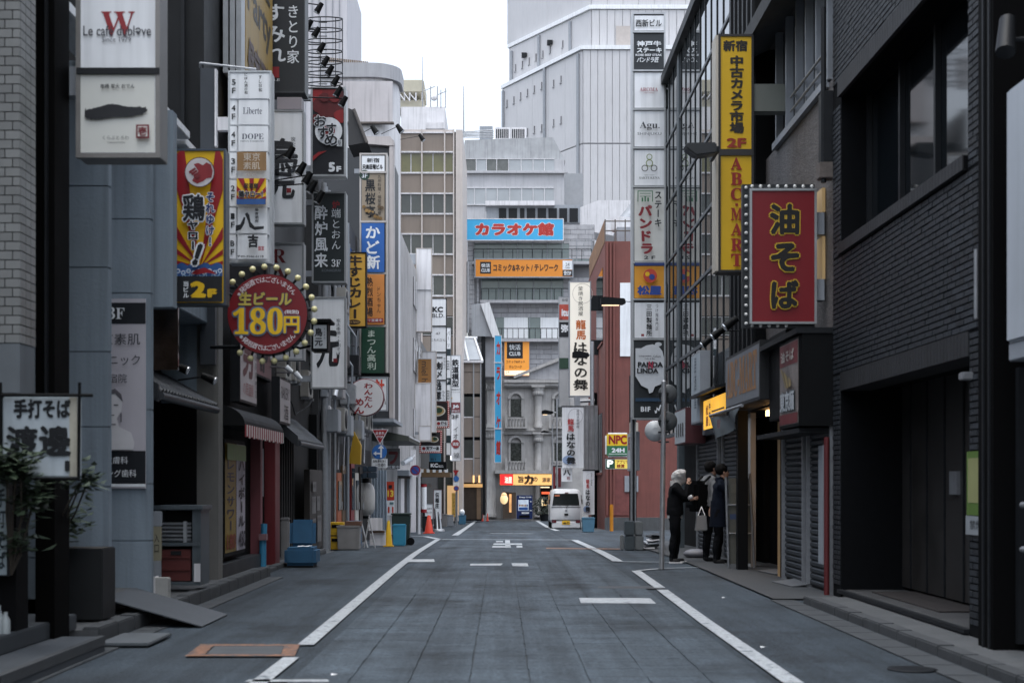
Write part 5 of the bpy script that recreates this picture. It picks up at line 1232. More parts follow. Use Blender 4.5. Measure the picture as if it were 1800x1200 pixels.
MB().fbox(4, 697, 136, 838, d, .12).build('board', PAP, rt, .01)
MB().fbox(122, 698, 135.5, 837, d - .006, .01).build('stained_edge', mat('stained_edge', (.38, .36, .30), .5, .2, 6, streak=.4), rt)
b = Board(rt, d); b.lay = .004; b.text('手打そば', (24, 701, 125, 735), ink('0c1016'), bold=.05, wob=.02); b.text('渡邊', (11, 748, 126, 802), ink('0c1016'), bold=.04, wob=.03); b.text('1', (115, 809, 124, 828), ink('0c1016'), bold=.05)
for q in ([(-20, 694), (163, 694.5)], [(140, 672), (138, 845)], [(1, 672), (1, 845)], [(-20, 841), (140, 841)]): bar(rt, 'frame_bar', [P(*q[0], d - .03), P(*q[1], d - .03)], .013, BLACK)
b = sign('small_left_sign', 'narrow pale sign with dark script at left edge under the noodle shop sign', 'sign', -30, 848, 14, 1012, 10.9, .12, 2, DARK, mat('small_pale', (.30, .36, .39), .5)); b.text('手打そば', (-6, 858, 10, 1000), ink('1a2a33'), vert=True, bold=.03)
# blank white projecting signs further on
def blank(label, x0, y0, x1, y1, d, name='blank_sign', face=WHITE2): 
    b = sign(name, label, 'sign', x0, y0, x1, y1, d, .5, 1, mat('buff_frame', (.40, .36, .33), .5), face); brackets(b, x0, ((y0 + y1) / 2,), d, -4.3, .06); return b
b = blank('upper tall blank white sign box projecting from the ribbed facade', 731, 436, 759, 583, 62.5); MB().fbox(732, 508.5, 758, 509.8, 62.47, .03).build('seam', GREYP, b.root)
for y in (455, 557): brackets(b, 731, (y,), 62.5, -4.3, .12, .22)
b = blank('lower blank white sign box below the brown slim sign', 729, 673, 758, 776, 61.5); b = blank('grey blank sign strip behind brown slim sign', 741, 617, 767, 760, 64.5)
b = blank('small white sign box under the lower blank one', 736, 748, 758, 774, 60.5)
b = sign('brown_slim_sign', 'small brown sign with sideways lettering between blank white signs', 'sign', 734, 630, 759, 673, 61.8, .4, 1, FR, mat('caramel_panel', H3('8a5f2e'), .45))
gv, gf = glyph('miel h'.translate(SERIF) if False else 'miel h')
u0, v1 = b.uv(741, 635); u1, v0 = b.uv(752, 671); ax, bx2 = min(v[0] for v in gv), max(v[0] for v in gv); ay, by = min(v[1] for v in gv), max(v[1] for v in gv)
b.put('lettering', [(u0 + (y - ay) / (by - ay) * (u1 - u0), v1 - (x - ax) / (bx2 - ax) * (v1 - v0)) for x, y in gv], gf, K1)
# column of white signs
d = 67
b = sign('white_column_sign', 'white stacked sign column with two bold black capitals at its top', 'sign', 757, 524, 785, 706, d, .5, 1.2, DARK, WHITE)
for y in (572, 618, 667): MB().fbox(757, y, 785, y + 2, d - .02, .03).build('divider', DARK, b.root)
b.text('KC', (760, 539, 779, 549), K1, bold=.06); b.text('BLD.', (760, 551, 781, 558), K1, bold=.01); b.text('47', (766, 584, 774, 588), K1); b.text('こもれびん', (758, 595, 783, 599.5), K1)
b.text('一剣〆', (767, 627, 778, 664), K1, vert=True, bold=.04, wob=.05); b.text('おやひん', (779.5, 628, 783, 648), ink('4a4f58'), vert=True); b.text('浅草', (767, 670, 776, 704), K1, vert=True, bold=.04, wob=.05); b.text('ももう', (777.5, 686, 782, 704), ink('4a4f58'), vert=True); brackets(b, 758, (550, 640), d, -4.3)
b = sign('narrow_white_sign', 'thin white sign strip just right of the stacked white column', 'sign', 784, 575, 793, 800, 74, .5, .8, DARK, WHITE)
for (a, e) in ((613, 625), (664, 676), (715, 728), (765, 778)): b.panel((785, a, 792, e), ink('1c2d33'), 'dark_band')
b.text('バー ツ', (786, 582, 790.5, 610), K1, vert=True); b.text('回', (785, 634, 790, 650), K1); b.text('F', (786, 667, 790, 673), WT); b.text('回', (785, 686, 790, 702), K1)
d = 84
b = sign('model_shop_sign', 'tall white sign with bold kanji and 3F at the far left', 'sign', 792, 624, 810, 810, d, .5, .8, GREYP, WHITE)
b.text('鉄道模型', (794, 631, 807, 680), K1, vert=True, bold=.04, lead=1.0); b.text('買取販売中', (793.6, 683, 808, 686), K1); b.text('トミックス', (793.6, 687.5, 808, 690.5), K1)
b.panel((793.5, 707, 809, 725), ink('7a3a40'), 'red_panel'); b.text('J6', (795, 711, 807, 718), WT, bold=.05); b.text('新宿店', (794, 720, 808, 724), WT); b.text('3F', (794, 729, 806, 736), K1, bold=.02); b.text('イオ', (797, 750, 805, 771), K1, vert=True); b.disc(801, 780, 7.5, ink('8c2a30')); b.text('満室', (795.5, 777, 806.5, 783), WT, bold=.02); b.text('入居者募集', (795, 795, 808, 805), K1)
MB().fbox(793, 699, 795.5, 700, d - .02, .02).build('tick', KY, b.root); brackets(b, 792, (660,), d, -4.2)
MB().fbox(791.5, 735, 793.2, 808, d - .1, .08).build('tube_light', emit('tube_white', (.95, .95, 1), .5), b.root)
# noodle photo signs with dotted red borders
def noodle(label, x0, y0, x1, y1, d, cxb, cyb, rb):
    b = sign('noodle_photo_sign', label, 'sign', x0, y0, x1, y1, d, .4, 0, BLACK, mat('noodle_red', H3('8a1a20'), .4)); w = 3.2
    b.panel((x0 + w, y0 + w, x1 - w, y1 - w), ink('1a1214'), 'inner_panel'); b.disc(cxb, cyb, rb, ink('c9c6bc'), rb * .62, 'bowl'); b.disc(cxb, cyb, rb * .85, ink('a58a5c'), rb * .5, 'soup'); b.disc(cxb + 3, cyb - 1, rb * .45, ink('24402a'), rb * .32, 'greens')
    b.panel((x0 + w, y1 - 13, x1 - w, y1 - w), ink('cfd0d3'), 'caption'); b.disc(x0 + 8, y1 - 8, 3, ink('8a1a20')); b.text('天下一品', (x0 + 12, y1 - 11.5, x1 - 5, y1 - 5), K1, bold=.06)
    n = int((x1 - x0) / 3.8); V, F = [], []
    def dot(x, y):
        o = len(V); 
        for i in range(6): a = math.pi * i / 3; V.append(b.uv(x + .9 * math.cos(a), y - .9 * math.sin(a)))
        F.append(tuple(range(o, o + 6)))
    for i in range(n + 1):
        x = x0 + 1.6 + (x1 - x0 - 3.2) * i / n; dot(x, y0 + 1.6); dot(x, y1 - 1.6)
    m = int((y1 - y0) / 3.8)
    for i in range(1, m):
        y = y0 + 1.6 + (y1 - y0 - 3.2) * i / m; dot(x0 + 1.6, y); dot(x1 - 1.6, y)
    b.put('border_lamps', V, F, emit('pink_dot', (.9, .75, .7), .1)); brackets(b, x0, ((y0 + y1) / 2,), d, -4.3)
noodle('upper noodle-bowl photo sign with dotted red border', 763, 704, 790, 752, 70, 768, 722, 15); noodle('lower noodle-bowl photo sign with dotted red border', 737, 756, 777, 796, 65, 762, 772, 9)
b = sign('teal_bar_sign', 'small teal sign hung under the lower noodle photo sign', 'sign', 755, 795, 775, 811, 66, .3, 0, DARK, mat('teal_panel', H3('2f6a86'), .4)); b.text('B1', (758, 805, 766, 809), K1)
b = sign('dark_kc_sign', 'dark fascia with two white capitals over far left shops', 'sign', 754, 811, 785, 825, 67.5, .6, 0, BLACK, BLACK); b.text('KC', (757, 814, 770, 821), WT, bold=.05); b.text('BLD.', (771, 817, 780, 821), WT)
for i in range(3): pass
# ------------------------------------------------------------------ signs on the right
d = 36.0
b = sign('tenant_column_sign', 'very tall silver-framed column of tenant panels before the glass building', 'sign', 1111, 22, 1170, 737, d, .5, 3, ALU, mat('column_dark', (.05, .05, .055), .5))
pan = [(28, 54, WHITE), (58, 122, mat('steak_black', (.018, .022, .026), .4)), (128, 190, WHITE), (195, 258, WHITE), (264, 326, WHITE), (331, 459, mat('warm_white', (.58, .58, .55), .4)), (468, 524, mat('amber_panel', H3('d8962c'), .4)), (532, 594, WHITE), (601, 705, mat('panda_black', (.016, .02, .024), .4)), (706, 733, mat('panda_black', (.016, .02, .024), .4))]
for (a, e, m) in pan: b.panel((1115, a, 1167, e), m, 'tenant_panel')
for (a, e, m) in pan[:-2] : MB().fbox(1113, e + .5, 1168, e + 3.5, d - .03, .06).build('divider', ALU, b.root)
b.text('西新ビル', (1117, 35, 1163, 48), K1, bold=.02)
b.text('神戸牛', (1119, 73, 1162, 83), WT, bold=.04); b.text('ステーキ', (1119, 85, 1163, 94), WT, bold=.05); b.text('KOBE BEEF STEAK', (1117, 96, 1163, 100), WT, bold=.03); b.text('パンドラ匠', (1119, 102, 1158, 111), WT, bold=.03, slant=.2)
b.text('AROMA'.translate(SERIF), (1124, 155, 1156, 162), ink('8f4a55')); b.text('relax beauty', (1131, 163.5, 1150, 166), ink('8f4a55'))
b.text('Agu.'.translate(SERIF), (1124, 215, 1159, 230), ink('2c3038')); b.text('SHINJUKU', (1120, 234, 1162, 240), ink('2c3038'))
GRN = ink('6f8038')
for (x, y, r0, r1) in ((1141, 277, 4, 5.2), (1141, 288, 5, 6.4), (1133, 297, 4.5, 5.8), (1149, 297, 4.5, 5.8)): b.ring(x, y, r0, r1, GRN if y < 295 else K1, 'knot_emblem', 16)
b.text('SAKYUKENA'.translate(SERIF), (1123, 312, 1159, 316), ink('4a4f45')); b.text('relax resort', (1132, 308, 1150, 310), ink('4a4f45'))
GR2 = ink('3f6e50')
for q in ((1120, 336.5, 1147, 338), (1120, 336.5, 1121.5, 356), (1145.5, 336.5, 1147, 356), (1124, 341, 1143, 342.2), (1124, 346, 1143, 347.2), (1127, 349, 1130, 356), (1137, 349, 1140, 356), (1132, 347, 1134.5, 356)): b.panel(q, GR2, 'emblem_line')
b.text('パンドラ', (1121, 362, 1147, 448), ink('7a1420'), vert=True, bold=.06, slant=-.04); b.text('ステーキ', (1150, 339, 1162, 400), K1, vert=True, bold=.03); b.text('2 F', (1131, 451, 1151, 457), K1, bold=.03)
b.panel((1115, 463, 1167, 468), ink('22366e'), 'blue_band'); b.disc(1142, 486, 12, ink('b8402c')); b.disc(1137, 483, 4, KY); b.disc(1145, 488, 5, ink('2a3f86')); b.text('松屋', (1119, 503, 1162, 520), ink('22418c'), bold=.06)
b.text('三田製麺所', (1135, 537, 1145, 592), K1, vert=True, bold=.03); b.text('つけ麺専門店', (1151, 537, 1156, 582), K1, vert=True); b.panel((1126, 588, 1131, 592), ink('8c3038'), 'seal')
cl = [(1116, 613), (1126, 613), (1135, 608), (1146, 606), (1156, 609), (1163, 618), (1166, 630), (1166, 668), (1160, 676), (1150, 680), (1146, 690), (1140, 692), (1138, 684), (1126, 678), (1120, 668), (1116, 662)]
b.poly(cl, mat('cloud_white', (.55, .57, .60), .4), 'speech_cloud'); b.disc(1156, 606, 6, MATS['cloud_white'], 3.5, 'speech_puff')
b.text('Independent', (1122, 625, 1144, 628.5), K1); b.text('Culture', (1147, 625, 1160, 628.5), K1); b.text('Cafe & Bar', (1132, 629.5, 1150, 632.5), K1); b.text('PANDA', (1120, 637, 1164, 646.5), K1, bold=.05); b.text('LINDA', (1118.5, 648, 1156, 657), K1, bold=.05)
b.text('N', (1138, 635.5, 1147, 649), ink('a03048'), bold=.05, slant=.1); b.panel((1116, 700, 1166, 706), ink('1f3a52'), 'blue_band'); b.text('B1F', (1125, 715, 1142, 724), WT, bold=.05); b.poly([(1150, 727), (1149, 721), (1152, 723), (1153, 716), (1156, 719), (1159, 711), (1161, 713), (1157, 723), (1154, 720), (1153, 726)], WT, 'arrow')
for (y0, y1) in ((155, 186), (326, 360), (498, 528)): MB().box(WX(1169, d), XR + .05, d + .1, d + .35, WZ(y1, d), WZ(y0, d)).build('wall_arm', mat('arm_grey', (.2, .205, .21), .5), b.root)
for x in (1113.5, 1167.5):
    MB().fbox(x - 1.6, 737, x + 1.6, 915 if x < 1140 else 760, d + .1, .12).build('support_post', DARK, b.root)
MB().tube([P(1113, 733, d + .2), P(1113, 965, d + .2)], .07, 8).build('support_pole', STEEL, b.root)
# yellow double sign
d = 21.0
b = sign('yellow_camera_sign', 'tall yellow double sign, black kanji above and red serif capitals below', 'sign', 1263, 60, 1325, 478, d, .4, 4, mat('dark_brown_frame', (.02, .018, .018), .5), mat('vivid_yellow', H3('cfa512'), .4, .05, 2))
MB().fbox(1265, 262, 1323, 273, d - .01, .05).build('divider', MATS['dark_brown_frame'], b.root); MB().fbox(1258, 62, 1263, 476, d + .02, .38).build('side_trim', mat('cream_trim', (.5, .45, .38), .5), b.root)
b.text('新宿', (1271, 71, 1314, 91), ink('1f1a10'), bold=.05); b.text('中古カメラ市場', (1282, 98, 1308, 235), ink('1f1a10'), vert=True, bold=.05, lead=1.0)
b.text('2F', (1277, 243, 1312, 260), ink('8c2a14'), bold=.05)
for i, ch in enumerate('ABC'): b.text(ch.translate(SERIF), (1284, 277 + i * 27, 1304, 299 + i * 27), ink('8c1a14'), bold=.02)
b.panel((1292, 358, 1297, 363), ink('8c1a14'), 'dot')
for i, ch in enumerate('MART'): b.text(ch.translate(SERIF), (1284, 366 + i * 27, 1305, 388 + i * 27), ink('8c1a14'), bold=.02)
brackets(b, 1322, (170, 380), d, XR + .1, .12, .2, mat('arm_olive', (.16, .17, .15), .5))
# red oil-noodle sign with chaser bulbs
d = 18.3
b = sign('red_noodle_sign', 'large dark red sign with black yellow-edged characters and bulb dotted side', 'sign', 1318, 331, 1436, 569, d, .3, 4, ALU, mat('oil_red', H3('74111a'), .4, .08, 2))
CH = mat('bulb_white', (.62, .62, .60), .3)
MB().fbox(1305, 324, 1432, 576, d + .06, .1).build('bulb_box', mat('bulb_box_black', (.012, .014, .017), .5), b.root)
q_ = MB().ball((0, 0, 0), S(3.2, d), 8).build('chaser_source', CH); cme = q_.data; COL.objects.unlink(q_); bpy.data.objects.remove(q_)
for i in range(16): p = P(1311.5, 330 + i * 15.9, d + .05); share('chaser_bulb', cme, p - Vector((0, 0, S(3.2, d))), b.root)
for i in range(8): p = P(1322 + i * 15, 327.5, d + .055); share('chaser_bulb', cme, p - Vector((0, 0, S(3.2, d))), b.root)
for i in range(5): p = P(1322 + i * 15, 572.5, d + .055); share('chaser_bulb', cme, p - Vector((0, 0, S(3.2, d))), b.root)
YE = ink('c9a52c')
for ch, q in (('油', (1352, 358, 1406, 413)), ('そ', (1354, 427, 1405, 478)), ('ば', (1354, 492, 1404, 543))): b.text(ch, q, ink('0f0d0c'), bold=.045, out=YE, outw=.035, wob=.025)
for (y0, y1) in ((371, 410), (489, 526)): MB().box(WX(1436, d), XR + .02, d + .08, d + .28, WZ(y1, d), WZ(y0, d)).build('wall_arm', GREYP, b.root)
# shop fascia signs along the right wall
b = wallsign('shoe_shop_fascia', 'grey slanted fascia with worn orange capitals on the right shops', 20.4, 23.5, 2.62, 3.48, XR - .45, mat('fascia_slate', (.17, .18, .20), .5, .15, 2, streak=.2), mat('fascia_side', (.012, .013, .015), .5), .5, .05)
b.text('ABC-MART'.translate(SERIF), (23.35, 3.38, 20.6, 2.78), mat('worn_orange', (.34, .17, .07), .6, .35, 8), bold=.02)
b = wallsign('black_box_sign', 'black box sign housing next to the grey fascia', 19.15, 20.36, 2.3, 3.50, XR - .32, BLACK, BLACK, .4, .02)
b = wallsign('photo_panel_sign', 'slanted red-topped photo panel sign on black box by the brick building', 17.85, 19.1, 2.14, 3.28, XR - .42, mat('photo_grey', (.22, .19, .18), .5, .5, 6), BLACK, .5, .04)
b.panel((19.05, 3.23, 17.9, 2.95), ink('6a2428'), 'red_header'); b.panel((19.05, 2.32, 17.9, 2.19), ink('6a2428'), 'red_footer'); b.text('油そば', (18.95, 3.15, 18.1, 3.0), ink('b9b0a8'), bold=.03); b.text('東京麺', (18.95, 2.62, 18.05, 2.35), ink('b8bcc0'), bold=.04, out=ink('2a3f44'), outw=.04)
for i in range(7): b.poly([(18.9 - i * .12, 2.93 - i * .03), (18.8 - i * .11, 2.92 - i * .03), (18.5 - i * .06, 2.66), (18.56 - i * .06, 2.65)], ink(['8c7a4a', '6a5a44', 'a08a5a'][i % 3]), 'noodle_print')
rt = thing('black_box_canopy', 'large black canopy box above the shutters beside brick building', 'canopy', (XR, 18.3, 2.3)); MB().box(XR - .39, XR + .02, 17.82, 17.845, 2.14, 3.36).build('end_panel', BLACK, rt); MB().box(XR - .46, XR + .02, 17.8, 20.38, 3.30, 3.37).build('top', DARK, rt); MB().box(XR - .40, XR + .02, 17.95, 20.9, 2.06, 2.12).build('soffit', DARK, rt)
# lit yellow sign
LY = emit('lit_yellow', H3('f2b53a'), .45, .15, 2)
rt = thing('lit_yellow_sign', 'glowing yellow shop sign under small black roof on the right', 'sign', (XR - .3, 27.6, 2.2)); X = XR - .25
MB().box(X + .02, X + .2, 24.8, 27.5, 2.46, 3.02).build('housing', DARK, rt)
for (a, e, z0) in ((26.4, 27.5, 2.45), (25.45, 26.36, 2.66), (24.8, 25.41, 2.66)): MB().box(X, X + .018, a, e, z0, 3.0).build('lit_panel', LY, rt)
MB().prism([(X - .2, 3.06), (X + .3, 3.18), (X + .3, 3.24), (X - .2, 3.12)], 'y', 24.7, 28.0).build('roof', DARK, rt)
b = Board(rt, X=X, side=1); b.text('松屋', (27.15, 2.9, 26.85, 2.5), ink('a03a30'), vert=True, bold=.04); b.text('牛めし', (26.75, 2.92, 26.5, 2.5), ink('2a3f86'), vert=True, bold=.04); b.panel((26.36, 2.76, 24.85, 2.73), ink('2a3350'), 'blue_rule')
# further wall signs left of it
b = wallsign('white_hanging_sign', 'white projecting sign with black bars beside convex mirror pole', 29.2, 31.0, 2.24, 2.98, XR - .38, mat('dull_white', (.40, .43, .46), .5), mat('maroon_side', (.07, .014, .018), .5), .42, .03)
for i in range(4): b.panel((30.7 - i * .36, 2.68, 30.55 - i * .36, 2.4), K1, 'bar_print')
b = wallsign('tall_pale_sign', 'tall pale panel sign above the glowing yellow sign', 27.6, 28.9, 2.6, 4.0, XR - .3, mat('pale_blue_white', (.34, .39, .43), .5), GREYP, .2, .04); b.text('居酒屋', (28.4, 3.9, 28.1, 2.9), ink('4a5560'), vert=True)
b = wallsign('white_corner_board', 'white board with faint red print behind the tall column post', 36.6, 38.5, 1.75, 2.75, XR - .75, mat('dull_white', (.40, .43, .46), .5), GREYP, .15, .05); b.text('医', (38.2, 2.65, 37.6, 2.3), ink('8a4a44'), bold=.03)
# drooping cloth flag
rt = thing('cloth_flag', 'dark drooping shop cloth under the grey fascia', 'flag', (XR - .5, 23, 2.1)); vs, fs = [], []
for i in range(13):
    for k in range(7):
        u, v = i / 12, k / 6; vs.append((XR - .5 - .06 * math.sin(u * 9 + v * 2), 21.8 + u * 3.0 + .12 * v * (1 - 2 * u), 2.58 - v * (.2 + .24 * u) - .05 * math.sin(u * 3.1)))
for i in range(12):
    for k in range(6): fs.append((i * 7 + k, i * 7 + k + 1, (i + 1) * 7 + k + 1, (i + 1) * 7 + k))
MB().add(vs, fs, True).build('cloth', mat('slate_cloth', (.07, .085, .095), .7, .2, 4), rt); bar(rt, 'rail', [(XR - .5, 21.6, 2.6), (XR - .5, 24.9, 2.6)], .025, STEEL); Board(rt, X=XR - .58, side=1).text('営', (23.6, 2.48, 23.2, 2.32), ink('6a4a50'), bold=.04)
# parking signs
d = 57.5
rt = thing('parking_sign', 'rounded yellow over green parking sign with red capitals', 'sign', P(1086, 804, d)); 
MB().fbox(1064, 760, 1108, 803, d, .25).build('housing', WHITE, rt, .12); b = Board(rt, d - .002)
b.panel((1066.5, 762.5, 1105.5, 783), ink('e0b820'), 'yellow_half'); b.panel((1066.5, 783, 1105.5, 800.5), ink('2c6a44'), 'green_half'); b.text('NPC', (1070, 764.5, 1102, 780.5), ink('8f1616'), bold=.045); b.text('24H', (1075, 787, 1098, 795), WT, bold=.05); b.panel((1070, 797, 1102, 798), WT, 'rule')
b = sign('parking_app_sign', 'small parking sign with white P on green and yellow panel', 'sign', 1064, 806, 1108, 824, d, .2, 1, ALU, ink('1f4a36')); b.text('P', (1067, 808, 1078, 821), emit('p_white', (.9, .95, .92), .35), bold=.05); b.panel((1081, 807, 1107, 823), emit('p_yellow', (.8, .6, .1), .1), 'yellow_panel'); b.text('アプリで', (1084, 808.5, 1105, 814.5), ink('8f1616'), bold=.02); b.text('精算', (1084, 815.5, 1098, 822), ink('8f1616'), bold=.02)
rt = thing('parking_pole', 'black parking sign pole with a junction box before the red building', 'pole', (WX(1112, d), d, G(d))); MB().fbox(1107, 660, 1119, 915, d + .3, .25).build('pole', BLACK, rt); MB().fbox(1107, 742, 1122, 768, d + .1, .2).build('junction_box', mat('beige_box', (.34, .31, .27), .6), rt, .02)
# ------------------------------------------------------------------ signs at the end of the street
d = dE - 1.0
b = sign('karaoke_banner', 'wide sky blue banner with red katakana on the corner building', 'sign', 818, 384, 991, 423, d, .5, 1.5, WHITE2, mat('sky_blue', H3('3da6d6'), .4, .05, 1)); b.text('カラオケ館', (835, 391, 974, 415), ink('b02a22'), bold=.07, out=WT, outw=.03)
b = sign('orange_net_banner', 'wide orange banner with black square emblem and katakana', 'sign', 834, 454, 1008, 488, d, .5, 2, GREYP, mat('orange_sign', H3('d8862a'), .4, .05, 1)); b.panel((844, 460, 863, 481), K1, 'emblem_square'); b.text('快活', (846, 463, 861, 470), WT, bold=.02); b.text('CLUB', (846, 472, 861, 478), WT, bold=.03); b.text('コミック&ネット / テレワーク', (867, 464, 981, 477), ink('3a2010'), bold=.035); b.panel((989, 458, 1006, 474), WT, 'white_square'); b.text('24', (994, 462, 1001, 468), K1); b.text('OPEN', (993, 469.5, 1002, 472), K1); b.panel((989, 475, 1006, 485), K1, 'black_square'); b.text('受付5F', (991, 476, 1004, 484), WT, bold=.03)
b = sign('orange_square_sign', 'square glowing orange sign with black emblem above arched windows', 'sign', 886, 596, 931, 661, d + .5, .4, .8, GREYP, emit('orange_lit', H3('e8983a'), .12, .2, .8)); b.panel((891, 601, 919, 630), K1, 'emblem_square'); b.text('快活', (895, 605, 915, 615), WT, bold=.02); b.text('CLUB', (895, 618, 915, 625), WT, bold=.03); b.text('コミック&ネット', (890, 633, 923, 638), ink('4a2010'), bold=.02); b.text('テレワーク', (895, 642, 917, 647), ink('4a2010'), bold=.02); b.panel((887, 651, 930, 659), emit('warm_strip', (.95, .75, .5), .45), 'lit_strip'); b.text('24', (889, 651.5, 895, 656), ink('8a7a60'))
b = sign('blue_vertical_sign', 'slim tall blue sign with red katakana beside the ornate columns', 'sign', 869, 589, 882, 813, 101, .9, 1, WHITE2, mat('sky_blue', H3('3da6d6'), .4)); b.text('カラオケ館', (872, 600, 880, 800), ink('b02a22'), vert=True, bold=.06, lead=1.7)
MB().fbox(868, 636, 883, 638, 100.97, .05).build('joint', WHITE2, b.root); MB().fbox(868, 752, 883, 754, 100.97, .05).build('joint', WHITE2, b.root); brackets(b, 882, (640, 760), 101, WX(885, 105), .1, .1)
d = 107.5
b = sign('lit_ramen_sign', 'glowing amber sign with red left end and brush letters at street end', 'sign', 878, 832, 974, 853, d, .6, .8, BLACK, emit('amber_sign', H3('f0b870'), .34, .15, 1)); b.panel((879, 833, 902, 852), emit('red_lit', (.85, .03, .03), .35), 'red_end'); b.text('油屋', (887, 837, 900, 849), emit('cream_lit', (1, .85, .7), .4), bold=.03); b.text('旨', (911, 836, 921, 848), K1, bold=.03, wob=.05); b.text('力', (921, 834, 938, 851), ink('2a0f08'), bold=.09, wob=.03); b.text('の', (937, 838, 945, 846), K1, bold=.03); b.text('源家', (953, 839, 968, 847), K1, bold=.02)
# tall lit hanging sign and banners by van
d = 68.0
b = sign('tall_lantern_sign', 'tall softly lit white sign with orange and black brush letters above van', 'sign', 1000, 494, 1039, 697, d, .5, 2, GREYP, emit('soft_white', (.72, .68, .60), .2, .2, .6)); OR = ink('c8682a')
b.ring(1024, 516, 17, 17.8, ink('b9b2aa'), 'faint_ring', 30); b.text('釜焼き居酒屋', (1016, 503, 1025, 555), ink('3a3a38'), vert=True, wob=.03); b.text('龍馬', (1012, 562, 1030, 597), OR, vert=True, bold=.03, wob=.04); b.text('はなの舞', (1008, 602, 1033, 686), ink('26241f'), vert=True, bold=.03, wob=.06); brackets(b, 1037, (532, 610), d, WX(1058, d), .15, .35, DARK)
d = 66.8
def banner(label, x0, y0, x1, y1, d, k):
    rt = thing('cloth_banner', label, 'banner', P((x0 + x1) / 2, y1, d)); vs, fs = [], []; n, m = 6, 14
    for j in range(m + 1):
        for i in range(n + 1):
            u, v = i / n, j / m; p = P(x0 + (x1 - x0) * u, y0 + (y1 - y0) * v, d); vs.append((p.x, p.y + .03 * math.sin(u * 5 + v * 4) * v, p.z))
    for j in range(m):
        for i in range(n): fs.append((j * (n + 1) + i, j * (n + 1) + i + 1, (j + 1) * (n + 1) + i + 1, (j + 1) * (n + 1) + i))
    MB().add(vs, fs, True).build('cloth', WHITE, rt); b = Board(rt, d - .06); w, h = x1 - x0, y1 - y0
    b.ring(x0 + w * .62, y0 + h * .16, w * .33, w * .35, ink('a9aab2'), 'faint_ring', 24); b.disc(x0 + w * .3, y1 - h * .13, w * .28, ink('8fa3c4'), h * .07, 'flower_print'); b.text('釜焼き居酒屋', (x0 + w * .66, y0 + h * .05, x0 + w * .8, y0 + h * .35), ink('50545e'), vert=True); b.text('龍馬', (x0 + w * .25, y0 + h * .2, x0 + w * .55, y0 + h * .41), ink('a82a2c'), vert=True, bold=.03); b.text('はなの舞', (x0 + w * .2, y0 + h * .44, x0 + w * .62, y0 + h * .94), K1, vert=True, bold=.04, wob=.05)
    bar(rt, 'top_rod', [P(x0 - 1, y0, d), P(x1 + 1, y0, d)], .03, DARK); return b
banner('larger hanging white cloth banner with red and black brush letters', 988, 714, 1026, 822, d, 1); banner('smaller low white cloth banner above the blue bin', 1025, 826, 1045, 904, d - .6, 2)
b = sign('number_eight_board', 'white board with a bold brush eight under the larger banner', 'sign', 987, 821, 1006, 846, d + .3, .1, 0, GREYP, WHITE); b.text('八', (990, 825, 1003, 835), K1, bold=.05); b.text('銭', (996, 837, 1002, 843), ink('8a2a30'))
b = sign('small_tenant_sign', 'narrow stacked tenant sign left of the tall lit sign', 'sign', 982, 521, 1002, 715, 72, .4, 1, GREYP, mat('pale_grey_face', (.42, .43, .44), .5)); b.text('新宿', (988, 525, 998, 530), K1); b.panel((983, 535, 1001, 562), ink('b04a3a'), 'red_panel'); b.text('itu', (987, 543, 1000, 556), WT, bold=.05); b.text('7F', (984, 559, 989, 563), K1); b.panel((983, 566, 1001, 592), K1, 'black_panel'); b.text('弥', (986, 570, 999, 584), WT, bold=.05); b.panel((983, 629, 1001, 648), ink('2f4a3a'), 'green_panel')
gs = thing('steel_duct_tower', 'tall grey steel duct box beside the cloth banners', 'duct', P(1038, 826, 68)); MB().fbox(1027, 712, 1051, 826, 68, .6).build('duct', mat('streaky_steel', (.34, .34, .35), .5, .2, 3, metal=.4, streak=.5), gs, .02)
for x in (1033, 1046): MB().fbox(x, 713, x + 1, 825, 67.96, .04).build('seam', STEEL, gs)
MB().fbox(1010, 697, 1020, 714, 68, .3).build('junction', GREYP, gs); MB().tube([P(1020, 705, 67.8), P(1045, 704, 67.8)], .08).build('cross_pipe', STEEL, gs)
dg = thing('dark_service_wall', 'black narrow service wall between duct tower and red building', 'wall', P(1053, 935, 67)); MB().box(WX(1044, 69), WX(1063, 69), 69, 71, -2, WZ(690, 69)).build('wall', BLACK, dg)
rt = thing('red_vertical_banners', 'dim red vertical banners left of the van roof', 'banner', P(976, 858, 90)); MB().fbox(971, 820, 976, 858, 90, .1).build('banner', ink('6a1c22'), rt); MB().fbox(981, 822, 986, 856, 90, .1).build('banner', ink('5a1a22'), rt); MB().fbox(970, 818, 988, 820, 90, .1).build('rail', DARK, rt)
# ------------------------------------------------------------------ lamps and brackets
ORD = ['first', 'second', 'third', 'fourth', 'fifth', 'sixth', 'seventh', 'eighth', 'ninth', 'tenth', 'eleventh', 'twelfth', 'thirteenth']
SPI = mat('spot_reflector', (.5, .52, .55), .2, metal=.6)
def spot(label, px, py, ax, ay, d, r=.055, L=.2, tilt=(.3, -.5)):
    h = P(px, py, d); rt = thing('sign_spotlight', label, 'spotlight', h, 'sign spotlights')
    dv = Vector((-tilt[0], .0, tilt[1])).normalized()
    MB().cyl(h - dv * L * .5, h + dv * L * .5, r * .8, r * 1.15, 12).build('head', BLACK, rt); MB().cyl(h + dv * L * .5, h + dv * (L * .5 + .015), r * 1.05, n=12).build('reflector', SPI, rt)
    MB().tube([P(ax, ay, d + .05), h - dv * L * .3], .012, 6).build('arm', DARK, rt)
sp = [(561, 14, 520, 4), (543, 44, 522, 34), (556, 57, 528, 52), (565, 84, 536, 78), (572, 108, 538, 100), (580, 124, 538, 118), (590, 142, 538, 136), (595, 161, 538, 155), (604, 178, 540, 171)]
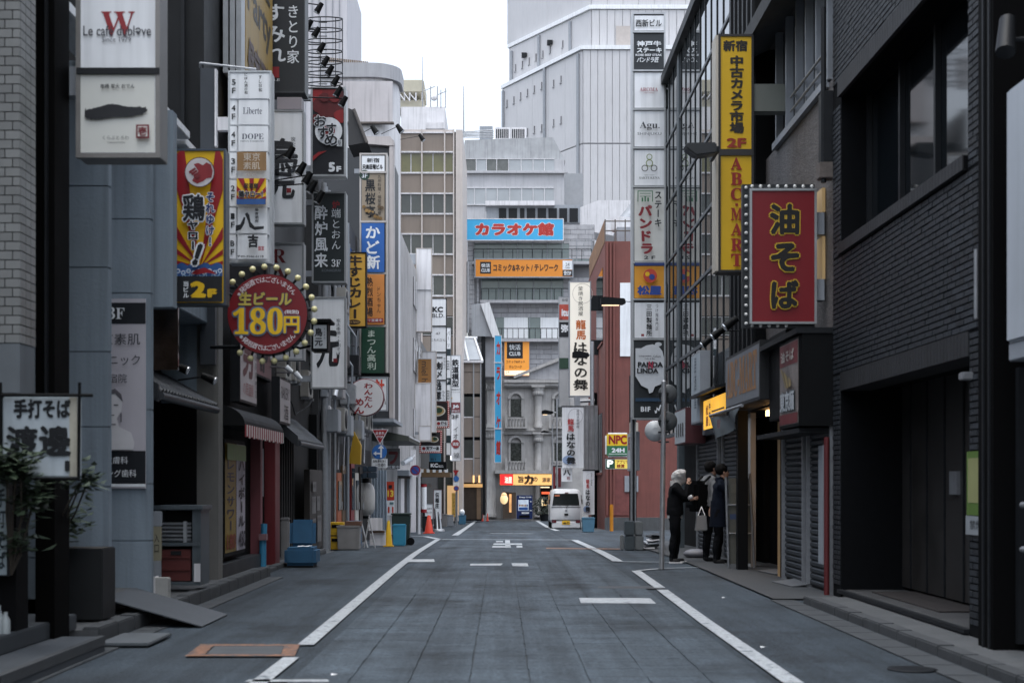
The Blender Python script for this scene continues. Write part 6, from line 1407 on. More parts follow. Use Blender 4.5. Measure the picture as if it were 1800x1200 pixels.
for i, (px, py, ax, ay) in enumerate(sp): spot('black sign spotlight, %s from the top in the row right of black letter sign' % ORD[i], px, py, ax, ay, 27)
sp = [(510, 268, 480, 282), (530, 296, 478, 300), (541, 313, 478, 318), (549, 328, 480, 327), (562, 346, 540, 330)]
for i, (px, py, ax, ay) in enumerate(sp): spot('black sign spotlight, %s in the cluster before the brush characters sign' % ORD[i], px, py, ax, ay, 22.4)
for i, (px, py, ax, ay, d) in enumerate(((658, 228, 622, 242, 46), (702, 226, 670, 236, 49), (741, 242, 700, 246, 60))): spot(['grey gooseneck lamp on white wall, leftmost of three', 'grey gooseneck lamp at the rounded corner, middle of three', 'lamp on a long arm before the taupe office'][i], px, py, ax, ay, d, .09, .3, (-.4, -.6))
for i, (px, py, ax, ay) in enumerate(((318, 646, 268, 646), (366, 664, 313, 668))): spot(['left small black spotlight over tiled canopy', 'right small black spotlight over tiled canopy'][i], px, py, ax, ay, 17.6, .05, .17, (-.6, -.25))
for i, (px, py, ax, ay, d) in enumerate(((455, 655, 420, 640, 24), (475, 668, 440, 650, 24))): 
    rt = thing('gull_lamp', ['upper white tubular lamp under the round beer sign', 'lower white tubular lamp under the round beer sign'][i], 'lamp', P(510 + i * 14, 650 + i * 10, 24)); MB().cyl(P(503 + i * 16, 645 + i * 10, 24), P(514 + i * 16, 653 + i * 13, 24), .05, .03, 10).build('shade', WHITE, rt); bar(rt, 'arm', [P(470 + i * 14, 644 + i * 10, 24.3), P(504 + i * 14, 646 + i * 9, 24)], .014, STEEL)
for i, (px, py, d) in enumerate(((1285, 567, 21), (1262, 585, 23.5), (1243, 600, 26))): spot(['nearest dark clamp spotlight above the grey fascia', 'middle dark clamp spotlight above the grey fascia', 'farthest dark clamp spotlight above the grey fascia'][i], px, py, px + 38, py - 4, d, .06, .22, (.4, -.3))
def street_lamp(label, x0, x1, y0, y1, d, polex, polebot, poletop, lit, rpole=.05):
    rt = thing('street_lamp', label, 'street lamp', (WX(polex, d), d, WZ(polebot, d)), 'street lamps'); xm = (y0 + y1) / 2
    MB().prism([(WX(x0, d), WZ(y1, d)), (WX(x0, d), WZ(y0 + 2, d)), (WX(x0 + 6, d), WZ(y0, d)), (WX(x1 - 2, d), WZ(y0 + 3, d)), (WX(x1, d), WZ(y1 - 3, d)), (WX(x1 - 6, d), WZ(y1, d))], 'y', d - .14, d + .14).build('head', BLACK, rt, .02)
    if lit: MB().box(WX(x0 + 2, d), WX(x1 - 12, d), d - .1, d + .1, WZ(y1 + 1.2, d), WZ(y1, d) - .002).build('lens', emit('lamp_lens', (1, .72, .45), lit), rt)
    MB().tube([P(x1 - 2, xm, d), P(polex, xm + 1, d)], .03).build('arm', STEEL, rt)
    if polebot > poletop: MB().cyl(P(polex, polebot, d), P(polex, poletop, d), rpole, n=10).build('pole', STEEL, rt)
street_lamp('street lamp with lit underside before the red-brown building', 1056, 1100, 522, 536, 58, 1112, 742, 524, .6)
street_lamp('street lamp head in front of tall lit white sign', 1006, 1036, 617, 629, 64, 1041, 712, 600, 0, .09)
street_lamp('far street lamp with glowing edge on the ornate facade', 952, 974, 720, 728, 88, 979, 905, 700, .6)
street_lamp('lower far street lamp on slim pole before ornate facade', 951, 968, 756, 760, 88, 971, 905, 745, 0, .04)
rt = thing('lamp_head', 'dark wide lamp head projecting left of yellow double sign', 'street lamp', P(1230, 280, 20.5)); d = 20.5
MB().prism([(WX(1202, d), WZ(262, d)), (WX(1204, d), WZ(254, d)), (WX(1258, d), WZ(253, d)), (WX(1258, d), WZ(272, d)), (WX(1222, d), WZ(277, d))], 'y', d - .12, d + .15).build('head', mat('lamp_black', (.02, .022, .025), .4), rt, .02); bar(rt, 'wire', [P(1204, 276, d), P(1195, 295, d)], .008, DARK); MB().box(WX(1258, d), WX(1264, d), d - .03, d + .6, WZ(268, d), WZ(258, d)).build('arm', DARK, rt)
# caged ladder
d = 48; rt = thing('caged_ladder', 'black wire cage ladder on wall at top left beyond spotlights', 'ladder', P(570, 150, d))
for i in range(7):
    y = 34 + i * 19; pts = [P(570 + 32 * math.cos(a), y + 4 * math.sin(a), d + .7 * math.sin(a) - .3) for a in [2 * math.pi * k / 18 for k in range(19)]]; bar(rt, 'hoop', pts, .022, DARK, 5)
for k in range(7):
    a = 2 * math.pi * k / 7; bar(rt, 'cage_bar', [P(570 + 32 * math.cos(a), 34 + 4 * math.sin(a), d + .7 * math.sin(a) - .3), P(570 + 32 * math.cos(a), 150 + 4 * math.sin(a), d + .7 * math.sin(a) - .3)], .016, DARK, 5)
for i in range(10): bar(rt, 'rung', [P(560, 40 + i * 12, d + .3), P(575, 40 + i * 12, d + .3)], .016, DARK, 5)
MB().fbox(520, 100, 545, 155, d + .4, .2).build('wall_plate', WHITE2, rt)
# dark slanted roof plates beside red pepper sign
rt = thing('slanted_hood', 'dark corrugated hood jutting right of the red pepper sign', 'hood', P(630, 250, 41)); MB().prism([(WX(612, 41), WZ(190, 41)), (WX(622, 41), WZ(194, 41)), (WX(646, 41), WZ(250, 41)), (WX(612, 41), WZ(256, 41))], 'y', 41, 42.5).build('hood', mat('tarred_wood', (.03, .03, .032), .7), rt)
MB().cyl(P(622, 192, 40.95), P(645, 251, 40.95), .06, n=4).build('edge_board', mat('weathered_wood', (.10, .09, .085), .8), rt)
# ------------------------------------------------------------------ traffic signs on the left
def pole(rt, px, py0, py1, d, r, m=STEEL): return MB().cyl(P(px, py1, d), P(px, py0, d), r, n=10).build('pole', m, rt)
d = 43.0; zb = G(d)
rt = thing('stop_sign', 'red triangular stop sign over blue arrow disc on a pole', 'traffic sign', (WX(667, d) - .05, d, zb)); MB().cyl((WX(671, d), d + .06, zb), (WX(671, d), d + .06, WZ(752, d)), .035).build('pole', STEEL, rt)
def tri(b, cx, top, bot, w, m, name): return b.poly([(cx - w, top), (cx, bot), (cx + w, top)], m, name)
MB().prism([(WX(653, d), WZ(754, d)), (WX(668, d), WZ(781, d)), (WX(683, d), WZ(754, d))], 'y', d, d + .02).build('triangle_plate', WHITE, rt); b = Board(rt, d); tri(b, 668, 755.2, 778.8, 13, ink('9a1a22'), 'red_face'); b.text('止まれ', (660, 758, 676, 763.5), WT, bold=.04); b.text('STOP', (662.5, 765.5, 673.5, 769.5), WT, bold=.03)
c = P(667, 794, d); MB().lathe((c.x, d, c.z), [(S(13, d), 0), (S(13, d), .02)], 28, 'y').build('disc_plate', mat('sign_blue', H3('2f6ab0'), .4), rt)
b.lay += .004; b.panel((668.5, 786, 671.5, 804), WT, 'arrow_shaft'); b.poly([(670, 781.5), (664.5, 788), (675.5, 788)], WT, 'arrow_head'); b.panel((660, 795.5, 669, 798), WT, 'arrow_shaft'); b.poly([(656, 796.8), (661.5, 792.5), (661.5, 801)], WT, 'arrow_head')
MB().fbox(654, 806, 681, 822, d, .02).build('text_plate', WHITE, rt); b.text('自転車を除く', (656, 807.5, 679, 812.5), K1, bold=.02); b.text('一方通行', (660, 814, 678, 819.5), K1, bold=.02)
d = 52.0
rt = thing('no_parking_sign', 'round blue and red no-parking sign on white pole', 'traffic sign', P(737, 938, d)); MB().cyl((WX(736.5, d), d + .08, G(d)), (WX(736.5, d), d + .08, WZ(822, d)), .05).build('pole', mat('pole_white', (.48, .48, .5), .5), rt)
c = P(730, 826, d); MB().lathe((c.x, d, c.z), [(S(9, d), 0), (S(9, d), .02)], 28, 'y').build('plate', ink('8c2430'), rt); b = Board(rt, d); b.disc(730, 826, 6.6, ink('2f4f9a')); b.poly([(725, 822.4), (726, 821.4), (735, 829.6), (734, 830.6)], ink('8c2430'), 'slash')
d = 80.0
rt = thing('far_sign_pole', 'slim far pole stacked with small round and triangular traffic signs', 'traffic sign', P(802, 922, d)); MB().cyl((WX(803, d), d + .1, G(d)), (WX(803, d), d + .1, WZ(825, d)), .05).build('pole', STEEL, rt); b = Board(rt, d)
b.poly([(796, 826), (801, 835), (807, 826)], ink('9a1a22'), 'stop_plate'); b.disc(802, 841, 5, ink('2f6ab0'), name='arrow_plate'); b.panel((797, 847, 807, 854), WT, 'text_plate'); b.disc(802, 858, 4.6, ink('8c2430'), name='no_parking_plate'); b.disc(802, 858, 3.2, ink('2f4f9a'), name='no_parking_face')
# ------------------------------------------------------------------ street clutter on the left
def cone(label, px, top, bot, m, d, w):
    x, g = WX(px, d), G(d); h = S(bot - top, d); r0 = S(w, d); rt = thing('traffic_cone', label, 'traffic cone', (x, d, g), 'traffic cones')
    MB().lathe((x, d, g + .03), [(r0 * .78, 0), (r0 * .28, h - .06), (r0 * .18, h - .03)], 18).build('cone', m, rt); MB().box(x - r0, x + r0, d - r0, d + r0, g, g + .03).build('base', m, rt, .01); MB().cyl((x, d, g + h - .04), (x, d, g + h), r0 * .16, n=8).build('tip', DARK, rt)
cone('yellow traffic cone by light blue bin', 683, 914, 960, mat('cone_yellow', H3('c9a01c'), .5), gd(960), 9); cone('orange-red traffic cone standing by the no-parking pole', 754, 904, 936, mat('cone_red', H3('c03a22'), .5), gd(937), 10)
cone('left small red cone at the street end', 848, 897, 911, mat('cone_red', H3('c03a22'), .5), 104, 2.6); cone('right small red cone at the street end', 857, 897, 911, mat('cone_red', H3('c03a22'), .5), 104, 2.6)
def tub(name, label, x0, y0, x1, y1, d, m, lidm=None, taper=.93, cat='bin'):
    g = G(d); xa, xb, zt = WX(x0, d), WX(x1, d), WZ(y0, d); c, w = (xa + xb) / 2, (xb - xa) / 2; dp = w * .9
    rt = thing(name, label, cat, (c, d + dp, g)); vs = [(c + sx * w * k, d + dp + sy * dp * k, z) for z, k in ((g, taper), (zt, 1)) for sx, sy in ((-1, -1), (1, -1), (1, 1), (-1, 1))]
    MB().add(vs, [(0, 1, 2, 3), (4, 5, 6, 7), (0, 1, 5, 4), (1, 2, 6, 5), (2, 3, 7, 6), (3, 0, 4, 7)]).build('body', m, rt, .02)
    if lidm: MB().box(c - w * 1.06, c + w * 1.06, d - dp * .08, d + dp * 2.08, zt, zt + .05).build('lid', lidm, rt, .015)
    else: MB().box(c - w * 1.04, c + w * 1.04, d - dp * .05, d, zt - .05, zt).build('rim', m, rt, .01)
    return rt
PGR = mat('plastic_grey', (.26, .25, .245), .5, .12, 4, streak=.15)
t = tub('plastic_crate', 'grey-beige plastic storage bin at the shopfront clutter', 592, 923, 632, 966, gd(966), PGR); MB().fbox(606, 916, 634, 924, gd(966) + .05, .4).build('wooden_tray', mat('tray_wood', (.12, .06, .04), .7), t)
tub('light_blue_bin', 'light blue plastic bin behind the yellow cone', 690, 921, 713, 959, gd(959), mat('plastic_blue', H3('2f86a8'), .45, .1, 4))
t = tub('wheelie_bin', 'dark green wheeled bin behind light blue bin', 688, 905, 721, 957, gd(958) + .35, mat('bin_green', (.014, .03, .026), .5), mat('bin_green', (.014, .03, .026), .5), .88); q = P(722, 951, gd(958) + .3); MB().lathe(q, [(.1, -.03), (.1, .03)], 14, 'y').build('wheel', BLACK, t)
tub('grey_bin', 'slim pale grey bin beside the blue chair', 493, 914, 508, 986, gd(988), PGR, PGR, .95)
tub('far_blue_bin', 'small blue bin with white bag at far left kerb', 806, 905, 819, 921, gd(921), mat('plastic_blue2', H3('3a6a86'), .5)); 
rt = thing('rubbish_bag', 'white rubbish bag heaped in the far blue bin', 'bag', P(812, 905, gd(921) + .3)); MB().ball(P(812, 900, gd(921) + .3), S(6, 70), 12, 1, .8, 1.1).build('bag', WHITE, rt)
for i, (x0, x1, y0, d) in enumerate(((770, 786, 905, 72), (786, 797, 906, 75), (742, 757, 909, 58))): tub('storage_tub', ['pale grey storage tub left of the far yellow banner', 'blue-grey storage tub beside the far yellow banner', 'black storage tub behind the orange-red cone'][i], x0, y0, x1, 930, d, [PGR, GREYP, DARK][i], [PGR, GREYP, DARK][i])
# leaning ladder, boards, lantern, posters
d = gd(962); rt = thing('step_ladder', 'small folding steel ladder leaning among cardboard sheets', 'ladder', P(652, 963, d))
for (a, b_) in (((636, 920), (646, 962)), ((648, 905), (660, 965)), ((650, 905), (640, 962))): bar(rt, 'rail', [P(*a, d), P(*b_, d - .15)], .018, ALU)
for i in range(4): bar(rt, 'rung', [P(646 + i * 2.5, 915 + i * 12, d - .03 * i), P(650 + i * 2.8, 915 + i * 12, d - .03 * i)], .014, ALU)
rt = thing('cardboard_stack', 'leaning pale boards and cardboard sheets beside the ladder', 'boards', P(665, 958, d + .5))
for i, (x0, y0, x1, y1, m) in enumerate(((648, 910, 672, 932, WHITE2), (652, 932, 676, 936, mat('cardboard', (.12, .07, .045), .8)), (650, 936, 678, 958, WHITE2))):
    o = MB().fbox(x0, y0, x1, y1, d + .35 + .05 * i, .04).build('board', m, rt)
rt = thing('paper_lantern', 'big white paper lantern hanging by the shop curtain', 'lantern', P(642, 905, 41)); c = P(642, 877, 41); rr = S(17, 41); hh = S(29, 41)
pr_ = [(rr * .45, -hh), (rr * .8, -hh * .85), (rr, -hh * .55), (rr * 1.02, 0), (rr, hh * .55), (rr * .8, hh * .85), (rr * .45, hh)]
MB().lathe(c, pr_, 20).build('shade', mat('lantern_white', (.42, .40, .38), .6), rt); MB().cyl(c + Vector((0, 0, hh)), c + Vector((0, 0, hh + .12)), rr * .45, n=14).build('cap', BLACK, rt); MB().cyl(c - Vector((0, 0, hh + .08)), c - Vector((0, 0, hh)), rr * .45, n=14).build('ring', BLACK, rt)
Board(rt, c.y - rr - .02).text('らーめん', (648, 855, 655, 898), K1, vert=True, bold=.03) if False else None
rt = thing('shop_curtain', 'pale blue draped curtain behind the paper lantern', 'curtain', P(665, 930, 42.3)); vs, fs = [], []
for i in range(25):
    for k in range(2): p = P(654 + i * 1.05 + (k * (i - 12) * .15), 826 + k * 105, 42.3); vs.append((p.x, p.y + .05 * math.sin(i * 1.3), p.z))
MB().add(vs, [(2 * i, 2 * i + 2, 2 * i + 3, 2 * i + 1) for i in range(24)], True).build('cloth', mat('pale_blue_cloth', (.26, .31, .37), .7, .15, 5), rt)
rt = thing('red_poster', 'red and white price poster on a dark shop door', 'poster', P(686, 905, 45.5)); MB().fbox(679, 846, 693, 905, 45.5, .03).build('panel', WHITE, rt); b = Board(rt, 45.5); b.panel((679, 846, 693, 879), ink('b8391f'), 'red_panel'); b.text('13', (681, 861, 692, 873), ink('e8c84a'), bold=.05); b.panel((683, 852, 689, 858), K1, 'print'); b.text('11', (682, 890, 692, 901), ink('b8391f'), bold=.05); b.panel((685, 882, 692, 886), ink('5a7a80'), 'print')
rt = thing('crate_rack', 'dark blue plastic trays stacked on a shelf above the lantern', 'trays', P(646, 842, 40.5))
for i in range(2):
    for k in range(2): MB().fbox(629 + i * 17, 819 + k * 11, 645 + i * 17, 829 + k * 11, 40.5, .5).build('tray', mat('tray_navy', (.03, .05, .075), .4), rt, .02)
rt = thing('tilted_menu', 'tilted yellow-sided menu box under the round white sign', 'sign', P(612, 815, 36.5)); d = 36.5
MB().prism([(WX(603, d), WZ(742, d)), (WX(622, d), WZ(752, d)), (WX(612, d), WZ(794, d)), (WX(594, d), WZ(786, d))], 'y', d, d + .1).build('picture_panel', mat('menu_photo', (.16, .15, .15), .5, .6, 7), rt); MB().prism([(WX(622, d), WZ(758, d)), (WX(634, d), WZ(782, d)), (WX(633, d), WZ(816, d)), (WX(612, d), WZ(814, d))], 'y', d + .02, d + .3).build('yellow_box', mat('menu_yellow', H3('b08a1c'), .5), rt)
b = Board(rt, d); b.poly([(604, 746), (614, 750), (611, 762), (601, 757)], emit('menu_glow', (1, .6, .3), .2), 'lit_photo'); b.poly([(600, 766), (612, 770), (608, 788), (597, 783)], ink('5a7a9a'), 'photo'); MB().cyl(P(606, 742, d), P(606, 735, d), .03).build('hanger', DARK, rt); MB().fbox(626, 756, 634, 816, d + .3, .05).build('side_board', WHITE2, rt)
rt = thing('dark_awning', 'dark flat awning with pale edge left of no-parking sign', 'awning', P(708, 775, 47)); MB().prism([(-4.2, WZ(755, 47)), (-3.0, WZ(768, 47)), (-3.0, WZ(776, 47)), (-4.2, WZ(776, 47))], 'y', 46, 52).build('canopy', mat('olive_black', (.05, .055, .045), .6), rt); MB().box(-3.02, -2.98, 46, 52, WZ(770, 47), WZ(767.5, 47)).build('edge', WHITE2, rt)
rt = thing('red_seven_sign', 'dim board with a dark red katakana stroke under the dark awning', 'sign', P(690, 822, 46.5)); MB().fbox(679, 788, 703, 824, 46.5, .1).build('board', mat('dim_board', (.10, .10, .105), .6), rt); b = Board(rt, 46.5); b.text('フ', (683, 793, 700, 816), ink('5a1a20'), bold=.06); b.text('営業中', (681, 818, 702, 823), WT)
rt = thing('security_camera', 'white bullet security camera over no-parking sign', 'camera', P(715, 815, 50)); MB().cyl(P(708, 814, 49.5), P(722, 806, 50), S(4.5, 50), n=12).build('body', WHITE, rt); MB().cyl(P(720, 808, 50), P(728, 800, 50.5), .04).build('arm', WHITE2, rt)
rt = thing('white_column', 'plain white shop column behind the no-parking pole', 'column', P(727, 935, 54)); MB().fbox(721, 790, 730, 935, 54, .4).build('column', WHITE2, rt)
rt = thing('red_white_lantern', 'tall white cylinder lantern with red bands behind the orange-red cone', 'lantern', P(745, 900, 60)); c = P(745, 898, 60); h = S(45, 60); r_ = S(5, 60)
MB().cyl(c, c + Vector((0, 0, h)), r_, n=16).build('shade', WHITE, rt); MB().cyl(c - Vector((0, 0, .06)), c + Vector((0, 0, .08)), r_ * 1.05, n=16).build('band', ink('8a1a24'), rt); MB().cyl(c + Vector((0, 0, h - .06)), c + Vector((0, 0, h + .06)), r_ * 1.05, n=16).build('band', ink('8a1a24'), rt); MB().cyl((c.x, c.y, G(60)), c, .04).build('post', DARK, rt)
b = sign('standing_kanji_sign', 'standing white sign with bold vertical kanji at the far left kerb', 'sign', 762, 860, 777, 912, 66, .25, .8, ink('5a2a2e'), WHITE); b.text('伝稲庄', (765, 865, 772, 893), K1, vert=True, bold=.05); MB().box(WX(763, 66), WX(776, 66), 66.02, 66.2, G(66), WZ(912, 66)).build('stand', DARK, b.root)
b = sign('white_menu_stand', 'small white menu stand behind the orange-red cone', 'sign', 747, 885, 761, 912, 61, .1, .6, GREYP, WHITE); b.text('お品書き', (749, 892, 759, 895), K1); b.text('定食 八百円', (749, 899, 759, 902), K1); MB().box(WX(748, 61), WX(760, 61), 61.0, 61.1, G(61), WZ(912, 61)).build('stand', DARK, b.root)
b = sign('yellow_nobori', 'narrow yellow vertical banner at the far left kerb', 'banner', 794, 866, 801, 908, 76, .03, 0, GREYP, ink('c9a04a')); b.text('ランチタイム', (795.5, 868, 799.5, 904), ink('5a4020'), vert=True); MB().cyl((WX(801, 76), 76.02, G(76)), (WX(801, 76), 76.02, WZ(864, 76)), .02).build('pole', STEEL, b.root)
rt = thing('umbrella_stand', 'bundle of wrapped umbrellas propped beside the standing kanji sign', 'umbrella stand', P(772, 932, 58))
for i in range(4): MB().cyl(P(766 + i * 3, 930, 58), P(764 + i * 3, 893 + i * 3, 58.3), .05, .02, 8).build('umbrella', [DARK, ALU, DARK, GREYP][i], rt)
MB().lathe((WX(771, 58), 58, G(58)), [(.25, 0), (.25, .08), (.2, .1)], 14).build('base', STEEL, rt)
rt = thing('small_ramen_awning', 'small striped awning over far left shop', 'awning', P(780, 836, 70)); MB().prism([(-4.1, WZ(822, 70)), (-2.55, WZ(830, 70)), (-2.55, WZ(838, 70)), (-4.1, WZ(838, 70))], 'y', 70, 73).build('canopy', mat('ochre_awning', (.16, .10, .05), .7), rt)
for i in range(5): MB().box(-4.0 + i * .3, -3.85 + i * .3, 69.97, 70, WZ(830, 70), WZ(824, 70)).build('stripe', WHITE, rt)
rt = thing('warm_doorway', 'warm glowing shop doorway at the far left', 'doorway', P(790, 900, 90)); MB().fbox(786, 853, 806, 905, 89.5, .1).build('glow_panel', emit('door_glow', (.9, .55, .25), .1), rt)
# blue chair
d = gd(997); g = G(d); rt = thing('blue_chair', 'blue upholstered legless seat with a white tissue in front of dark shop', 'chair', (WX(528, d), d + .3, g)); BLC = mat('blue_fabric', H3('2c5675'), .85, .15, 5, bump=.3, bscale=120)
xa, xb = WX(499, d), WX(555, d); MB().box(xa, xb, d, d + .62, g + .03, WZ(962, d)).build('seat', BLC, rt, .05); o = MB().box(WX(501, d), WX(548, d), d + .44, d + .60, WZ(963, d), WZ(914, d)).build('backrest', BLC, rt, .06); o.rotation_euler = (R(-5), 0, 0)
MB().box(xa + .05, xb - .05, d + .05, d + .55, g, g + .03).build('base', DARK, rt)
rt = thing('tissue', 'crumpled white tissue lying on the blue chair', 'tissue', P(532, 961, d + .2)); vs = []
for i in range(7):
    for k in range(5): vs.append((WX(520 + i * 4, d), d + .1 + k * .06, WZ(962, d) + .012 + .03 * abs(noise.noise((i * .9, k * .9, 1)))))
MB().add(vs, [(i * 5 + k, i * 5 + k + 1, (i + 1) * 5 + k + 1, (i + 1) * 5 + k) for i in range(6) for k in range(4)]).build('paper', WHITE, rt)
rt = thing('blue_cup_stand', 'light blue cylinder post with red collar by the red pillar', 'post', (WX(462, 22.6), 22.6, 0)); MB().cyl(P(462, 998, 22.6), P(462, 945, 22.6), .055, n=14).build('tube', mat('aqua_plastic', H3('3a84a8'), .4), rt); MB().fbox(455, 938, 468, 949, 22.5, .15).build('collar', mat('collar_pink', (.24, .13, .14), .5), rt); MB().cyl(P(464, 940, 22.6), P(464, 920, 22.6), .05, n=12).build('cup', mat('aqua_plastic', H3('3a84a8'), .4), rt)
# cabinet, crate, bollard by the grey piers
d = 17.0; rt = thing('steel_cabinet', 'grey steel louvred cabinet under tiled canopy', 'cabinet', P(315, 1025, d)); CBN = mat('cabinet_steel', (.10, .12, .135), .4, .2, 5, metal=.4, streak=.2)
for (x0, x1) in ((272, 277), (338, 353)): MB().fbox(x0, 895, x1, 1028, d, .5).build('side_panel', CBN, rt)
MB().fbox(268, 888, 356, 896, d - .05, .6).build('top', CBN, rt, .01); MB().fbox(277, 953, 350, 959, d - .02, .5).build('shelf', CBN, rt); MB().fbox(277, 1022, 338, 1028, d, .5).build('bottom', CBN, rt); MB().fbox(277, 896, 338, 1022, d + .42, .06).build('back', DARK, rt)
for i in range(5):
    o = MB().fbox(279, 918 + i * 7, 336, 921.5 + i * 7, d + .03, .02).build('louvre', STEEL, rt); o.rotation_euler = (R(25), 0, 0)
MB().fbox(322, 916, 328, 953, d + .0, .03).build('upright', STEEL, rt)
MB().fbox(341, 990, 352, 1022, d - .012, .01).build('sticker', WHITE2, rt)
rt = thing('red_crate', 'dark red bottle crate on the bottom of the steel cabinet', 'crate', P(308, 1022, d)); MB().fbox(283, 965, 335, 1021, d + .02, .36).build('body', mat('crate_red', (.09, .016, .014), .5), rt, .01); 
for i in range(2): MB().fbox(284, 978 + i * 22, 334, 980 + i * 22, d, .02).build('rib', mat('crate_red', (.09, .016, .014), .5), rt)
MB().fbox(300, 968, 318, 975, d + .0, .02).build('grip', DARK, rt)
rt = thing('side_stand_sign', 'narrow stand with a beige card beside steel cabinet', 'sign', P(274, 1030, 16.5)); MB().fbox(266, 898, 284, 925, 16.5, .05).build('head', GREYP, rt, .01); MB().fbox(268, 925, 283, 985, 16.5, .04).build('card', mat('beige_card', (.26, .24, .17), .6), rt); MB().fbox(266, 985, 282, 1050, 16.5, .05).build('leg', GREYP, rt); Board(rt, 16.5).text('入口', (271, 938, 280, 970), K1, vert=True)
rt = thing('kerb_bollard', 'short pale square bollard on the left kerb', 'bollard', P(283, 1065, 15.9)); MB().box(WX(271, 15.7), WX(295, 15.7), 15.7, 15.85, .13, WZ(1015, 15.7)).build('post', mat('bollard_pale', (.32, .32, .31), .6, .15, 5), rt, .01); MB().box(WX(271, 15.7) - .005, WX(273, 15.7), 15.69, 15.86, .15, WZ(1013, 15.7)).build('edge', WHITE2, rt)
# planter with dark panel, shrub, ramp, steps near the left edge
d = 13.3; rt = thing('dark_planter', 'tall near-black box planter standing before the first grey pier', 'planter', P(136, 1113, d)); MB().box(WX(92, d), WX(180, d), d, d + .45, .14, WZ(964, d)).build('box', mat('planter_black', (.006, .007, .0085), .55, .15, 3), rt, .01); MB().box(WX(95, d), WX(177, d), d + .03, d + .42, WZ(964, d) - .02, WZ(963.5, d)).build('soil', mat('soil', (.03, .025, .02), .9), rt)
LEAF = mat('leaf_dark', (.035, .055, .03), .5, .35, 12)
def shrub(label, base, stems, nleaf, spread, size, seed):
    rg = random.Random(seed); rt = thing('shrub', label, 'shrub', base); st_, lf = MB(), MB(); b0 = Vector(base)
    for s_ in stems:
        tip = Vector(s_); st_.tube([b0, (b0 + tip) / 2 + Vector((rg.uniform(-.05, .05), 0, .03)), tip], .008, 5)
        for i in range(nleaf):
            p = tip + Vector((rg.gauss(0, spread), rg.gauss(0, spread), rg.gauss(0, spread * .8))); a = rg.uniform(0, 6.28); L = size * rg.uniform(.7, 1.3)
            dv = Vector((math.cos(a), math.sin(a), rg.uniform(-.5, .4))).normalized(); sd = dv.cross(Vector((0, 0, 1))).normalized() * L * .24; nn = dv.cross(sd).normalized() * L * .08
            lf.add([p, p + dv * L * .5 + sd + nn, p + dv * L, p + dv * L * .5 - sd + nn], [(0, 1, 2), (0, 2, 3)])
    st_.build('stem', mat('twig', (.05, .04, .03), .8), rt); stuff(lf.build('foliage', LEAF, rt)); return rt
shrub('dark leafy shrub growing beside the noodle shop sign', P(95, 965, 13.5), [P(112, 905, 13.2), P(118, 925, 13.1), P(98, 930, 13.3), P(122, 912, 13.4)], 60, .09, .12, 3)
shrub('leafy branch reaching past the noodle shop sign corner', P(95, 965, 12.8), [P(150, 830, 11.2), P(140, 848, 11.2), P(155, 843, 11.3)], 34, .055, .12, 5)
shrub('dark shrub half covering the lower left of the noodle shop sign', P(20, 1010, 10.9), [P(15, 805, 10.6), P(36, 815, 10.6), P(28, 830, 10.65), P(8, 815, 10.6), P(60, 868, 10.8), P(35, 950, 10.9), P(52, 880, 10.8)], 70, .075, .12, 8)
rt = thing('folding_ramp', 'dark steel ramp plate laid from the left kerb to road', 'ramp', P(285, 1100, 14)); a_, b_ = gp(290, 1106), gp(357, 1083)
RM = mat('ramp_steel', (.05, .057, .066), .55, .2, 5, bump=.15, streak=.1)
q = [(-3.95, 14.0, .30), (-3.95, 15.3, .30), (-2.95, 15.3, .015), (-2.95, 14.0, .015)]
MB().add([(x, y, z) for x, y, z in q] + [(x, y, z - .012) for x, y, z in q], [(0, 1, 2, 3), (7, 6, 5, 4), (0, 3, 7, 4), (3, 2, 6, 7), (2, 1, 5, 6), (1, 0, 4, 5)]).build('plate', RM, rt); MB().box(-3.95, -3.90, 14.03, 15.27, .14, .285).build('hinge', DARK, rt)
MB().box(-6, -3.95, 13.9, 15.4, .14, .29).build('landing', CONC, rt)
stp = struct(MB().box(-6, -3.35, 9.5, 12.0, -.2, .13).build('step_left', mat('step_slate', (.05, .058, .068), .6, .25, 4, bump=.2))); MB().box(-6, -3.75, 9.6, 12.55, .13, .27).build('upper_step', mat('step_slate2', (.04, .047, .055), .6, .25, 4), stp, .01); MB().box(-3.40, -3.345, 9.5, 12.0, .06, .136).build('step_nosing', KERB, stp)
rt = thing('step_plate', 'pale slab lying on the road by left step', 'slab', (-3.2, 12.9, 0)); MB().box(-3.5, -3.05, 12.3, 13.15, .012, .04).build('slab', mat('pale_slab', (.075, .085, .095), .7, .2, 4), rt, .008)
for i, (px, py) in enumerate(((4, 1085), (14, 1085))): pass
rt = thing('white_bottles', 'pale bottles and a jug standing on the left step', 'bottles', P(6, 1110, 10.9)); 
for px, h in ((-2, 50), (10, 38)): c = P(px, 1112, 10.9); MB().lathe((c.x, c.y, .27), [(.035, 0), (.036, S(h, 10.9) * .6), (.015, S(h, 10.9) * .85), (.015, S(h, 10.9))], 12).build('bottle', mat('bottle_pale', (.3, .33, .34), .3), rt)
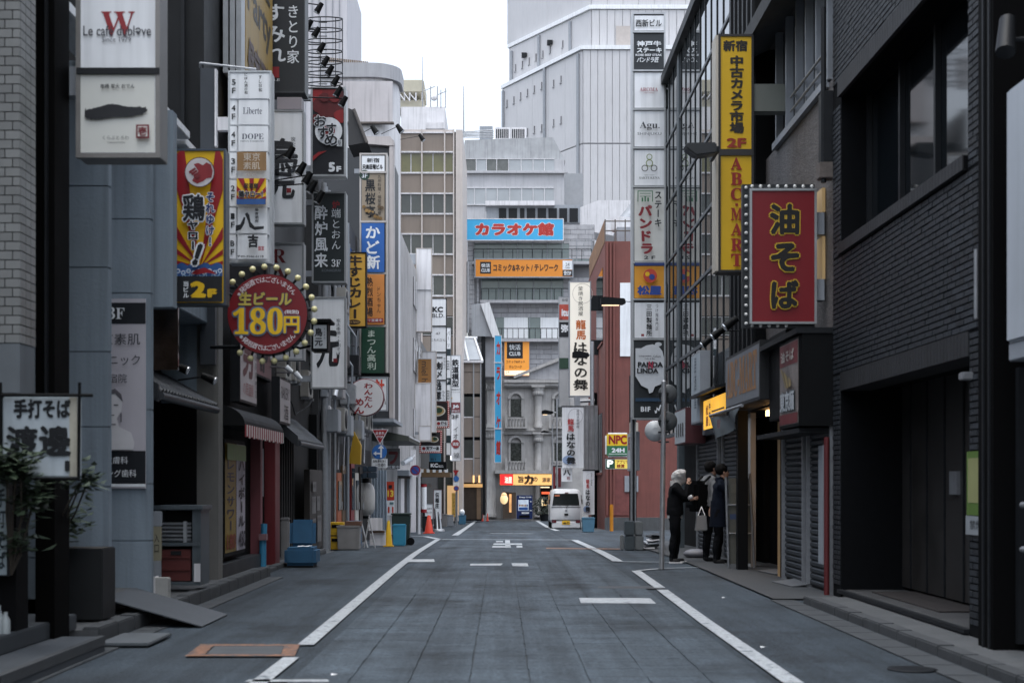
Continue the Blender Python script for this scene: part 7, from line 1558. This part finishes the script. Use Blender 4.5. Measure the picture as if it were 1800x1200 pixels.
# ------------------------------------------------------------------ right side furniture
d = 23.5; rt = thing('mirror_pole', 'grey steel pole carrying round convex mirrors seen from behind', 'traffic mirror', (WX(1163, d), d, 0)); MB().tube([(WX(1163, d), d, 0), (WX(1167, d), d, WZ(672, d))], .042, 12).build('pole', STEEL, rt); MB().ball(P(1167, 672, d), .045, 8).build('pole_cap', STEEL, rt)
for i, (px, py, r_) in enumerate(((1174, 692, 17), (1174, 740, 17))): c = P(px, py, d + .12); MB().lathe(c, [(S(r_, d) * .35, -.025), (S(r_, d) * .85, -.012), (S(r_, d), .01), (S(r_, d), .03)], 28, 'y').build('mirror_back', mat('mirror_back_grey', (.07, .077, .083), .4, .2, 5), rt)
c = P(1152, 757, d + .5); MB().lathe(c, [(S(6, d), -.035), (S(17, d), -.01), (S(19, d), .03)], 28, 'y').build('mirror_back', mat('mirror_back_pale', (.42, .44, .46), .35), rt)
for py in (690, 705, 738, 758, 775): MB().fbox(1158, py, 1176, py + 2.5, d - .02, .12).build('clamp', DARK, rt)
d = 23.1; rt = tag(MB().box(WX(1297, d), WX(1315, d), d, d + .17, 0, 2.6).build('black_post', BLACK), 'thick black square post on the pavement before the warm shop bay', 'post')
rt = thing('board_frame', 'grey panel board in a metal tube frame beside the black post', 'notice board', (WX(1300, 23.6), 23.6, 0)); d = 23.6
for a, b_ in (((1276, 838), (1281, 1001)), ((1318, 832), (1326, 998))): bar(rt, 'frame_tube', [P(*a, d), P(*b_, d)], .022, STEEL, 8)
for y in (887, 937): bar(rt, 'cross_tube', [P(1278, y, d), P(1322, y, d)], .014, STEEL)
MB().fbox(1281, 840, 1320, 990, d + .03, .03).build('panel', mat('olive_panel', (.10, .10, .085), .7, .2, 4), rt); b = Board(rt, d + .03); b.panel((1283, 903, 1297, 912), ink('3a4a6a'), 'sticker'); b.panel((1284, 850, 1300, 866), mat('panel_patch', (.12, .12, .10), .7), 'patch')
d = gd(967); rt = None
BLK = [(1093, 940, 1099, 967, 0), (1099, 941, 1116, 967, 1), (1116, 941, 1132, 967, 2), (1098, 915, 1116, 940, 1), (1117, 916, 1131, 940, 2)]
for i, (x0, y0, x1, y1, k) in enumerate(BLK):
    lab = ['leftmost low grey kerb block, half hidden in the stack', 'lower middle dark block of the stack by the sign pole', 'lower right grey block of the stack by the sign pole', 'upper left dark block of the stack by the sign pole', 'upper right grey block of the stack by the sign pole'][i]
    dd = d + (.25 if k == 0 else .0 if k == 1 else .06); z0 = G(dd) + (0 if y1 > 950 else S(26.5, d)); o = MB().box(WX(x0, d) + .003, WX(x1, d) - .003, dd, dd + .3, z0, z0 + S(y1 - y0, d)).build('kerb_block', mat('block_dark' if k == 1 else 'block_grey', (.055, .07, .08) if k == 1 else (.15, .16, .165), .7, .2, 6), None, .02); tag(o, lab, 'block', 'stacked blocks')
rt = thing('scrap_sheets', 'heap of folded sheets and cables behind the block stack', 'scrap', P(1145, 960, d + .6)); rg = random.Random(9)
for i in range(6): o = MB().box(WX(1132, d) + i * .05, WX(1160, d) + i * .03, d + .3 + i * .04, d + 1.2, G(d) + .02 + i * .06, G(d) + .05 + i * .06).build('sheet', [WHITE2, DARK, GREYP][i % 3], rt); o.rotation_euler = (R(rg.uniform(-3, 3)), R(rg.uniform(-8, 8)), R(rg.uniform(-15, 15)))
d = gd(933); rt = thing('orange_bollard', 'slim orange post beside the red building door', 'bollard', (WX(1075, d), d, G(d))); MB().cyl((WX(1075, d), d, G(d)), (WX(1075, d), d, WZ(888, d)), .075, n=14).build('post', mat('post_orange', H3('c8801c'), .5), rt); MB().cyl((WX(1075, d), d, WZ(890, d)), (WX(1075, d), d, WZ(886, d)), .06, n=14).build('cap', mat('post_orange', H3('c8801c'), .5), rt)
rt = tub('round_blue_bin', 'round blue-grey bin below the smaller cloth banner', 1023, 909, 1046, 935, gd(935), mat('bin_blue_grey', H3('4a7086'), .5), None, .85)

# ------------------------------------------------------------------ clutter on the left shopfronts
rg = random.Random(21)
def cooler(label, y, z, X=-3.98, w=.72, h=.55):
    rt = thing('air_conditioner', label, 'air conditioner', (X, y, z), 'coolers on the left shops')
    MB().box(X, X + .3, y, y + w, z, z + h).build('casing', mat('cooler_cream', (.30, .29, .27), .5, .15, 4, streak=.3), rt, .015)
    MB().lathe((X + .3, y + w * .42, z + h * .5), [(h * .08, 0), (h * .40, 0), (h * .40, .012), (h * .08, .02)], 18, 'x').build('fan_grille', DARK, rt)
    MB().box(X - .02, X + .32, y + .05, y + .09, z - .05, z).build('bracket', STEEL, rt); MB().box(X - .02, X + .32, y + w - .09, y + w - .05, z - .05, z).build('bracket', STEEL, rt)
    MB().tube([(X + .1, y + w, z + .2), (X + .06, y + w + .2, z + .25), (X + .03, y + w + .22, z - .9)], .025, 6).build('hose', WHITE2, rt)
for i, (y, z) in enumerate(((26.2, 3.35), (27.4, 3.4), (29.3, 3.2), (33.4, 2.65), (34.6, 2.65), (38.6, 2.9), (39.9, 2.9), (33.6, 5.5))):
    cooler('%s air conditioner unit along left shopfronts, counting from the near end' % ORD[i], y, z, -4.28 if y < 31 else -3.99)
for i in range(7):
    y0 = 25.5 + i * 3.2; pts = []
    for k in range(9):
        t = k / 8; pts.append((-3.92 + .05 * math.sin(i + k), y0 + t * (3.5 + i * .4), 3.1 + (i % 4) * .75 - .35 * math.sin(t * math.pi) + rg.uniform(-.03, .03)))
    o = MB().tube(pts, .014, 5).build('cable', BLACK); tag(o, '%s sagging black cable along the left shopfronts from the near end' % ORD[i], 'cable', 'cables on the left shops')
for i, (y, m_) in enumerate(((32.6, 'c9a01c'), (33.1, '8a2a20'), (36.4, '2c5a7a'))):
    for k in range(2):
        rt = thing('beer_crate', ['%s beer crate at the bottom beside the old shops', '%s beer crate on top beside the old shops'][k] % ['yellow', 'red', 'blue'][i], 'crate', (-3.8, y, G(y) + k * .32), 'beer crates'); z = G(y) + k * .32 + .002
        MB().box(-3.98, -3.62, y, y + .45, z, z + .3).build('body', ink(m_), rt, .015); MB().box(-3.9, -3.7, y - .012, y, z + .18, z + .25).build('grip', BLACK, rt)
for i, (y, z0, z1, c_) in enumerate(((34.2, .1, 1.5, 'a8542a'), (35.3, .2, 1.7, '5a4630'), (37.3, .3, 1.9, '7a1a1e'), (38.4, .2, 1.6, 'b8b4ac'), (39.6, .1, 1.8, '2a2420'))):
    rt = thing('shop_door', ['orange-striped narrow shop door panel', 'brown wooden sliding shop door', 'dark red shop door', 'pale shop door with notices', 'near-black shop door'][i] + ' in the old shop row', 'door', (-3.97, y, G(y)))
    MB().box(-4.0, -3.95, y, y + .85, G(y), G(y) + z1 + .3).build('leaf', ink(c_), rt); MB().box(-3.95, -3.93, y + .1, y + .75, G(y) + .9, G(y) + z1 + .1).build('door_glass', GLASSD, rt); MB().cyl((-3.93, y + .8, G(y) + .9), (-3.93, y + .8, G(y) + 1.1), .015).build('handle', STEEL, rt)
for i in range(4):
    rt = thing('wall_meter', '%s small meter box on the pipes above the old shops' % ORD[i], 'meter box', (-3.9, 31.1 + i * .5, 3.2), 'meter boxes'); MB().box(-3.97, -3.82, 31.1 + i * .5, 31.4 + i * .5, 3.3 - (i % 2) * .5, 3.65 - (i % 2) * .5).build('box', [GREYP, WHITE2][i % 2], rt, .02); MB().cyl((-3.82, 31.25 + i * .5, 3.5 - (i % 2) * .5), (-3.79, 31.25 + i * .5, 3.5 - (i % 2) * .5), .08, n=12).build('dial', STEEL, rt)
rt = thing('litter', 'small scrap of white paper lying on the road at right', 'litter', (0, 0, 0)) if False else None
for i, (px, py) in enumerate(((1270, 1052), (582, 1189), (1338, 1140))):
    x, y = gp(px, py); o = MB().add([(x, y, .013), (x + .05, y + .01, .02), (x + .045, y + .05, .014), (x - .005, y + .04, .022)], [(0, 1, 2), (0, 2, 3)]).build('paper_scrap', WHITE); tag(o, ['tiny white paper scrap on the road by the right edge line', 'tiny white paper scrap on the road at the bottom left', 'tiny pale paper scrap lower right on the asphalt'][i], 'litter')
rt = thing('white_sack', 'white plastic bag lying behind the hooded person', 'bag', P(1230, 975, 26.5)); c = P(1225, 970, 27.3); MB().ball((c.x, c.y, G(27) + .09), .24, 14, 1.1, .8, .42).build('bag', mat('bag_white', (.16, .16, .18), .5, .2, 9, bump=.6, bscale=18), rt)
# ------------------------------------------------------------------ street-end furniture
d = 106.5; g = G(d); rt = thing('vending_machine', 'dark blue drink vending machine with a lit display at street end', 'vending machine', P(922, 911, d)); NV = mat('vending_navy', H3('142a5c'), .4)
MB().fbox(908, 870, 936, 912, d, .8).build('body', NV, rt, .03); b = Board(rt, d); b.panel((911, 878, 929, 897), emit('vend_light', (.5, .58, .68), .2, .5, 2.5), 'display'); 
for i in range(6): b.panel((912.5 + i * 2.7, 886, 914.5 + i * 2.7, 889.5), ink(['a0563a', 'b89a4a', '8a4a3a', 'c9b48a', '9a5a3a', '3a5a8a'][i]), 'can')
b.panel((912, 891, 928, 896), ink('2a5aa0'), 'can_row'); b.text('Energy Drink', (913, 872, 934, 875), WT, bold=.05); b.panel((917, 899.5, 930, 902.5), WT, 'price_strip'); b.panel((932, 880, 934, 882), WT, 'coin_slot'); b.panel((931, 896, 935, 897.5), WT, 'note_slot'); b.panel((913, 905, 931, 909), BLACK, 'hatch')
rt = thing('entrance_lantern', 'glowing cream blob lantern by the entrance left of vending machine', 'lantern', P(886, 887, 107)); c = P(886, 877, 107); MB().ball(c, S(7, 107), 14, 1, .6, 1.25).build('shade', emit('lantern_glow', (1, .72, .38), .4), rt); MB().ball(c + Vector((0, 0, .3)), S(5, 107), 12, 1, .6, 1).build('shade', emit('lantern_glow2', (1, .6, .3), .3), rt); MB().cyl(c + Vector((0, 0, .4)), c + Vector((0, .6, .6)), .03).build('hook', DARK, rt)
rt = thing('entrance_door', 'dim entrance with amber strip light left of vending machine', 'doorway', P(898, 911, 109)); MB().fbox(884, 865, 907, 911, 109.2, .1).build('door', mat('dim_door', (.12, .09, .07), .5), rt); MB().fbox(895, 868, 899, 900, 109.1, .08).build('strip_light', emit('amber_strip', (1, .5, .2), .3, .6, 4), rt); MB().fbox(883, 857, 901, 863, 109, .3).build('air_conditioner', GREYP, rt)
rt = thing('planter_shrub', 'round dark potted shrub between vending machine and van', 'shrub', P(955, 911, 105)); pt = P(957, 912, 105); MB().lathe((pt.x, 105, G(105)), [(.28, 0), (.38, .5), (.4, .55)], 14).build('pot', DARK, rt); lf = MB(); rg = random.Random(12)
for i in range(700):
    v = Vector((rg.gauss(0, 1), rg.gauss(0, 1), rg.gauss(0, 1))).normalized() * (.55 + .2 * rg.random()); p = Vector((pt.x - .1, 105, G(105) + 1.05)) + v; dv = Vector((rg.uniform(-1, 1), rg.uniform(-1, 1), rg.uniform(-1, 1))).normalized() * .16; sd = dv.orthogonal().normalized() * .05; lf.add([p, p + dv * .5 + sd, p + dv, p + dv * .5 - sd], [(0, 1, 2, 3)])
stuff(lf.build('foliage', mat('leaf_far', (.025, .035, .025), .6, .3, 8), rt)); MB().cyl((pt.x - .1, 105, G(105) + .5), (pt.x - .1, 105, G(105) + .9), .05).build('stem', mat('twig', (.05, .04, .03), .8), rt)
rt = thing('restaurant_front', 'dark restaurant front with red glow behind the van', 'shopfront', P(962, 911, 109.3)); MB().fbox(950, 853, 978, 911, 109.4, .2).build('wall', BLKI, rt); MB().fbox(952, 864, 966, 868, 109.3, .08).build('red_light', emit('red_glow', (1, .15, .06), .4, .5, 5), rt); MB().fbox(952, 877, 954, 890, 109.3, .05).build('strip', emit('cream_strip', (1, .8, .5), .4), rt); MB().fbox(954, 880, 962, 888, 109.3, .05).build('menu_light', emit('menu_amber', (.8, .5, .2), .25, .6, 5), rt); MB().fbox(950, 855, 966, 857, 109.2, .05).build('lamp_strip', emit('cream_strip', (1, .8, .5), .4), rt)
pl_ = struct(MB().box(WX(760, 100), WX(1010, 100), 100, dE + 3, -3, G(108) + .03).build('end_pavement', CONC))
for i in range(9): MB().box(-4.7 + i * 1.1, -3.62 + i * 1.1, 99.8, 100, G(108) - .2, G(108) + .05).build('kerb_stone', KERB, pl_)
# ------------------------------------------------------------------ van
d = 65.2; g = G(d + 1); rt = thing('van', 'small white delivery van parked at right, rear to the viewer', 'van', (WX(995, d), d + 1.7, g)); xc, hw, L, zt = WX(995, d), S(28, d), 3.35, WZ(859, d)
VW = mat('van_white', (.60, .60, .61), .28, .05, 2, coat=.4, streak=.06)
zb_ = g + .30; H_ = zt - zb_; secs = []
def ring_(y, sw, zlo, zhi, rd):
    pts = []; w = hw * sw; zm = zlo + (zhi - zlo) * .52
    prof = [(-w * .97, zlo), (-w, zlo + .12), (-w * 1.0, zm), (-w * .90, zhi - rd), (-w * .80, zhi - .03), (-w * .6, zhi), (w * .6, zhi), (w * .80, zhi - .03), (w * .90, zhi - rd), (w * 1.0, zm), (w, zlo + .12), (w * .97, zlo)]
    return [(xc + x, y, z) for x, z in prof]
st_ = [(d + .06, .96, zb_ + .05, zt - .08, .16), (d + .0, 1.0, zb_, zt - .75, .05), ]
secs = [ring_(d + .10, .95, zb_ + .04, zt - .05, .16), ring_(d + .16, 1, zb_, zt, .14), ring_(d + 2.7, 1, zb_, zt, .14), ring_(d + 3.05, .98, zb_, zt - .55, .1), ring_(d + 3.3, .94, zb_ + .05, zt - .95, .1)]
mb = MB(); n = 12; vs = [p for s_ in secs for p in s_]; fs = []
for j in range(len(secs) - 1):
    for i in range(n): fs.append((j * n + i, j * n + (i + 1) % n, (j + 1) * n + (i + 1) % n, (j + 1) * n + i))
fs += [tuple(range(n)), tuple(reversed(range((len(secs) - 1) * n, len(secs) * n)))]; mb.add(vs, fs); body = mb.build('body', VW, rt, .035)
for p in body.data.polygons: p.use_smooth = True
tg = MB().prism([(WX(971, d), WZ(888, d)), (WX(974, d), WZ(867, d)), (WX(1016, d), WZ(867, d)), (WX(1019, d), WZ(888, d))], 'y', d + .085, d + .1).build('tailgate_window', mat('van_glass', (.018, .022, .022), .05, .3, 2, spec=.9, ior=1.6), rt)
MB().prism([(WX(972.5, d), WZ(887, d)), (WX(975.5, d), WZ(868, d)), (WX(1014.5, d), WZ(868, d)), (WX(1017.5, d), WZ(887, d))], 'y', d + .075, d + .084).build('window_pane', MATS['van_glass'], tg)
MB().cyl(P(996, 893, d + .07), P(998, 885, d + .06), .012).build('wiper', BLACK, rt); MB().fbox(975, 869, 984, 872, d + .06, .01).build('window_sticker', ink('b86a4a'), tg)
MB().fbox(970, 916, 1020, 928, d + .03, .15).build('bumper', VW, rt, .04); MB().fbox(969.5, 890, 1020.5, 890.8, d + .075, .03).build('tailgate_seam', DARK, rt); MB().fbox(969.5, 913, 1020.5, 913.7, d + .06, .05).build('tailgate_seam', DARK, rt)
TL = mat('tail_lamp_red', (.10, .012, .018), .25)
for x in (970.5, 1012): 
    t = MB().fbox(x, 913.5, x + 7.5, 918.8, d + .015, .1).build('tail_light', TL, rt, .015); MB().fbox(x + 1, 914.5, x + 3, 917.8, d + .005, .012).build('reflector', ink('5a3038'), t)
pl = MB().fbox(988, 914.5, 1002, 921.5, d + .01, .02).build('number_plate', ink('d8a81c'), rt); b = Board(rt, d + .008); b.text('46-71', (990, 917, 1000.5, 920.6), K1, bold=.05, parent=pl)
MB().fbox(992, 902, 999, 905.5, d + .05, .04).build('handle', BLACK, rt, .01); MB().fbox(993.5, 895, 997, 898, d + .06, .03).build('badge', STEEL, rt); MB().fbox(993, 865, 999, 866.5, d + .07, .05).build('brake_lamp', TL, rt)
for sx in (-1, 1):
    for yy in (d + .75, d + 2.75):
        w = MB().lathe((xc + sx * (hw - .1), yy, g + .27), [(.2, -.08), (.27, -.08), (.27, .08), (.2, .08)], 22, 'x').build('wheel', BLACK, rt); MB().lathe((xc + sx * (hw - .1), yy, g + .27), [(.05, -.06), (.19, -.06), (.19, .06), (.05, .06)], 16, 'x').build('rim', STEEL, w)
    MB().box(xc + sx * (hw + .0) - .01, xc + sx * hw + .01, d + .5, d + 2.3, zt - .72, zt - .28).build('side_window', MATS['van_glass'], rt)
    MB().box(xc + sx * (hw + .12) - .06, xc + sx * (hw + .12) + .06, d + 2.75, d + 2.85, zt - .75, zt - .5).build('wing_mirror', BLACK, rt, .02)
MB().box(xc - hw * .9, xc + hw * .9, d + .15, d + 3.2, g + .18, zb_ + .02).build('underbody', BLACK, rt)
# ------------------------------------------------------------------ people
SKIN = mat('skin', (.42, .24, .17), .55, .08, 20)
def person(label, loc, yaw, joints, radii, bones, slots, extra=None):
    """one continuous skinned figure; joints local (x forward, y left, z up)"""
    me = bpy.data.meshes.new('person'); names = list(joints); idx = {n_: i for i, n_ in enumerate(names)}
    me.from_pydata([joints[n_] for n_ in names], [(idx[a], idx[b]) for a, b in bones], [])
    o = bpy.data.objects.new('person_source', me); COL.objects.link(o)
    sk = o.modifiers.new('skin', 'SKIN'); sk.use_smooth_shade = True
    lay = me.skin_vertices[0] if me.skin_vertices else None
    if lay is None:
        bpy.context.view_layer.objects.active = o; bpy.ops.mesh.customdata_skin_add(); lay = me.skin_vertices[0]
    for n_, i in idx.items():
        r_ = radii[n_]; lay.data[i].radius = r_ if isinstance(r_, tuple) else (r_, r_); lay.data[i].use_root = (n_ == 'pelvis')
    sb = o.modifiers.new('sub', 'SUBSURF'); sb.levels = 2; sb.render_levels = 2
    dg = bpy.context.evaluated_depsgraph_get(); m2 = bpy.data.meshes.new_from_object(o.evaluated_get(dg)); bpy.data.objects.remove(o)
    m2.materials.clear(); mats = []
    for a, b in bones:
        if slots(a, b) not in mats: mats.append(slots(a, b))
    for q in mats: m2.materials.append(q)
    J = {n_: Vector(v) for n_, v in joints.items()}
    for p in m2.polygons:
        c = p.center; best, bd_ = None, 9
        for a, b in bones:
            ab = J[b] - J[a]; t = max(0, min(1, (c - J[a]).dot(ab) / max(1e-9, ab.length_squared))); dd = (c - J[a] - ab * t).length
            ra = radii[a] if not isinstance(radii[a], tuple) else max(radii[a]); rb = radii[b] if not isinstance(radii[b], tuple) else max(radii[b]); dd -= (ra + (rb - ra) * t)
            if dd < bd_: best, bd_ = (a, b), dd
        p.material_index = mats.index(slots(*best)); p.use_smooth = True
    for v in m2.vertices:                        # cloth folds
        if .12 < v.co.z < 1.45: v.co += v.normal * (noise.noise(v.co * 9) * .014 + noise.noise(v.co * 22) * .007)
    m2.name = 'person'
    rt = thing('person', label, 'person', loc); ob = bpy.data.objects.new('body', m2); COL.objects.link(ob); ob.parent = rt; WL[ob.name] = Vector(loc)
    if extra: extra(rt, Vector(loc))
    rt.rotation_euler = (0, 0, yaw); return rt
def rig(h=1.72, lean=0.0, armL=None, armR=None, headfwd=.05, stance=.1, fat=1.0):
    k = h / 1.72; J, Rr, Bn = {}, {}, []
    def j(n_, x, y, z, r_, par=None):
        J[n_] = (x * k + lean * max(0, z - .9) * k, y * k, z * k); Rr[n_] = r_ if not isinstance(r_, tuple) else r_
        if par: Bn.append((par, n_))
    f = fat
    j('pelvis', 0, 0, .96, (.15 * f, .12 * f)); j('waist', .0, 0, 1.12, (.15 * f, .115 * f), 'pelvis'); j('chest', .0, 0, 1.32, (.17 * f, .125 * f), 'waist'); j('upper', .0, 0, 1.43, (.13 * f, .10 * f), 'chest'); j('neck', .02, 0, 1.50, .06, 'upper'); j('jaw', .02 + headfwd, 0, 1.555, (.07, .075), 'neck'); j('head', .015 + headfwd, 0, 1.63, (.078, .098), 'jaw'); j('crown', .01 + headfwd, 0, 1.69, (.055, .07), 'head')
    for s_, sd in ((1, 'l'), (-1, 'r')):
        j('sh' + sd, 0, .17 * s_, 1.42, .075 * f, 'upper'); A = armL if sd == 'l' else armR
        e, w = A; j('el' + sd, *e, .055 * f, 'sh' + sd); j('wr' + sd, *w, .036, 'el' + sd)
        dv = (Vector(w) - Vector(e)).normalized(); pm = Vector(w) + dv * .07; j('palm' + sd, *pm, (.036, .02), 'wr' + sd)
        up = Vector((0, 0, 1)) if abs(dv.z) < .8 else Vector((1, 0, 0)); sdv = dv.cross(up).normalized(); upv = sdv.cross(dv).normalized()
        for q in range(4):
            o_ = upv * (.026 - .0175 * q); L_ = (.065, .075, .07, .055)[q]; a = pm + dv * .03 + o_; b = a + dv * L_ * .5 - sdv * .008 * s_; c_ = b + dv * L_ * .4 - sdv * .03 * s_
            j('f%d%sa' % (q, sd), *a, .009, 'palm' + sd); j('f%d%sb' % (q, sd), *b, .0085, 'f%d%sa' % (q, sd)); j('f%d%sc' % (q, sd), *c_, .0075, 'f%d%sb' % (q, sd))
        a = Vector(w) + dv * .03 + upv * .04; j('t%sa' % sd, *a, .011, 'palm' + sd); j('t%sb' % sd, *(a + dv * .045 + upv * .015), .009, 't%sa' % sd)
        ox = stance * s_ * .5; j('hip' + sd, 0, .085 * s_, .90, .105 * f, 'pelvis'); j('thigh' + sd, .01 + ox * .4, .092 * s_, .70, .088 * f, 'hip' + sd); j('kn' + sd, .02 + ox * .8, .095 * s_, .50, .062 * f, 'thigh' + sd); j('calf' + sd, -.005 + ox, .097 * s_, .34, .060 * f, 'kn' + sd); j('an' + sd, -.02 + ox, .10 * s_, .09, .045, 'calf' + sd); j('heel' + sd, -.035 + ox, .10 * s_, .045, .045, 'an' + sd); j('toe' + sd, .15 + ox, .115 * s_, .035, (.045, .032), 'heel' + sd)
    return J, Rr, Bn
def slotter(jacket, trouser, shoe, hood=None):
    def f(a, b):
        if b[:2] in ('he', 'ja', 'cr') and not b.startswith('heel'): return SKIN
        if b == 'neck': return hood or SKIN
        if b.startswith(('palm', 'f0', 'f1', 'f2', 'f3', 't')) and not b.startswith(('thigh', 'toe')): return SKIN
        if b.startswith(('hip', 'thigh', 'kn', 'calf', 'an')): return trouser
        if b.startswith(('heel', 'toe')): return shoe
        return jacket
    return f
def face(rt, L, k, hx):                       # nose, eyes, ears, brows, mouth on the head
    hd = L + Vector((hx, 0, 1.63 * k))
    def at(x, y, z): return hd + Vector((x, y, z))
    MB().prism([(at(.085, 0, .02).x, at(0, 0, .025).z), (at(.118, 0, 0).x, at(0, 0, -.015).z), (at(.085, 0, 0).x, at(0, 0, -.025).z)], 'y', hd.y - .012, hd.y + .012).build('nose', SKIN, rt)
    for s_ in (-1, 1): MB().ball(at(.088, .032 * s_, .015), .011, 8).build('eye', BLACK, rt); MB().ball(at(.0, .082 * s_, -.005), .026, 8, .7, .4, 1.2).build('ear', SKIN, rt)
    MB().box(hd.x + .080, hd.x + .096, hd.y - .024, hd.y + .024, hd.z - .055, hd.z - .047).build('mouth', mat('lips', (.22, .09, .08), .5), rt)
JB, JN, TR, SH = mat('black_jacket', (.005, .0055, .007), .9, .2, 9, bump=.5, bscale=14, spec=.12), mat('navy_coat', (.006, .009, .017), .9, .2, 9, bump=.5, bscale=14, spec=.12), mat('black_trousers', (.005, .0055, .007), .9, .2, 9, bump=.5, bscale=16, spec=.12), mat('black_shoe', (.008, .008, .009), .5, spec=.3)
HAIR = mat('black_hair', (.006, .005, .005), .75, .4, 40, bump=.9, bscale=60, spec=.2)
HOOD = mat('hood_white', (.52, .50, .49), .85, .12, 12, bump=.4, bscale=22)
def ell(c, prof, k, n=20):
    mb = MB().lathe(c, prof, n); mb.v = [(c.x + (x - c.x) * k * (1 + .06 * noise.noise((x * 14, y * 14, z * 5))), c.y + (y - c.y) * (1 + .06 * noise.noise((y * 14, z * 5, 2))), z) for x, y, z in mb.v]; return mb
def p1x(rt, L):
    hd = L + Vector((.07, 0, 1.57))
    vs, fs = [], []; n, m = 18, 10
    for jj in range(m + 1):
        t = jj / m * math.pi * .92
        for i in range(n):
            a = 2 * math.pi * i / n; x = -math.cos(t) * .15 + .0; r_ = math.sin(t) * (.135 + .02 * math.sin(3 * a)); 
            q_ = Vector((x + .02, r_ * math.cos(a) * .95, r_ * math.sin(a) * 1.10 + .01 - .05 * (1 - jj / m))); vs.append(hd + q_ * (1 + .10 * noise.noise(q_ * 16) + .05 * noise.noise(q_ * 40)))
    for jj in range(m):
        for i in range(n): fs.append((jj * n + i, jj * n + (i + 1) % n, (jj + 1) * n + (i + 1) % n, (jj + 1) * n + i))
    hm = MB().add(vs, fs[:-n * 2], True).build('hood', HOOD, rt, recalc=False)
    MB().lathe(L + Vector((.02, 0, 1.38)), [(.10, 0), (.105, .05), (.10, .1)], 16).build('hood_collar', HOOD, rt)
    ell(L + Vector((0, 0, .80)), [(.17, 0), (.178, .03), (.175, .07)], .78).build('shirt_hem', mat('hem_white', (.5, .49, .48), .8), rt); ell(L + Vector((.005, 0, .86)), [(.185, 0), (.192, .05), (.188, .10), (.182, .18), (.175, .25), (.165, .32)], .80).build('jacket_skirt', JB, rt)
    MB().cyl(L + Vector((.22, -.12, 1.16)), L + Vector((.30, -.13, 1.20)), .035, n=8).build('paper_cup', WHITE2, rt); face(rt, L, .955, .065 * .955)
    for s_ in (1, -1): MB().box(L.x - .06 + .05 * s_, L.x + .17 + .05 * s_, L.y + .105 * s_ - .045, L.y + .105 * s_ + .045, L.z, L.z + .025).build('shoe_sole', WHITE2, rt)
J, Rr, Bn = rig(1.645, .03, armL=((.10, .21, 1.17), (.30, .12, 1.20)), armR=((.16, -.22, 1.20), (.22, -.08, 1.47)), fat=1.18)
dP = 25.6
person('person in white hood and black jacket raising a hand to mouth', (WX(1186, dP), dP, G(dP)), R(0), J, Rr, Bn, slotter(JB, TR, SH, HOOD), p1x)
def hair(c, rt):
    mb = MB().ball(c, .113, 22, 1.0, .88, .95)
    mb.v = [tuple(c + (Vector(v) - c) * (1 + .13 * noise.noise((Vector(v) - c) * 30) + .06 * noise.noise((Vector(v) - c) * 80))) for v in mb.v]; mb.build('hair', HAIR, rt)
def p2x(rt, L):
    k = 1.0; hd = L + Vector((.085, 0, 1.655)); hair(hd + Vector((-.03, 0, .022)), rt)
    ell(L + Vector((.01, 0, .60)), [(.20, .06), (.197, .12), (.19, .2), (.185, .3), (.175, .4), (.165, .52)], .80).build('coat_skirt', JN, rt); MB().lathe(L + Vector((.03, 0, 1.47)), [(.09, 0), (.075, .06)], 14).build('collar', JN, rt); face(rt, L, .99, .09)
J, Rr, Bn = rig(1.70, .05, armL=((.16, .22, 1.22), (.42, .14, 1.25)), armR=((.18, -.22, 1.24), (.44, -.12, 1.28)), headfwd=.06, fat=1.12)
person('person in long navy coat reaching towards the shop counter', (WX(1262, 25.2), 25.2, G(25.2)), R(4), J, Rr, Bn, slotter(JN, TR, SH), p2x)
GHD = mat('grey_hoodie', (.17, .17, .175), .85, .12, 12, bump=.3, bscale=22)
def p3x(rt, L):
    hd = L + Vector((.10, 0, 1.72)); hair(hd + Vector((-.03, 0, .02)), rt); face(rt, L, 1.04, .10)
    bp_ = MB(); bp_.box(L.x - .36, L.x - .05, L.y - .20, L.y + .20, L.z + .92, L.z + 1.48); pack = bp_.build('backpack', BLACK, rt, .07); MB().box(L.x - .37, L.x - .33, L.y - .12, L.y + .12, L.z + 1.02, L.z + 1.25).build('pocket', DARK, pack, .02)
    for s_ in (-1, 1): MB().tube([L + Vector((-.16, .12 * s_, 1.43)), L + Vector((-.02, .13 * s_, 1.56)), L + Vector((.14, .12 * s_, 1.40)), L + Vector((.08, .13 * s_, 1.12)), L + Vector((-.15, .13 * s_, 1.05))], .022, 6).build('strap', BLACK, pack)
J, Rr, Bn = rig(1.79, .08, armL=((.12, .23, 1.20), (.34, .16, 1.15)), armR=((-.02, -.25, 1.18), (-.06, -.24, .95)), headfwd=.06, fat=1.12)
pL = (WX(1243, 25.9), 25.95, G(25.9)); person('person in grey hoodie with black backpack at the shop counter', pL, R(24), J, Rr, Bn, slotter(GHD, TR, SH, GHD), p3x)
rt = thing('carrier_bag', 'white carrier bag hanging beside the backpack person', 'bag', (WX(1232, 25.5), 25.5, WZ(933, 25.5))); MB().prism([(WX(1222, 25.5), WZ(933, 25.5)), (WX(1225, 25.5), WZ(906, 25.5)), (WX(1241, 25.5), WZ(905, 25.5)), (WX(1243, 25.5), WZ(932, 25.5))], 'y', 25.45, 25.6).build('bag', mat('carrier_white', (.22, .215, .215), .5, .1, 8), rt, .015); bar(rt, 'handle', [P(1227, 906, 25.5), P(1233, 890, 25.6), P(1239, 905, 25.5)], .008, WHITE2)
